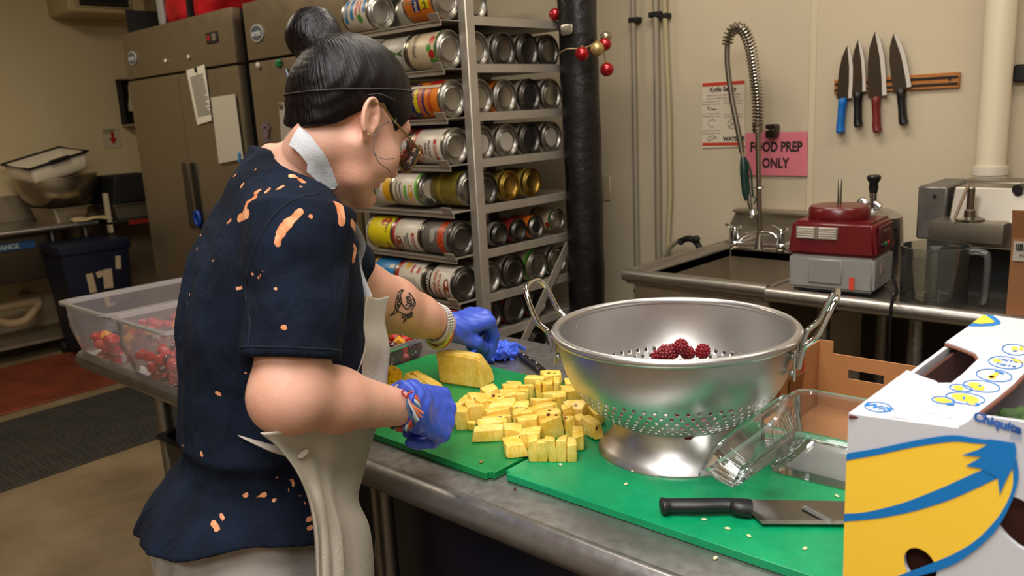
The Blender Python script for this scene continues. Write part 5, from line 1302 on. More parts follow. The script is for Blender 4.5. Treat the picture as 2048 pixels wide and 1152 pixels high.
# ================================================================== CLAMSHELLS + FRUIT CRATE
clam = clear('clamshell', (.96, .97, .96), .035, .05, (.8, .85, .82), .9)
clamr = clear('clamshell_rim', (.93, .95, .93), .08, .05, (.85, .88, .85), 1.6)
def shell(t, lx, ly, h, name, M_=Matrix(), lip=.012):
    a, b = lx/2, ly/2; bm = B()
    ringloft(bm, [rrect(a-.028, b-.028, .02, .0), rrect(a-.022, b-.022, .022, .003), rrect(a-.014, b-.014, .024, h*.55), rrect(a-lip, b-lip, .026, h-.004)], cap0=True); bm.transform(M_); o = obj(name, bm, clam, t)
    bm = B(); ringloft(bm, [rrect(a-lip, b-lip, .026, h-.005), rrect(a-lip+.002, b-lip+.002, .026, h), rrect(a-.003, b-.003, .028, h+.001), rrect(a, b, .03, h-.003), rrect(a-.001, b-.001, .03, h-.006)]); bm.transform(M_); obj('rim', bm, clamr, o)
    bm = B()
    for k in range(5): 
        for s in (-1, 1): tube(bm, [(s*(a-.026), -b+.04+k*(ly-.08)/4, .004), (s*(a-.014), -b+.04+k*(ly-.08)/4, h-.012)], .0022, 5)
    bm.transform(M_); obj('rib', bm, clam, o)
    return o
b0 = at_z(1655, 905, BZ)
t = thing('clamshell_container', 'open clear plastic clamshell between the colander and the banana carton', 'container', (-.475, 1.235, BZ), .06)
shell(t, .25, .205, .085, 'base', T((0, 0, .0)))
obj('inner_pad', bb(B(), -.08, .08, -.06, .06, .004, .007, bev=.001), clear('pad', (.9, .92, .92), .22, .2), t)
t = thing('clamshell_container', 'clear clamshell with a white sticker leaning against the open one beside the colander', 'container', (-.535, 1.07, BZ+.004), (0, 0, .3))
o = shell(t, .16, .14, .05, 'base', T((0, 0, .055), (.0, -.75, 0)))
ms = T((.0, .0, .055), (.0, -.75, 0)) @ T((.0, -.01, -.0015))
bm = B(); bb(bm, -.018, .018, -.012, .012, -.0005, .0005); bm.transform(ms); obj('price_sticker', bm, mat('sticker_white', 'c9c6b4', .6), t)
bm = B(); tube(bm, [(.06, -.03, .004), (.10, -.06, .003)], .006, 8, flat=.3); obj('hinge_tab', bm, clamr, t)
# fruit crate: cardboard tray
t = thing('cardboard_tray', 'brown cardboard fruit tray with hand slots behind the colander and the clamshells', 'crate', (-.64, 1.262, TZ), .03)
crd = mat('tray_cardboard', 'a06c3e', .75, var=.07, vscale=4, bump=.0003, bscale=140); crr = mat('tray_red_print', 'a3231c', .7); crg = mat('tray_green_print', '2c5a2c', .75)
H_ = .125; LXc, LYc = .40, .245
def wall_hole(bm, x0, x1, z0, z1, hx0, hx1, hz0, hz1, y, th):
    for a, b, c, d in ((x0, hx0, z0, z1), (hx1, x1, z0, z1), (hx0, hx1, z0, hz0), (hx0, hx1, hz1, z1)): bb(bm, a, b, y, y+th, c, d)
bm = B(); wall_hole(bm, .004, LXc, 0, H_-.012, .06, .125, .068, .086, LYc-.004, .004); bb(bm, .004, .03, LYc-.004, LYc, H_-.012, H_+.012); bb(bm, LXc-.03, LXc, LYc-.004, LYc, H_-.012, H_+.012); obj('back_wall', bm, crd, t, smooth=False)
o = obj('side_wall', bb(B(), 0, .004, 0, LYc, 0, H_+.01), crd, t, smooth=False)
bm = B(); prism(bm, [(.10, .05), (.16, .06), (.16, .1), (.10, .09)], .003, T((.0, 0, 0), (PI/2, 0, PI/2))); 
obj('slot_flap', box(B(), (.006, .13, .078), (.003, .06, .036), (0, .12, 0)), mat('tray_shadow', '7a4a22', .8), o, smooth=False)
bm = B(); bb(bm, -.001, .005, .05, .085, H_-.012, H_+.0105); bb(bm, -.001, .005, .155, .168, H_-.03, H_+.0105); bb(bm, .003, .0052, .055, .065, .07, .1); obj('red_print', bm, crr, o, smooth=False)
obj('side_wall', bb(B(), LXc-.004, LXc, 0, LYc, 0, H_), crd, t, smooth=False)
obj('tray_floor', bb(B(), .0, LXc, 0, LYc, 0, .004), crd, t, smooth=False)
bm = bb(B(), .0, LXc, 0, .004, 0, .012); bb(bm, 0, .036, 0, .004, .012, .085); fw = obj('front_wall', bm, crd, t, smooth=False)
obj('lettering', text_bm('FRESCO', .0095, mtx=T((.018, -.0006, .06), (PI/2, 0, 0)), bold=.0004), crg, fw, smooth=False)
obj('green_print', text_bm('FRESH', .02, mtx=T((.20, LYc-.0046, .04), (PI/2, 0, 0)), bold=.001), crg, t, smooth=False)

# ================================================================== BANANA CARTON
FYB = .825; BX = at_z(1697, 828, 1.17).x; BT = 1.17
t = thing('banana_carton', 'white carton printed with a big yellow and blue banana, beside the clamshells', 'box', (BX, FYB, BZ+.0)); L0 = Vector((BX, FYB, BZ))
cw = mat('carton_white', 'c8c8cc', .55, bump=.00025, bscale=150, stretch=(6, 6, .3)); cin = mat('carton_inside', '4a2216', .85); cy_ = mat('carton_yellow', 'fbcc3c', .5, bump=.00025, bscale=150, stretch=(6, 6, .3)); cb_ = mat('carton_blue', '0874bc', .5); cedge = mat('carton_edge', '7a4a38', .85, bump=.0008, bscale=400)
BWX, BDY, BH = .50, .46, BT-BZ
def fp_(X, Y): q = at_y(1500+X/2.166, 620+Y/2.166, FYB); return (q.x-BX, q.z-BZ)
def tp_(X, Y): q = at_z(1800+X/4.8, 620+Y/4.8, BT); return (q.x-BX, q.y-FYB)
# front panel with the two hand holes cut out (built as a grid polygon, holes through fill)
def poly_with_holes(outer, holes, d, mtx):
    bm = B(); es = []
    for loop in [outer]+holes:
        vs = [bm.verts.new((x, y, 0)) for x, y in loop]
        es += [bm.edges.new((vs[i], vs[(i+1) % len(vs)])) for i in range(len(vs))]
    r = bmesh.ops.triangle_fill(bm, use_beauty=True, use_dissolve=False, edges=es)
    fs = [f for f in bm.faces]
    e = bmesh.ops.extrude_face_region(bm, geom=fs)
    for v in e['geom']:
        if isinstance(v, bmesh.types.BMVert): v.co.z += d
    bm.transform(mtx); return bm
FR = T((0, 0, 0), (PI/2, 0, 0))
def oval_pts(cx_, cz_2, rx, rz, rot=0, n=24): return [(cx_+rx*math.cos(a)*math.cos(rot)-rz*math.sin(a)*math.sin(rot), cz_2+rx*math.cos(a)*math.sin(rot)+rz*math.sin(a)*math.cos(rot)) for a in [2*PI*k/n for k in range(n)]]
h1 = fp_(738, 1105); h2 = fp_(1150, 905)
holes = [oval_pts(h1[0], h1[1], .0155, .019, .3), oval_pts(h2[0]+.006, h2[1]-.004, .020, .03, .75)]
e0, e1, e2 = fp_(900, 512), fp_(985, 457), fp_(1190, 486)
outer = [(0, 0), (BWX, 0), (BWX, e2[1]), e2, e1, e0, (0, BH)]
obj('front_panel', poly_with_holes(outer, holes, .005, T((0, .005, 0), (PI/2, 0, 0))), cw, t, smooth=False)
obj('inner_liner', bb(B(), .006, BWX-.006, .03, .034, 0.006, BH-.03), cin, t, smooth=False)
obj('left_panel', bb(B(), 0, .005, 0.005, BDY, 0, BH-.004), cw, t, smooth=False)
obj('right_panel', bb(B(), BWX-.005, BWX, 0.005, BDY, 0, BH), cw, t, smooth=False)
obj('rear_panel', bb(B(), 0, BWX, BDY-.005, BDY, 0, BH), cw, t, smooth=False)
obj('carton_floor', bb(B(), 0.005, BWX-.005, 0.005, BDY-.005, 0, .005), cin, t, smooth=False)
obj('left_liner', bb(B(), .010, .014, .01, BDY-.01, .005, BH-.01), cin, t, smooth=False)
def art(name, pts, m, d, sp=3, parent=t):
    P = spline([Vector((x, y, 0)) for x, y in [fp_(*q) for q in pts]], sp, closed=True) if sp > 1 else [Vector((*fp_(*q), 0)) for q in pts]
    return obj(name, poly_with_holes([(p.x, p.y) for p in P], [h for h in holes if name != 'skip'] if False else [], .0003, T((0, -d, 0), (PI/2, 0, 0))), m, parent, smooth=False)
def strip(top, bot, clipx=0.0):
    a = spline([Vector((*fp_(*q), 0)) for q in top], 5); b = spline([Vector((*fp_(*q), 0)) for q in bot], 5)
    return [(max(p.x, clipx), p.y) for p in a]+[(max(p.x, clipx), p.y) for p in b[::-1]]
def artp(name, poly, m, d, hs=()): return obj(name, poly_with_holes(poly, list(hs), .0003, T((0, -d, 0), (PI/2, 0, 0))), m, t, smooth=False)
topS = [(415, 620), (560, 596), (700, 566), (800, 548), (890, 540), (975, 552), (1045, 560)]; botS = [(415, 650), (560, 624), (700, 594), (820, 574), (900, 567), (965, 574), (1040, 580)]
midT = [(405, 880), (500, 874), (650, 838), (800, 782), (900, 738), (985, 700), (1060, 672)]; midB = [(405, 914), (540, 902), (700, 872), (850, 826), (960, 780), (1040, 742), (1085, 722)]
rT = [(1085, 722), (1120, 700), (1143, 690)]
yU = strip(botS, midT); artp('yellow_print', yU, cy_, .0010)
lowR = [(1143, 690), (1148, 760), (1110, 850), (1060, 920), (980, 1000), (900, 1046), (810, 1086), (640, 1150), (420, 1210)]
a_ = [Vector((*fp_(*q), 0)) for q in midB+rT[1:]]; b_ = [Vector((*fp_(*q), 0)) for q in lowR+[(405, 1215)]]
yl = [(max(0, p.x), p.y) for p in spline(a_, 4)]+[(max(0, p.x), p.y) for p in spline(b_[1:], 4)]
hole1 = holes[0]
# yellow lower field: the first hand hole passes through its lower right boundary, so build it with the hole notched out
def clip_hole(poly, h, grow=1.0):
    """drop polygon points inside the hole and insert the hole boundary that lies inside the polygon"""
    cx_, cy2 = sum(p[0] for p in h)/len(h), sum(p[1] for p in h)/len(h)
    def inside(p, P):
        c = False
        for i in range(len(P)):
            (x1, y1), (x2, y2) = P[i], P[i-1]
            if (y1 > p[1]) != (y2 > p[1]) and p[0] < (x2-x1)*(p[1]-y1)/(y2-y1)+x1: c = not c
        return c
    den = []
    for i in range(len(poly)):
        a, b = poly[i], poly[(i+1) % len(poly)]
        for k in range(6): den.append((a[0]+(b[0]-a[0])*k/6, a[1]+(b[1]-a[1])*k/6))
    ins = [inside(p, h) for p in den]
    if not any(ins): return poly
    n = len(den); s = next(i for i in range(n) if ins[i] and not ins[i-1]); e = s
    while ins[e % n]: e += 1
    hin = [p for p in h if inside(p, poly)]
    if not hin: return poly
    A, Bq = den[s-1], den[e % n]
    hin.sort(key=lambda p: math.atan2(p[1]-cy2, p[0]-cx_))
    # rotate to make a continuous arc
    best = max(range(len(hin)), key=lambda i: math.dist(hin[i], hin[i-1])); hin = hin[best:]+hin[:best]
    if math.dist(hin[0], A) > math.dist(hin[-1], A): hin = hin[::-1]
    return [den[(e+k) % n] for k in range(n-(e-s))]+hin
artp('yellow_print', clip_hole(yl, hole1), cy_, .0010)
artp('blue_print', strip(topS, botS), cb_, .0016); artp('blue_print', strip(midT, midB), cb_, .0016)
stem = [(1040, 556), (1150, 572), (1157, 600), (1152, 660), (1135, 690), (1112, 735), (1085, 798), (1082, 722), (1040, 742), (1000, 694), (938, 672), (1008, 658), (958, 662), (1010, 634), (922, 625), (985, 600)]
artp('blue_print', [fp_(*q) for q in [(1040, 556), (1150, 572), (1157, 600), (1152, 660), (1135, 690), (1112, 735), (1085, 798), (1076, 722), (1030, 700), (1000, 682), (938, 672), (1008, 632), (922, 625), (990, 602), (1030, 580)]], cb_, .0022)
cR = strip([(1157, 640), (1166, 720), (1145, 800), (1110, 880), (1060, 960), (980, 1035), (900, 1090), (810, 1130), (700, 1175), (560, 1230)], [(1140, 690), (1140, 760), (1110, 840), (1060, 915), (980, 995), (900, 1045), (810, 1086), (640, 1150), (500, 1195), (480, 1200)])
artp('blue_print', clip_hole(cR, hole1), cb_, .0016)
obj('lettering', text_bm('Chiquita', .0118, mtx=T((fp_(1072, 488)[0], -.0012, fp_(1072, 488)[1]), (PI/2, .12, 0)), bold=.0006), mat('carton_blue2', '2a5fae', .5), t, smooth=False)
bm = B()
for k in range(6): bb(bm, fp_(1130+k*9, 540)[0], fp_(1133+k*9, 540)[0], -.0012, -.0008, fp_(0, 562)[1] if False else fp_(1130, 556)[1], fp_(1130, 500)[1])
obj('lettering', bm, mat('carton_pale_blue', '9aa6c8', .6), t, smooth=False)
# seam line of the left edge
# top flap (left strip of the lid) with the hand-hole notch, opening to its right
top_poly = [tp_(-495, 1000), tp_(68, 583), tp_(200, 640), tp_(350, 690), tp_(360, 706), tp_(490, 706), tp_(600, 620), tp_(755, 470), tp_(720, 420), tp_(600, 370), tp_(452, 318), tp_(432, 318), tp_(820, 45), tp_(1400, 130), tp_(1400, 380), tp_(1185, 620), tp_(1090, 720), tp_(960, 830), tp_(740, 1000), tp_(640, 1090), tp_(520, 1140), tp_(440, 1135), tp_(200, 1080), tp_(0, 1045)]
obj('top_flap', poly_with_holes(top_poly, [], .005, T((0, 0, BH-.004))), [cw], t, smooth=False)
obj('flap_edge', tube(B(), [Vector((*tp_(X, Y), BH-.002)) for X, Y in ((530, 1146), (650, 1096), (745, 1006), (965, 836), (1095, 726), (1190, 626))], .0022, 6), cedge, t)
obj('flap_edge', tube(B(), [Vector((*tp_(X, Y), BH-.002)) for X, Y in ((-490, 1004), (0, 1050), (200, 1085), (440, 1140))], .0018, 6), mat('edge_maroon', '5a2020', .85), t)
obj('flap_edge', tube(B(), [Vector((*tp_(X, Y), BH-.002)) for X, Y in ((440, 322), (600, 378), (720, 428), (752, 470))], .0022, 6), cedge, t)
def tart(poly, m, d): return obj('top_print', poly_with_holes([tp_(*q) for q in poly], [], .0003, T((0, 0, BH+.001+d))), m, t, smooth=False)
tart([(655, 162), (820, 48), (890, 60), (965, 120), (965, 140), (900, 160), (780, 165)], cb_, .0003); tart([(695, 135), (795, 62), (820, 60), (905, 120), (895, 135), (780, 145)], cy_, .0008)
def tring(cx_, cy2, rx, ry, rot, m=cb_):
    P = [tp_(cx_+rx*math.cos(a)*math.cos(rot)-ry*math.sin(a)*math.sin(rot), cy2+rx*math.cos(a)*math.sin(rot)+ry*math.sin(a)*math.cos(rot)) for a in [2*PI*k/32 for k in range(32)]]
    obj('icon_ring', tube(B(), [Vector((x, y, BH+.0015)) for x, y in P], .0007, 5, closed=True), m, t)
def tblob(cx_, cy2, rx, ry, rot, m, d=.0004):
    tart([(cx_+rx*math.cos(a)*math.cos(rot)-ry*math.sin(a)*math.sin(rot), cy2+rx*math.cos(a)*math.sin(rot)+ry*math.sin(a)*math.cos(rot)) for a in [2*PI*k/20 for k in range(20)]], m, d)
for cx_, cy2, rx, ry in ((1100, 392, 120, 52), (1013, 517, 165, 58), (902, 640, 172, 58), (780, 745, 178, 54), (582, 762, 108, 34), (625, 860, 188, 54), (415, 880, 110, 34)): tring(cx_, cy2, rx, ry, .12)
for cx_, cy2, rx, ry, rot in ((1100, 385, 32, 24, .2), (1165, 380, 20, 20, 0), (930, 497, 42, 14, .2), (1130, 500, 60, 12, .25), (900, 640, 60, 18, -.5), (880, 655, 40, 12, .2), (735, 745, 80, 32, .3), (560, 760, 50, 22, .2), (625, 857, 135, 34, .18), (415, 880, 85, 22, .15), (690, 912, 40, 14, .1)): tblob(cx_, cy2, rx, ry, rot, cy_)
for cx_, cy2, rx, ry, rot in ((955, 612, 50, 8, .3), (700, 915, 65, 18, .15), (480, 918, 44, 12, .1), (612, 860, 14, 16, 0), (1102, 405, 20, 6, 0), (765, 745, 14, 10, 0)): tblob(cx_, cy2, rx, ry, rot, cb_, .0008 if rx < 60 else .0002)
for cx_, cy2 in ((1030, 495), (1010, 540)): obj('top_print', text_bm('10|14', .010, mtx=T((*tp_(cx_, cy2), BH+.0016), (0, 0, -.1)), bold=.0003), cb_, t, smooth=False)
tring(-210, 945, 130, 46, .1); obj('top_print', text_bm('W/S', .017, mtx=T((*tp_(-210, 945), BH+.0016), (0, 0, -.15)), bold=.0006), cb_, t, smooth=False)
obj('pencil_mark', text_bm('m ~ u', .010, mtx=T((*tp_(380, 1020), BH+.0014), (0, 0, 0))), mat('pencil', 'a8a8ac', .7), t, smooth=False)
# produce inside the carton
redv = mat('red_cabbage', '54121f', .45, var=.2, vscale=30, sss=.05)
rn = random.Random(9)
for i, (x, y, z, r) in enumerate(((.17, .10, .12, .068), (.20, .25, .12, .07), (.33, .12, .12, .07), (.34, .28, .13, .07))):
    v_, F_ = surfnet(lambda P: np.linalg.norm(P, axis=1)-r+.004*vnoise(P, 28, i), [-.09]*3, [.09]*3, .008)
    o = obj('red_cabbage', (relax(v_, F_, 1), F_), redv); o.location = L0+Vector((x, y, z-.03)); tag(o, 'dark red cabbage head inside the banana carton, '+['under the top flap', 'behind the flap-side one', 'under the broccoli', 'at the rear wall'][i], 'cabbage', 'red cabbages in the carton')
bro = mat('broccoli_floret', '2c4a12', .7, var=.35, vscale=90, bump=.002, bscale=350); brs = mat('broccoli_stem', '6d7a35', .55)
for i, (px, py) in enumerate(((2056, 836), (2100, 850))):
    p = at_z(px, py, BT-.012); t2 = thing('broccoli_head', 'green broccoli in the carton, '+('smaller one under the flap edge' if i == 0 else 'the other one'), 'broccoli', p-Vector((0, 0, .045)))
    bm = B()
    for k in range(26): a = rn.random()*6.28; q = rn.random()**.5*.034; ball(bm, (q*math.cos(a), q*math.sin(a), .03+.016*(1-(q/.034)**2)), .009+.004*rn.random(), n=8)
    obj('floret', bm, bro, t2); obj('stem', tube(B(), spline([(-.005, -.0, .03), (-.025, -.012, .01), (-.05, -.02, .012)], 5), [.013]*5+[.011]*6, 10), brs, t2)
# ================================================================== PERSON
A3 = lambda v: np.array(v, float)
B0 = A3((-1.20, .57, 0)); bf = A3((.26, .966, 0)); br = A3((.966, -.26, 0)); bz_ = A3((0, 0, 1))
def PB(rr, ff, z): return B0+br*rr+bf*ff+bz_*z
def D(px, py, zf): return A3(at_d(px, py, zf))
person = thing('person', '', 'person', (-1.2, .57, 0))
person['label'] = 'woman with dark bun, navy bleach-splattered t-shirt, white apron and blue gloves at the table'
skin = mat('skin', 'cc957c', .5, sss=.12, bump=.0004, bscale=450, col2='dba890', vscale=14)
RS, RE, RW = PB(.175, .095, 1.352), D(582, 788, 1.12), D(795, 815, 1.29)
LS, LE, LW = PB(-.13, .16, 1.335), D(735, 590, 1.64), D(885, 652, 1.83)
# ---- torso profile (shirt outline): z, forward centre, half width, half depth
SL = np.array([(.70, -.005, .195, .150), (.80, -.010, .198, .155), (.90, .006, .184, .142), (.985, .036, .148, .106), (1.03, .050, .152, .114), (1.10, .068, .160, .134), (1.20, .078, .168, .136), (1.30, .090, .166, .120), (1.37, .100, .136, .086), (1.42, .120, .108, .070), (1.46, .132, .082, .056), (1.52, .135, .045, .045)])
def cub(z, k):
    zz = SL[:, 0]; n = len(zz); i = np.clip(np.searchsorted(zz, z)-1, 0, n-2); t = np.clip((z-zz[i])/(zz[i+1]-zz[i]), 0, 1)
    g = lambda j: SL[np.clip(j, 0, n-1), k]
    p0, p1, p2, p3 = g(i-1), g(i), g(i+1), g(i+2)
    return .5*((2*p1)+(p2-p0)*t+(2*p0-5*p1+4*p2-p3)*t*t+(3*p1-p0-3*p2+p3)*t**3)
def torso(P, off=0.):
    q = P-B0; x = q@br-.02*np.clip((q[:, 2]-1.0)/.4, 0, 1)-.01; y = q@bf-cub(q[:, 2], 1); z = q[:, 2]
    a = cub(z, 2)-off; b = cub(z, 3)-off
    rho = ((np.abs(x)/a)**2.3+(np.abs(y)/b)**2.3)**(1/2.3)
    d = (rho-1)*np.minimum(a, b)*1.05
    return np.maximum(d, np.maximum(z-1.5, .6-z))
# ---- head frame
def frame(heading, pitch, roll=0.):
    h = A3((math.cos(heading), math.sin(heading), 0)); fw = h*math.cos(pitch)-bz_*math.sin(pitch); up_ = bz_*math.cos(pitch)+h*math.sin(pitch); rt = np.cross(fw, up_)
    if roll: c, s = math.cos(roll), math.sin(roll); rt, up_ = rt*c+up_*s, up_*c-rt*s
    return np.stack([rt, fw, up_], 1)      # columns: right, forward, up
HR = frame(math.radians(90), math.radians(32), math.radians(0))
EARL = A3((.078, -.014, -.004)); HS = 1.0
HO = D(739, 236, 1.165)-HR@EARL*HS
def HL(v): return HO+HR@A3(v)*HS
def toL(P): return ((P-HO)@HR)/HS
NB = PB(.02, .135, 1.39)
def head_sdf(P):
    q = toL(P); ax0 = q.copy(); ax0[:, 0] = np.abs(ax0[:, 0]); q[:, 2] = np.where(q[:, 2] < 0, q[:, 2]/.88, q[:, 2]); ax = q.copy(); ax[:, 0] = np.abs(ax[:, 0])
    d = ellip(q, (0, -.008, .030), (.074, .086, .082))
    d = smin(d, ellip(q, (0, .036, -.025), (.060, .053, .080)), .03)
    d = smin(d, roundcone(ax, (.050, -.002, -.045), (.038, .025, -.088), .020, .018), .02)
    d = smin(d, roundcone(ax, (.038, .025, -.088), (.008, .070, -.103), .018, .015), .022)
    d = smin(d, ellip(ax, (.036, .055, -.035), (.027, .028, .034)), .02)
    d = smin(d, ellip(q, (0, .078, -.100), (.020, .017, .015)), .015)
    d = smin(d, ellip(q, (0, .070, .028), (.052, .022, .020)), .02)
    d = smax(d, -ellip(ax, (.032, .100, .006), (.018, .014, .012)), .012)
    d = smin(d, roundcone(q, (0, .088, .004), (0, .110, -.032), .006, .010), .010)
    d = smin(d, roundcone(ax, (.010, .097, -.036), (.012, .094, -.038), .006, .006), .006)
    d = smin(d, ellip(q, (0, .087, -.058), (.021, .009, .006)), .006)
    d = smin(d, ellip(q, (0, .084, -.070), (.018, .009, .007)), .006)
    # ears
    ce, se = math.cos(.28), math.sin(.28); e = ax0-A3((.078, -.014, -.004)); ey = e[:, 1]*ce+e[:, 2]*se; ez = -e[:, 1]*se+e[:, 2]*ce; E = np.stack([e[:, 0]-.25*(-ey), ey, ez], 1)
    de = ellip(E, (0, 0, 0), (.007, .0175, .029)); 
    de = smin(de, ellip(E, (-.004, .004, -.022), (.006, .009, .012)), .006)
    de = smax(de, -ellip(E, (.008, .004, -.001), (.009, .0095, .015)), .004)
    de = smax(de, -ellip(E, (.007, -.001, .015), (.006, .009, .009)), .004)
    rim = None
    for k in range(12):
        a0, a1 = math.radians(-20+k*21), math.radians(-20+(k+1)*21)
        s = roundcone(E, (.004, .0155*math.cos(a0), .001+.027*math.sin(a0)), (.004, .0155*math.cos(a1), .001+.027*math.sin(a1)), .0030, .0030); rim = s if rim is None else np.minimum(rim, s)
    de = smin(de, rim, .003)
    de = smin(de, roundcone(E, (.003, .012, -.004), (.003, .010, .002), .003, .002), .003)
    d = smin(d, de, .005)
    neck = roundcone(P, NB, HL((0, -.020, -.045)), .054, .050)
    neck = smin(neck, roundcone(P, NB+bf*.03-bz_*.03, HL((0, .020, -.085)), .045, .030), .03)
    d = smin(d, neck, .018)
    return d
def arm_sdf(P):
    dR = chain(P, [RS, RS*.45+RE*.55, RE, RE*.62+RW*.38, RW], [.060, .053, .050, .045, .0295], .02)
    dR = smin(dR, roundcone(P, RE+A3((0, 0, -.004))-bf*.012, RE-bf*.010, .044, .044), .02)
    dL = chain(P, [LS, LE, LE*.7+LW*.3, LE*.35+LW*.65, LW], [.058, .056, .056, .045, .033], .02)
    return np.minimum(dR, dL)
def body_sdf(P):
    d = smin(head_sdf(P), torso(P, .016), .03)
    d = smin(d, arm_sdf(P), .02)
    return d
def leg_sdf(P, o=0.):
    d = None
    for s in (-1, 1):
        e = chain(P, [PB(s*.085, 0, .80), PB(s*.095, .015, .47), PB(s*.10, -.02, .10)], [.098-o, .072-o, .058-o], .03); d = e if d is None else smin(d, e, .02)
    return smin(d, ellip(P-B0, (0, 0, .82), (.18-o, .14-o, .14)), .04)
parts = []
zc_ = 1.435
v, F = surfnet(head_sdf, HO-A3((.16, .17, .17)), HO+A3((.16, .17, .19)), .0024); v = relax(v, F, 1, .3)
parts.append((v, F))
NK0 = D(560, 300, 1.31); NKN0 = (bz_*.93+bf*.36)/np.linalg.norm(bz_*.93+bf*.36)
def low(P): return np.maximum(np.maximum(.90-P[:, 2], P[:, 2]-1.50), smin(smin(smax(torso(P, .016), (P-NK0-bz_*.004)@NKN0, .02), roundcone(P, NB, HL((0, -.020, -.045)), .053, .049), .012), arm_sdf(P), .02))
lo_ = np.minimum.reduce([RS, RE, RW, LS, LE, LW, PB(-.2, -.2, .8)])-.08; hi_ = np.maximum.reduce([RS, RE, RW, LS, LE, LW, PB(.2, .2, 1.5)])+.08
lo_[2] = .86
v, F = surfnet(low, lo_, hi_, .005); v = relax(v, F, 2); parts.append((v, F))
v, F = surfnet(lambda P: np.maximum(leg_sdf(P, .02), np.maximum(P[:, 2]-.8, .05-P[:, 2])), PB(0, 0, 0)-A3((.3, .3, 0)), PB(0, 0, .95)+A3((.3, .3, 0)), .012); parts.append((relax(v, F, 1), F))
BODY = join(parts)
bo = obj('body', BODY, skin, person, world=True, ang=0)
def bvh(*ms):
    V, F = join(ms); return BVHTree.FromPolygons([Vector(x) for x in V.tolist()], F.tolist())
# ---- t-shirt
CA_ = A3(CAM); CF_ = A3(RC @ Vector((0, 0, 1)))
NK0 = D(560, 300, 1.31); _k = D(680, 376, 1.20)
NKN = bz_*.93+bf*.36+br*.05; NKN /= np.linalg.norm(NKN)
def shirt_solid(P):
    q = P-B0; x = q@br; y = q@bf; z = q[:, 2]
    d = torso(P)
    # blousing over the apron tie, vertical back folds, pull folds to the armpit
    ang = np.arctan2(x, y); wob = np.clip((1.12-z)/.1, 0, 1)*np.clip((z-.97)/.05, 0, 1)
    d = d-.016*wob
    fold = np.sin(ang*9+np.sin(z*7)*1.3+1.)*.5+np.sin(ang*17+z*9+2*np.sin(z*5))*.3
    lowz = np.clip((1.0-z)/.2, 0, 1)
    d = d-fold*(.0035+.006*lowz)-.022*lowz
    d = d+.0022*vnoise(P, 26, 2)
    shR = smin(roundcone(P, PB(.05, .09, 1.385), RS+A3((0, 0, -.004)), .062, .070), d, .03)
    d = smin(shR, roundcone(P, PB(-.05, .12, 1.36), LS, .055, .060), .03)
    def sleeve(S, E, tEnd, r0, r1, seed):
        ax_ = E-S; L = np.linalg.norm(ax_); ax_ = ax_/L; t = (P-S)@ax_
        rad = np.linalg.norm((P-S)-np.outer(t, ax_), axis=1)
        rr = r0+(r1-r0)*np.clip(t/(L*tEnd), 0, 1)
        fl = .0032*vnoise(P, 34, seed)+.004*np.sin(t*60+seed+((P-S)@bf)*30)*np.clip(1-t/(L*.9), 0, 1)
        e = np.maximum(rad-rr+fl, np.maximum(t-L*tEnd, -t-.01)); return smax(rad-rr+fl, t-L*tEnd, .006) if True else e, t, L*tEnd, rad, rr
    sR, tR, LR, radR, rrR = sleeve(RS, RE, .79, .070, .0685, 4)
    sL, tL, LL, radL, rrL = sleeve(LS, LE, .70, .064, .072, 6)
    sR = np.maximum(sR, -(tR+.03)); sL = np.maximum(sL, -(tL+.03))
    d = smin(d, sR, .018); d = smin(d, sL, .02)
    return d, (tR, LR, radR, rrR), (tL, LL, radL, rrL)
def shirt_sdf(P):
    ds, (tR, LR, radR, rrR), (tL, LL, radL, rrL) = shirt_solid(P); d = ds
    z = P[:, 2]; q = P-B0; y = q@bf; x = q@br
    hem = .895-(((P-CA_)@CF_)-1.2)*.26+.008*np.sin(y*20+x*11)
    d = smax(d, hem-z, .004)
    neck = roundcone(P, NB-bz_*.05+bf*.01, HL((0, -.025, -.045)), .068, .062)
    d = smax(d, -neck, .005); d = smax(d, (P-NK0+bz_*.006)@NKN, .008)
    inR = np.maximum(np.maximum(ds+.007, radR-rrR), -(tR-LR*.78)); inL = np.maximum(np.maximum(ds+.007, radL-rrL), -(tL-LL*.75))
    d = np.maximum(d, -inR); d = np.maximum(d, -inL)
    inT = np.maximum(ds+.012, z-.95)
    return np.maximum(d, -inT)
v, F = surfnet(shirt_sdf, A3((-1.56, .26, .75)), A3((-.80, 1.10, 1.50)), .0042, band=6); v = relax(v, F, 1, .5)
SHIRT = (v, F)
m = mat('tshirt', '111b2c', .92, spec=.2); nt = m.node_tree; N = nt.nodes; L = nt.links; b = N['Principled BSDF']
at = N.new('ShaderNodeAttribute'); at.attribute_name = 'bleach'
ge = N.new('ShaderNodeNewGeometry')
n1 = N.new('ShaderNodeTexNoise'); n1.inputs['Scale'].default_value = 120; n1.inputs['Detail'].default_value = 4; L.new(ge.outputs['Position'], n1.inputs['Vector'])
ad = N.new('ShaderNodeMath'); ad.operation = 'MULTIPLY_ADD'; ad.inputs[1].default_value = .9; L.new(n1.outputs[0], ad.inputs[0]); L.new(at.outputs['Fac'], ad.inputs[2])
mr = N.new('ShaderNodeMapRange'); mr.inputs[1].default_value = .44; mr.inputs[2].default_value = .52; L.new(ad.outputs[0], mr.inputs[0])
n2 = N.new('ShaderNodeTexNoise'); n2.inputs['Scale'].default_value = 60; L.new(ge.outputs['Position'], n2.inputs['Vector'])
rp = N.new('ShaderNodeValToRGB'); rp.color_ramp.elements[0].color = (*srgb('c26f40'), 1); rp.color_ramp.elements[1].color = (*srgb('e5a57a'), 1); rp.color_ramp.elements[0].position = .35; rp.color_ramp.elements[1].position = .65; L.new(n2.outputs[0], rp.inputs[0])
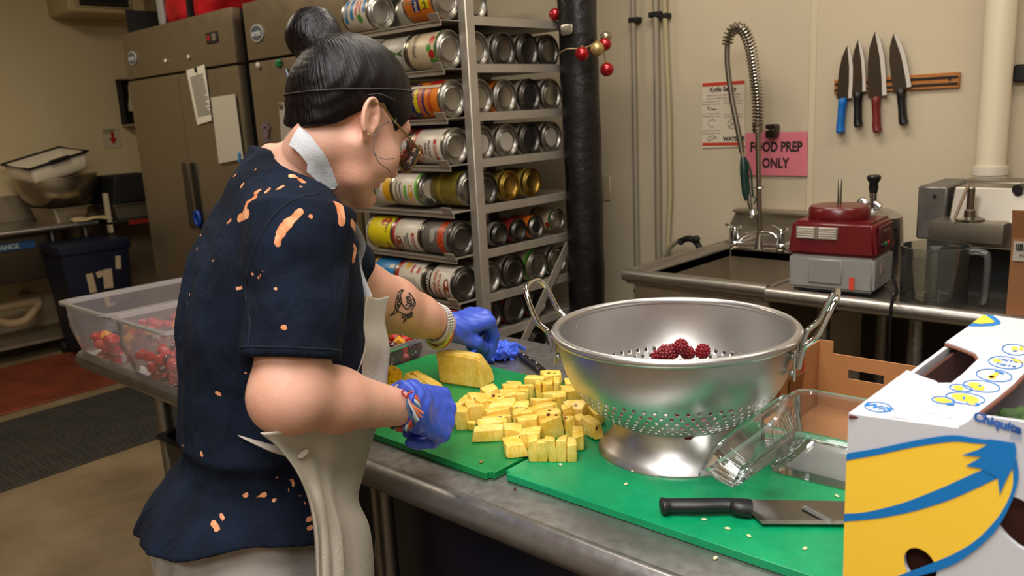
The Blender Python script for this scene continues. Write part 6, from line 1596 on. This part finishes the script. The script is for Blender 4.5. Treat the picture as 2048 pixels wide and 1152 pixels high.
nb = N.new('ShaderNodeTexNoise'); nb.inputs['Scale'].default_value = 14; nb.inputs['Detail'].default_value = 5; L.new(ge.outputs['Position'], nb.inputs['Vector'])
rb_ = N.new('ShaderNodeValToRGB'); rb_.color_ramp.elements[0].color = (*srgb('080e1b'), 1); rb_.color_ramp.elements[1].color = (*srgb('101b2d'), 1); rb_.color_ramp.elements[0].position = .3; rb_.color_ramp.elements[1].position = .7; L.new(nb.outputs[0], rb_.inputs[0])
mx = N.new('ShaderNodeMix'); mx.data_type = 'RGBA'; L.new(mr.outputs[0], mx.inputs[0]); L.new(rb_.outputs[0], mx.inputs[6]); L.new(rp.outputs[0], mx.inputs[7]); L.new(mx.outputs[2], b.inputs['Base Color'])
n3 = N.new('ShaderNodeTexNoise'); n3.inputs['Scale'].default_value = 900; n3.inputs['Detail'].default_value = 2; L.new(ge.outputs['Position'], n3.inputs['Vector'])
n4 = N.new('ShaderNodeTexNoise'); n4.inputs['Scale'].default_value = 22; n4.inputs['Detail'].default_value = 4; n4.inputs['Distortion'].default_value = 1.2; mp4 = N.new('ShaderNodeMapping'); mp4.inputs['Scale'].default_value = (1, 1, .4); L.new(ge.outputs['Position'], mp4.inputs[0]); L.new(mp4.outputs[0], n4.inputs['Vector'])
b1 = N.new('ShaderNodeBump'); b1.inputs['Distance'].default_value = .0004; L.new(n3.outputs[0], b1.inputs['Height'])
b2 = N.new('ShaderNodeBump'); b2.inputs['Distance'].default_value = .009; b2.inputs['Strength'].default_value = .9; L.new(n4.outputs[0], b2.inputs['Height']); L.new(b1.outputs[0], b2.inputs['Normal']); L.new(b2.outputs[0], b.inputs['Normal'])
shirt = obj('t_shirt', SHIRT, m, person, world=True, ang=0)
TREE = bvh(SHIRT); TB = bvh(BODY); TALL = bvh(SHIRT, BODY)
def hit(px, py, tree=TALL):
    h = tree.ray_cast(CAM, ray(px, py)); return (h[0], h[1]) if h[0] is not None else (None, None)
blots = [((585, 352), (618, 350), 9), ((600, 358), (606, 364), 6), ((620, 350), (624, 357), 5), ((478, 436), (496, 428), 9), ((488, 425), (507, 397), 10), ((505, 398), (514, 384), 5), ((555, 486), (562, 462), 8), ((561, 465), (576, 446), 11), ((576, 446), (600, 424), 8), ((455, 446), (461, 440), 4), ((622, 432), (622, 433), 5),
 ((677, 408), (684, 442), 11), ((672, 380), (690, 402), 9), ((690, 402), (704, 446), 9), ((704, 446), (711, 495), 9), ((711, 495), (706, 520), 7), ((556, 378), (566, 372), 5), ((532, 384), (538, 378), 5), ((510, 385), (520, 380), 4), ((483, 373), (486, 368), 4), ((580, 324), (584, 317), 3), ((558, 325), (563, 323), 3), ((602, 375), (602, 372), 3), ((510, 340), (512, 338), 2.6), ((499, 342), (500, 340), 2.6), ((468, 352), (472, 348), 3),
 ((565, 655), (570, 656), 5), ((551, 577), (551, 578), 4), ((505, 548), (506, 549), 4), ((517, 555), (520, 551), 3.4), ((526, 541), (528, 540), 3), ((564, 552), (565, 553), 3.4), ((473, 577), (484, 575), 3.6), ((426, 521), (427, 521), 3), ((405, 452), (407, 449), 3.4), ((394, 498), (395, 496), 3.4), ((379, 589), (380, 587), 3), ((374, 609), (375, 609), 3.4), ((400, 472), (401, 470), 2.6), ((490, 745), (491, 746), 3),
 ((433, 785), (440, 789), 4.4), ((336, 790), (337, 788), 4), ((402, 907), (404, 911), 4.4), ((365, 890), (366, 891), 3), ((351, 908), (352, 909), 3), ((426, 1046), (434, 1058), 6), ((442, 1030), (446, 1038), 4), ((489, 991), (494, 989), 4.5), ((524, 991), (529, 989), 5), ((514, 995), (516, 994), 3), ((547, 1001), (550, 1000), 3.4), ((583, 959), (588, 971), 3.6), ((577, 980), (578, 980), 3), ((616, 1039), (623, 1036), 5), ((617, 1057), (623, 1055), 5), ((455, 1107), (465, 1103), 6), ((457, 1123), (464, 1122), 5), ((554, 955), (555, 955), 3), ((600, 990), (601, 991), 3), ((350, 724), (351, 725), 3), ((610, 1004), (611, 1008), 2.6)]
att = np.full(len(v), -1.)
Vv = v
for a, b_, r in blots:
    pa, _n = hit(*a, TREE); pb, _n = hit(*b_, TREE)
    if pa is None or pb is None: continue
    if (pa-pb).length > .12: pb = pa
    zf = (RC.transposed() @ (pa-CAM)).z; rr = r*zf/FPX
    dd = roundcone(Vv, A3(pa), A3(pb), 0, 0); att = np.maximum(att, np.clip((rr-dd)/(rr*.5+.002), -1, 1))
at_ = shirt.data.attributes.new('bleach', 'FLOAT', 'POINT'); at_.data.foreach_set('value', (att*1.0-.0).astype(np.float32))
# sleeve hem and neckline seams
def seam(name, pts, r, m_, par=shirt, n=4): return obj(name, tube(B(), spline(pts, n), r, 6), m_, par, world=True)
seamm = mat('seam_navy', '0c1422', .9)
for S, E, te, r1 in ((RS, RE, .735, .0745), (LS, LE, .64, .072)):
    ax_ = (E-S)/np.linalg.norm(E-S); u_ = np.cross(ax_, bz_); u_ /= np.linalg.norm(u_); w_ = np.cross(ax_, u_); c = S+(E-S)*te; P_ = []
    for k in range(40):
        a = 2*PI*k/40; dr = Vector(u_*math.cos(a)+w_*math.sin(a)); h = TREE.ray_cast(Vector(c)+dr*.13, -dr)
        if h[0] is not None and (h[0]-Vector(c)).length < .11: P_.append(h[0]+dr*.0003)
    if len(P_) > 20: obj('hem_stitch', tube(B(), P_, .0011, 5), seamm, shirt, world=True)
def surf_line(pxs, tree, off): 
    out = []
    for q in pxs:
        h, n = hit(*q, tree)
        if h is not None: out.append(h+n*off*(1 if n.dot(ray(*q)) < 0 else -1))
    return out
for ln in ([(497, 690), (500, 640), (492, 590), (497, 540), (512, 490), (535, 450), (562, 418), (600, 395), (640, 388)], [(548, 300), (575, 303), (610, 318), (640, 345), (668, 378)]):
    pt = surf_line(ln, TREE, .0004); 
    if len(pt) > 3: obj('shirt_seam', tube(B(), spline(pt, 6), .0013, 5), seamm, shirt, world=True)
# ---- trousers and shoes
grey_f = mat('sweatpants', 'a39e98', .9, var=.08, vscale=30, bump=.0006, bscale=500)
def pants_sdf(P):
    q = P-B0; ang = np.arctan2(q@br, q@bf)
    return np.maximum(smin(torso(P, .030), leg_sdf(P, .008), .03)-.003*np.sin(ang*13+P[:, 2]*8)-.002*vnoise(P, 22, 5), np.maximum(P[:, 2]-.96, .07-P[:, 2]))
v, F = surfnet(pants_sdf, PB(0, 0, 0)-A3((.3, .3, 0)), PB(0, 0, .98)+A3((.3, .3, 0)), .009); obj('sweatpants', (relax(v, F, 1), F), grey_f, person, world=True, ang=0)
def shoe(P):
    d = None
    for s in (-1, 1):
        e = roundcone(P, PB(s*.10, -.05, .05), PB(s*.105, .13, .035), .042, .036); d = e if d is None else np.minimum(d, e)
    return np.maximum(d, .002-P[:, 2])
v, F = surfnet(shoe, PB(0, 0, 0)-A3((.25, .25, .02)), PB(0, 0, .2)+A3((.25, .25, 0)), .007)
sm = v@br > (B0@br)
for s in (0, 1):
    ids = np.nonzero(sm == bool(s))[0]; mp_ = -np.ones(len(v), int); mp_[ids] = np.arange(len(ids)); ff_ = mp_[F]; ff_ = ff_[(ff_ >= 0).all(1)]
    obj('shoe', (relax(v[ids], ff_, 1), ff_), rubber, person, world=True, ang=0)
# ---- hair
hairm = bpy.data.materials.new('hair_dark'); hairm.use_nodes = True; nt = hairm.node_tree; N = nt.nodes; L = nt.links; b = N['Principled BSDF']
def hair_mat(hm, stretch, c1='050304', c2='130b0d'):
    nt = hm.node_tree; N = nt.nodes; L = nt.links; b = N['Principled BSDF']
    tc = N.new('ShaderNodeAttribute'); tc.attribute_name = 'strand'
    n = N.new('ShaderNodeTexNoise'); n.noise_dimensions = '3D'; n.inputs['Scale'].default_value = 1; n.inputs['Detail'].default_value = 3; L.new(tc.outputs['Vector'], n.inputs['Vector'])
    r = N.new('ShaderNodeValToRGB'); r.color_ramp.elements[0].color = (*srgb(c1), 1); r.color_ramp.elements[1].color = (*srgb(c2), 1); r.color_ramp.elements[0].position = .35; r.color_ramp.elements[1].position = .7; L.new(n.outputs[0], r.inputs[0]); L.new(r.outputs[0], b.inputs['Base Color'])
    bp = N.new('ShaderNodeBump'); bp.inputs['Distance'].default_value = .0022; L.new(n.outputs[0], bp.inputs['Height']); L.new(bp.outputs[0], b.inputs['Normal'])
    b.inputs['Roughness'].default_value = .4; b.inputs['Specular IOR Level'].default_value = .2
hair_mat(hairm, None)
BUN = D(622, 68, 1.235); BUNL = toL(BUN[None])[0]; BASE = D(648, 118, 1.215)
def hair_sdf(P):
    q = toL(P); y = q[:, 1]; ax = np.abs(q[:, 0])
    d = ellip(q, (0, -.006, .038), (.081, .096, .092))
    axh = q.copy(); axh[:, 0] = np.abs(q[:, 0]); d = smin(d, roundcone(axh, (.024, -.046, .02), (.022, -.044, -.030), .042, .033), .02)
    zl = np.interp(y, [-.14, -.10, -.075, -.045, -.02, .0, .02, .045, .07, .10, .13], [-.052, -.052, -.046, -.030, .010, .030, .022, .004, .040, .072, .08])
    zl = zl+np.clip(.05-ax, 0, .05)*np.where(y > .04, .4, -.2)
    d = smax(d, (zl-q[:, 2])*.8, .006)
    d = d+.0014*np.sin(np.arctan2(q[:, 0], q[:, 1]+.1)*40+q[:, 2]*60)*.5
    return d
def bun_sdf(P):
    q = P-BUN; ang = np.arctan2(q[:, 2], q@bf)
    d = ellip(P-BUN, (0, 0, 0), (.037, .037, .034))-.0010*np.sin(ang*5+np.linalg.norm(q, axis=1)*120)
    d = smin(d, roundcone(P, D(628, 55, 1.235), D(646, 70, 1.23), .028, .024), .014)
    d = smin(d, roundcone(P, D(602, 86, 1.23), D(632, 92, 1.22), .019, .022), .012)
    d = smin(d, roundcone(P, D(640, 45, 1.23), D(655, 75, 1.225), .018, .020), .014)
    return smin(d, roundcone(P, BUN, BASE, .026, .036), .016)
v1_, F1_ = surfnet(hair_sdf, HO-A3((.16, .16, .16)), HO+A3((.16, .16, .19)), .003); v1_ = relax(v1_, F1_, 1, .4)
v2_, F2_ = surfnet(bun_sdf, BUN-A3((.09, .09, .11)), BUN+A3((.09, .09, .09)), .0028); v2_ = relax(v2_, F2_, 1, .4)
def strands(ho, V, c, axis, k1, k2):
    """strand coordinates: angle around the bun axis, so streaks run towards the bun"""
    q = V-c; ax_ = axis/np.linalg.norm(axis); u_ = np.cross(ax_, A3((.3, .9, .1))); u_ /= np.linalg.norm(u_); w_ = np.cross(ax_, u_)
    a = np.arctan2(q@w_, q@u_); rad = q@ax_
    co_ = np.stack([np.cos(a)*k1, np.sin(a)*k1, rad*k2], 1)
    at2 = ho.data.attributes.new('strand', 'FLOAT_VECTOR', 'POINT'); at2.data.foreach_set('vector', co_.astype(np.float32).ravel())
hair = obj('hair', (v1_, F1_), hairm, person, world=True, ang=0); strands(hair, v1_, BASE, BASE-HL((0, -.02, .0)), 26, 9)
bun = obj('hair_bun', (v2_, F2_), hairm, hair, world=True, ang=0)
q = v2_-BUN; at2 = bun.data.attributes.new('strand', 'FLOAT_VECTOR', 'POINT'); rr_ = np.stack([q@br*60, np.sqrt((q@bf)**2+q[:, 2]**2)*240, np.cos(np.arctan2(q[:, 2], q@bf))*3], 1); at2.data.foreach_set('vector', rr_.astype(np.float32).ravel())
HT_ = bvh((v1_, F1_))
bandm = mat('hairnet_band', '1c1416', .7)
zb_ = D(705, 181, 1.12)[2]; pts = []
cc_ = Vector(HL((0, -.02, .02))); cc_.z = zb_
for k in range(64):
    a = 2*PI*k/64; dr = Vector((math.cos(a), math.sin(a), .04*math.sin(a+2.5))); h = HT_.ray_cast(cc_+dr*.25, -dr)
    if h[0] is not None and (h[0]-cc_).length > .05: pts.append(h[0]+dr*.0012)
if len(pts) > 10: obj('hairnet_band', tube(B(), pts, .0013, 5, closed=len(pts) > 60), bandm, hair, world=True)
clp = [D(574, 140, 1.24), D(580, 158, 1.235), D(585, 183, 1.23)]
obj('hair_clip', tube(B(), spline(clp, 4), .0045, 8, flat=.5), black, hair, world=True)
def wisp(pxs, d, r=.0006, tree=TB): 
    pt = [at_d(x, y, d+dz) for x, y, dz in pxs]; return obj('hair_wisp', tube(B(), spline(pt, 8), r, 4), mat('hair_strand', '1a0f0c', .5), hair, world=True)
dE = 1.165
wisp([(778, 243, 0), (762, 252, -.01), (750, 270, -.015), (746, 292, -.018), (752, 310, -.02), (768, 318, -.02), (788, 317, -.01)], dE)
wisp([(746, 285, -.016), (748, 305, -.02), (758, 325, -.02), (775, 338, -.01), (782, 347, 0)], dE, .0005)
wisp([(776, 244, .0), (787, 247, -.0), (793, 238, .01)], dE)
wisp([(604, 245, .04), (608, 255, .02), (622, 263, .01), (635, 262, 0)], 1.2, .0005); wisp([(645, 262, .0), (650, 275, -.01), (648, 292, -.01)], 1.2, .0005); wisp([(580, 225, .05), (576, 235, .05), (583, 248, .04)], 1.2, .0005)
wisp([(735, 190, -.02), (760, 188, -.015), (790, 200, .0)], dE, .0005); wisp([(600, 250, .05), (598, 240, .05), (603, 225, .04)], 1.2, .0006)
for k in range(14):
    x = 590+k*7+rnd.random()*4; wisp([(x, 215, .02), (x+rnd.uniform(-4, 4), 235, .015), (x+rnd.uniform(-7, 9), 250+rnd.random()*12, .012)], 1.185, .0006)
# ---- eyes, brows, earring, glasses
for s in (-1, 1):
    e = obj('eye', ball(B(), Vector(HL((s*.031, .082, .006))), .0118, n=16), mat('eye_white', 'd8d0c8', .3), person, world=True)
    obj('iris', ball(B(), Vector(HL((s*.031, .0895, .005))), .0055, n=10), mat('iris', '2a1a12', .3), e, world=True)
    obj('eyebrow', tube(B(), spline([Vector(HL(q)) for q in ((s*.016, .094, .022), (s*.032, .091, .028), (s*.050, .076, .024))], 5), [.002]*5+[.003]*4+[.0015]*2, 6), hairm, person, world=True)
    obj('eyelash', tube(B(), spline([Vector(HL(q)) for q in ((s*.018, .090, .012), (s*.032, .097, .0125), (s*.045, .086, .008))], 5), .0012, 5), mat('lash', '120b0a', .6), e, world=True)
    obj('earring', ball(B(), Vector(HL((s*.0825, -.009, -.028))), .0024, n=8), goldf, person, world=True)
obj('earring', ball(B(), Vector(HL((.072, -.040, .018))), .0016, n=8), goldf, person, world=True)
gl = bpy.data.objects.new('glasses', None); COL.objects.link(gl); gl.parent = person
frm = mat('glasses_gold', '8c7440', .3, .8)
GY = .112
for s in (-1, 1):
    ringp = [Vector(HL((s*(.034+.026*math.cos(a)), GY-.010*abs(math.cos(a))*(.5+.5*math.cos(a)), -.004+.022*math.sin(a)))) for a in [2*PI*k/28 for k in range(28)]]
    obj('lens_frame', tube(B(), ringp, .0016, 6, closed=True), frm, gl, world=True)
    bm = B(); vs = [bm.verts.new(p) for p in ringp]; bm.faces.new(vs); obj('lens', bm, clear('lens_glass', (.97, .96, .94), .03, .03, refl=1.2), gl, world=True, solid=.0015)
    obj('temple_arm', tube(B(), spline([Vector(HL(q)) for q in ((s*.061, GY-.012, .006), (s*.068, .075, .008), (s*.076, .02, .017), (s*.081, -.006, .022), (s*.081, -.028, .010))], 5), .0017, 6), frm, gl, world=True)
obj('nose_bridge', tube(B(), spline([Vector(HL(q)) for q in ((-.009, GY, -.006), (0, GY+.003, -.002), (.009, GY, -.006))], 4), .0015, 6), frm, gl, world=True)
# ---- gloves
def hand(side, W0, F0, Dz, curls, thumb, sc=1.):
    """side +1: thumb at +x of (x, forward, dorsal); returns an sdf"""
    fy = F0/np.linalg.norm(F0); dz = Dz-fy*(Dz@fy); dz /= np.linalg.norm(dz); dx = np.cross(fy, dz)
    def W(x, y, z): return W0+(dx*x+fy*y+dz*z)*sc
    t = side
    K = [(.029*t, .086, 0), (.009*t, .091, .003), (-.011*t, .087, .001), (-.028*t, .079, -.003)]
    seg = [(.042, .026, .021), (.046, .030, .022), (.042, .027, .021), (.034, .021, .019)]
    rad = [.0108, .0110, .0104, .0094]
    chains = []
    for k, kn in enumerate(K):
        p = A3(kn); a = 0; pts = [p]; sp = (kn[0]/.03)*.06
        for s, c in zip(seg[k], curls[k]):
            a += math.radians(c); p = p+A3((sp*s, s*math.cos(a), -s*math.sin(a))); pts.append(p)
        chains.append(([W(*q) for q in pts], [rad[k]*1.12*sc, rad[k]*sc, rad[k]*.93*sc, rad[k]*.85*sc]))
    th = [W(*q) for q in thumb]
    def f(P):
        d = roundcone(P, W(0, -.035, 0), W(0, .012, 0), .030*sc, .026*sc)
        pal = None
        for kn in K:
            e = roundcone(P, W(kn[0]*.55, .01, -.002), W(kn[0], kn[1], kn[2]-.001), .0185*sc, .0140*sc); pal = e if pal is None else smin(pal, e, .012)
        d = smin(d, pal, .02)
        fd = None
        for pts, rs in chains:
            e = chain(P, pts, rs, .004); fd = e if fd is None else smin(fd, e, .0016)
        d = smin(d, fd, .006)
        d = smin(d, chain(P, th, [.017*sc, .0145*sc, .0118*sc, .0100*sc], .006), .010)
        w = P-W0; yy = w@fy
        wr = .0011*np.sin(yy*260+np.sin((w@dx)*120)*2+(w@dz)*150)*np.clip(1-yy/.10, .25, 1)
        return smax(d+wr, -(yy+.022+.004*np.sin(np.arctan2(w@dx, w@dz)*5)), .003)
    return f
gm = mat('nitrile_glove', '3a56c4', .42, bump=.0005, bscale=70)
fR = RW-RE; fR /= np.linalg.norm(fR)
FRd = fR*.9+A3((0, 0, -.10)); DR = br*.80+bz_*.60
thR = [(-.018, .020, -.012), (-.040, .050, -.026), (-.036, .080, -.042), (-.018, .096, -.050)]
cR_ = [(50, 72, 42), (54, 74, 42), (58, 76, 42), (62, 78, 42)]
hR = hand(-1, RW+fR*.02+bz_*.008, FRd, DR, cR_, thR, 1.16)
v, F = surfnet(hR, RW-A3((.10, .06, .15)), RW+A3((.15, .18, .12)), .0024); obj('glove', (relax(v, F, 1, .35), F), gm, person, world=True, ang=0, label='blue glove on the near hand, closed in a fist')
fL = LW-LE; fL /= np.linalg.norm(fL)
FLd = A3((.15, 1.0, .12)); DL = bz_*.95+br*.25
thL = [(.018, .018, -.014), (.036, .045, -.034), (.034, .066, -.056), (.026, .080, -.072)]
cL_ = [(72, 34, 16), (76, 36, 18), (80, 38, 22), (84, 42, 26)]
hL = hand(1, LW+fL*.02, FLd, DL, cL_, thL, 1.08)
v, F = surfnet(hL, LW-A3((.12, .10, .16)), LW+A3((.17, .19, .12)), .0024); obj('glove', (relax(v, F, 1, .35), F), gm, person, world=True, ang=0, label='blue nitrile glove on the far hand, fingers pinching downward')
# ---- bracelets
def loop(c, ax_, r, tube_r, name, m_, tilt=0., n=48, wav=0., flat=1., squash=1.):
    ax_ = ax_/np.linalg.norm(ax_); u_ = np.cross(ax_, bz_); u_ /= np.linalg.norm(u_); w_ = np.cross(ax_, u_)
    P_ = [Vector(c+(u_*math.cos(a)+w_*math.sin(a)*squash)*(r+wav*math.sin(a*14))+ax_*tilt*math.sin(a)*r) for a in [2*PI*k/n for k in range(n)]]
    return obj(name, tube(B(), P_, tube_r, 8, closed=True, flat=flat), m_, person, world=True)
cor = [mat('thread_red', 'b03a3c', .8), mat('thread_blue', '31566e', .8), mat('thread_pale', 'a9b4b8', .8), mat('thread_orange', 'b5623c', .8)]
cb2 = RW+fR*.008
for k in range(4):
    ax_ = fR; u_ = np.cross(ax_, bz_); u_ /= np.linalg.norm(u_); w_ = np.cross(ax_, u_); P_ = []
    for i in range(120):
        a = 2*PI*i/120; ph = a*9+k*PI/2; P_.append(Vector(cb2+(u_*math.cos(a)+w_*math.sin(a))*(.0335+.0022*math.cos(ph))+ax_*(.0045*math.sin(ph)+.003*math.sin(a))))
    br_ = obj('bracelet', tube(B(), P_, .0026, 6, closed=True), cor[k], person, world=True, label='braided thread bracelet strand, '+['red', 'blue', 'pale', 'orange'][k])
    h, n_ = hit(820+k*3, 798, bvh((np.array([vv.co[:] for vv in bpy.data.objects[person.name].children[0].data.vertices])*1.0, np.zeros((0, 4), int)))) if False else (None, None)
kn0 = D(815, 797, 1.262)
for k, (dx, dy) in enumerate(((12, -14), (28, 38), (22, 44), (8, 40), (-8, -16), (32, 30))):
    p0 = Vector(kn0); p3 = Vector(D(815+dx, 797+dy, 1.258)); p1 = p0.lerp(p3, .5)+Vector((.004*math.sin(k), -.004, .003))
    obj('bracelet_tail', tube(B(), spline([p0, p1, p3], 5), .0017, 6), cor[(k*3) % 4], person, world=True)
beadm = mat('silver_bead', 'c9c7c2', .3, .6)
cL2 = LW-fL*.004; ax_ = fL; u_ = np.cross(ax_, bz_); u_ /= np.linalg.norm(u_); w_ = np.cross(ax_, u_)
bm = B()
for rng_, off_ in ((0, -.006), (1, .0), (2, .006)):
    for i in range(44):
        a = 2*PI*(i+.5*rng_)/44; ball(bm, Vector(cL2+(u_*math.cos(a)+w_*math.sin(a))*(.0405)+ax_*(off_*1.3-.016+.010*math.sin(a))), .0040, n=6)
obj('beaded_bracelet', bm, beadm, person, world=True)
loop(cL2-fL*.004-bz_*.008, fL, .0365, .0036, 'band_bracelet', mat('band_orange', 'd0512a', .5), tilt=.25, squash=1.12); loop(cL2-fL*.014-bz_*.009, fL, .0375, .0036, 'band_bracelet', mat('band_yellow', 'b9b23a', .5), tilt=.30, squash=1.15)
# ---- tattoo
tat = mat('tattoo_ink', '2a2623', .7)
def tz(x, y): return (720+x/5.76, 500+y/5.76)
TL = [[(500, 462), (465, 466), (432, 510), (418, 570), (406, 640), (420, 690), (470, 722), (530, 742), (575, 725), (605, 665), (635, 625), (625, 575), (590, 520), (562, 490)], [(500, 462), (470, 498), (470, 560), (486, 622), (512, 662), (545, 680), (580, 652), (596, 610), (575, 545), (562, 490)],
 [(440, 672), (400, 690), (372, 735), (335, 752), (378, 744), (420, 715), (445, 690)], [(490, 745), (486, 775), (522, 790), (498, 835), (548, 783), (592, 770), (600, 718), (560, 755), (520, 748)], [(430, 560), (450, 590), (430, 620), (460, 640), (440, 670)], [(455, 520), (440, 545), (462, 565), (448, 590), (470, 610), (458, 640)], [(530, 545), (560, 540), (545, 575), (580, 580), (555, 610), (590, 620), (560, 650)], [(520, 640), (545, 620), (540, 590), (565, 575)], [(600, 560), (625, 600), (600, 640), (630, 640)], [(500, 770), (530, 760), (560, 775), (585, 745)], [(415, 600), (440, 600), (425, 640), (450, 655)], [(545, 530), (535, 560), (560, 570)]]
bm = B()
for ln in TL:
    pt = surf_line([tz(*q) for q in ln], TB, .0002)
    if len(pt) > 2 and all((a-b).length < .06 for a, b in zip(pt, pt[1:])): tube(bm, spline(pt, 4), .0013, 5)
tt_ = obj('tattoo', bm, tat, person, world=True); tt_['kind'] = 'stuff'
# ---- apron
apm = mat('apron_cloth', 'b4ab9b', .85, var=.04, vscale=12, bump=.0008, bscale=350); apw = mat('apron_strap', 'c3c5c8', .85, bump=.0006, bscale=300)
def sheet(name, rows, m_, par, nu=28, nv=40, fold=.0, fs=14., th=.0022):
    """rows: list (top to bottom) of lists of 3-D points across; smooth loft"""
    R_ = [spline(r, max(1, nu//(len(r)-1))) for r in rows]; cols = list(zip(*R_)); C_ = [spline(list(c), max(1, nv//(len(rows)-1))) for c in cols]
    n, m2 = len(C_), len(C_[0]); V_ = []
    for i, c in enumerate(C_):
        for j, p in enumerate(c):
            s = Vector(p)
            if fold: s = s+Vector(br)*fold*math.sin(i*fs/n*2.1+j/m2*3)*(.2+j/m2)+Vector(bf)*fold*.6*math.cos(i*fs/n*3.1+j/m2*2)*(.2+j/m2)
            V_.append(tuple(s))
    F_ = [(i*m2+j, (i+1)*m2+j, (i+1)*m2+j+1, i*m2+j+1) for i in range(n-1) for j in range(m2-1)]
    return obj(name, (np.array(V_), F_), m_, par, world=True, ang=0, solid=th)
ap = bpy.data.objects.new('apron', None); COL.objects.link(ap); ap.parent = person
def V3(p): return Vector(p)
far = lambda z, f=.17, r_=-.13: V3(PB(r_, f, z))
bib = [[V3(D(734, 590, 1.31)), V3(D(752, 597, 1.345)), V3(D(774, 593, 1.38)), far(1.19, .22, -.02), far(1.20, .21)],
       [V3(D(726, 640, 1.29)), V3(D(745, 645, 1.335)), V3(D(767, 642, 1.375)), far(1.14, .225, -.02), far(1.14, .21)],
       [V3(D(730, 690, 1.28)), V3(D(752, 692, 1.33)), V3(D(776, 697, 1.375)), far(1.09, .225, -.02), far(1.09, .21)],
       [V3(D(712, 745, 1.26)), V3(D(742, 748, 1.32)), V3(D(773, 748, 1.375)), far(1.04, .215, -.02), far(1.04, .2)],
       [V3(D(680, 800, 1.22)), V3(D(728, 802, 1.28)), V3(D(770, 800, 1.375)), far(.99, .205, -.02), far(.99, .19)],
       [V3(D(640, 858, 1.19)), V3(D(700, 862, 1.24)), V3(D(757, 855, 1.365)), far(.95, .18, -.02), far(.95)]]
sheet('bib', bib, apm, ap, fold=.002)
skr = [[V3(D(520, 866, 1.07)), V3(D(590, 862, 1.10)), V3(D(680, 858, 1.20)), V3(D(752, 850, 1.365)), far(.97, .205, -.02), far(.97, .19)],
       [V3(D(565, 906, 1.10)), V3(D(610, 905, 1.15)), V3(D(670, 905, 1.20)), V3(D(738, 900, 1.35)), far(.93, .195, -.02), far(.93, .18)],
       [V3(D(596, 950, 1.12)), V3(D(628, 950, 1.16)), V3(D(668, 952, 1.23)), V3(D(728, 945, 1.34)), far(.89, .172, -.02), far(.89)],
       [V3(D(618, 1000, 1.14)), V3(D(642, 1000, 1.16)), V3(D(672, 1002, 1.22)), V3(D(716, 1000, 1.33)), far(.83, .17, -.02), far(.83)],
       [V3(D(631, 1060, 1.15)), V3(D(652, 1060, 1.17)), V3(D(690, 1060, 1.22)), V3(D(738, 1058, 1.33)), far(.77, .172, -.02), far(.77)],
       [V3(D(636, 1150, 1.16)), V3(D(658, 1150, 1.17)), V3(D(698, 1150, 1.22)), V3(D(748, 1150, 1.33)), far(.68, .175, -.02), far(.68)],
       [V3(D(640, 1300, 1.17)), V3(D(662, 1300, 1.18)), V3(D(700, 1300, 1.22)), V3(D(748, 1300, 1.33)), far(.52, .18, -.02), far(.52)]]
sheet('skirt', skr, apm, ap, fold=.006, fs=18)
tie = surf_line([(478, 869), (510, 882), (545, 895), (580, 905)], TREE, .004)
if len(tie) > 2: obj('waist_tie', tube(B(), spline(tie+[V3(D(600, 906, 1.12)), V3(D(640, 900, 1.19))], 5), [.004, .005, .006, .007, .008]+[.010]*40, 8, flat=.4) if False else tube(B(), spline(tie+[V3(D(606, 908, 1.135))], 5), [min(.009, .0008+.0008*k) for k in range(5*len(tie)+1)], 8, flat=.45), apm, ap, world=True)
band_c = [(578, 258), (590, 272), (607, 287), (628, 312), (648, 345), (664, 374)]
cen = []
for q in band_c:
    h, n = hit(*q)
    if h is not None: cen.append(h+n*.003)
if len(cen) > 3:
    cen = spline(cen, 5); Vs = []; w2 = [.0165-.008*max(0, (i/len(cen)-.5))*1.6 for i in range(len(cen))]
    for i, p in enumerate(cen):
        tg = (cen[min(i+1, len(cen)-1)]-cen[max(i-1, 0)]).normalized(); nn = (CAM-p).normalized(); sd_ = tg.cross(nn).normalized()
        for s in (-1, -.5, 0, .5, 1):
            q_ = p+sd_*w2[i]*s; h = TALL.find_nearest(q_); qq = h[0]+h[1]*.003 if h[0] is not None and (h[0]-q_).length < .03 else q_
            Vs.append(tuple(qq.lerp(q_, .4)))
    obj('neck_strap', (np.array(Vs), [(i*5+k, i*5+k+1, i*5+k+6, i*5+k+5) for i in range(len(cen)-1) for k in range(4)]), apw, ap, world=True, ang=0)

    for sgn, pts_ in ((1, [cen[-1], V3(PB(.075, .185, 1.385)), V3(PB(.07, .222, 1.31)), V3(D(716, 531, 1.335)), V3(D(738, 594, 1.325))]), (-1, [V3(PB(-.06, .10, 1.45)), V3(PB(-.06, .18, 1.40)), V3(PB(-.09, .225, 1.31)), V3(PB(-.11, .215, 1.20))])):
        obj('neck_strap', tube(B(), spline(pts_, 6), .0055, 8, flat=.25), apw, ap, world=True)
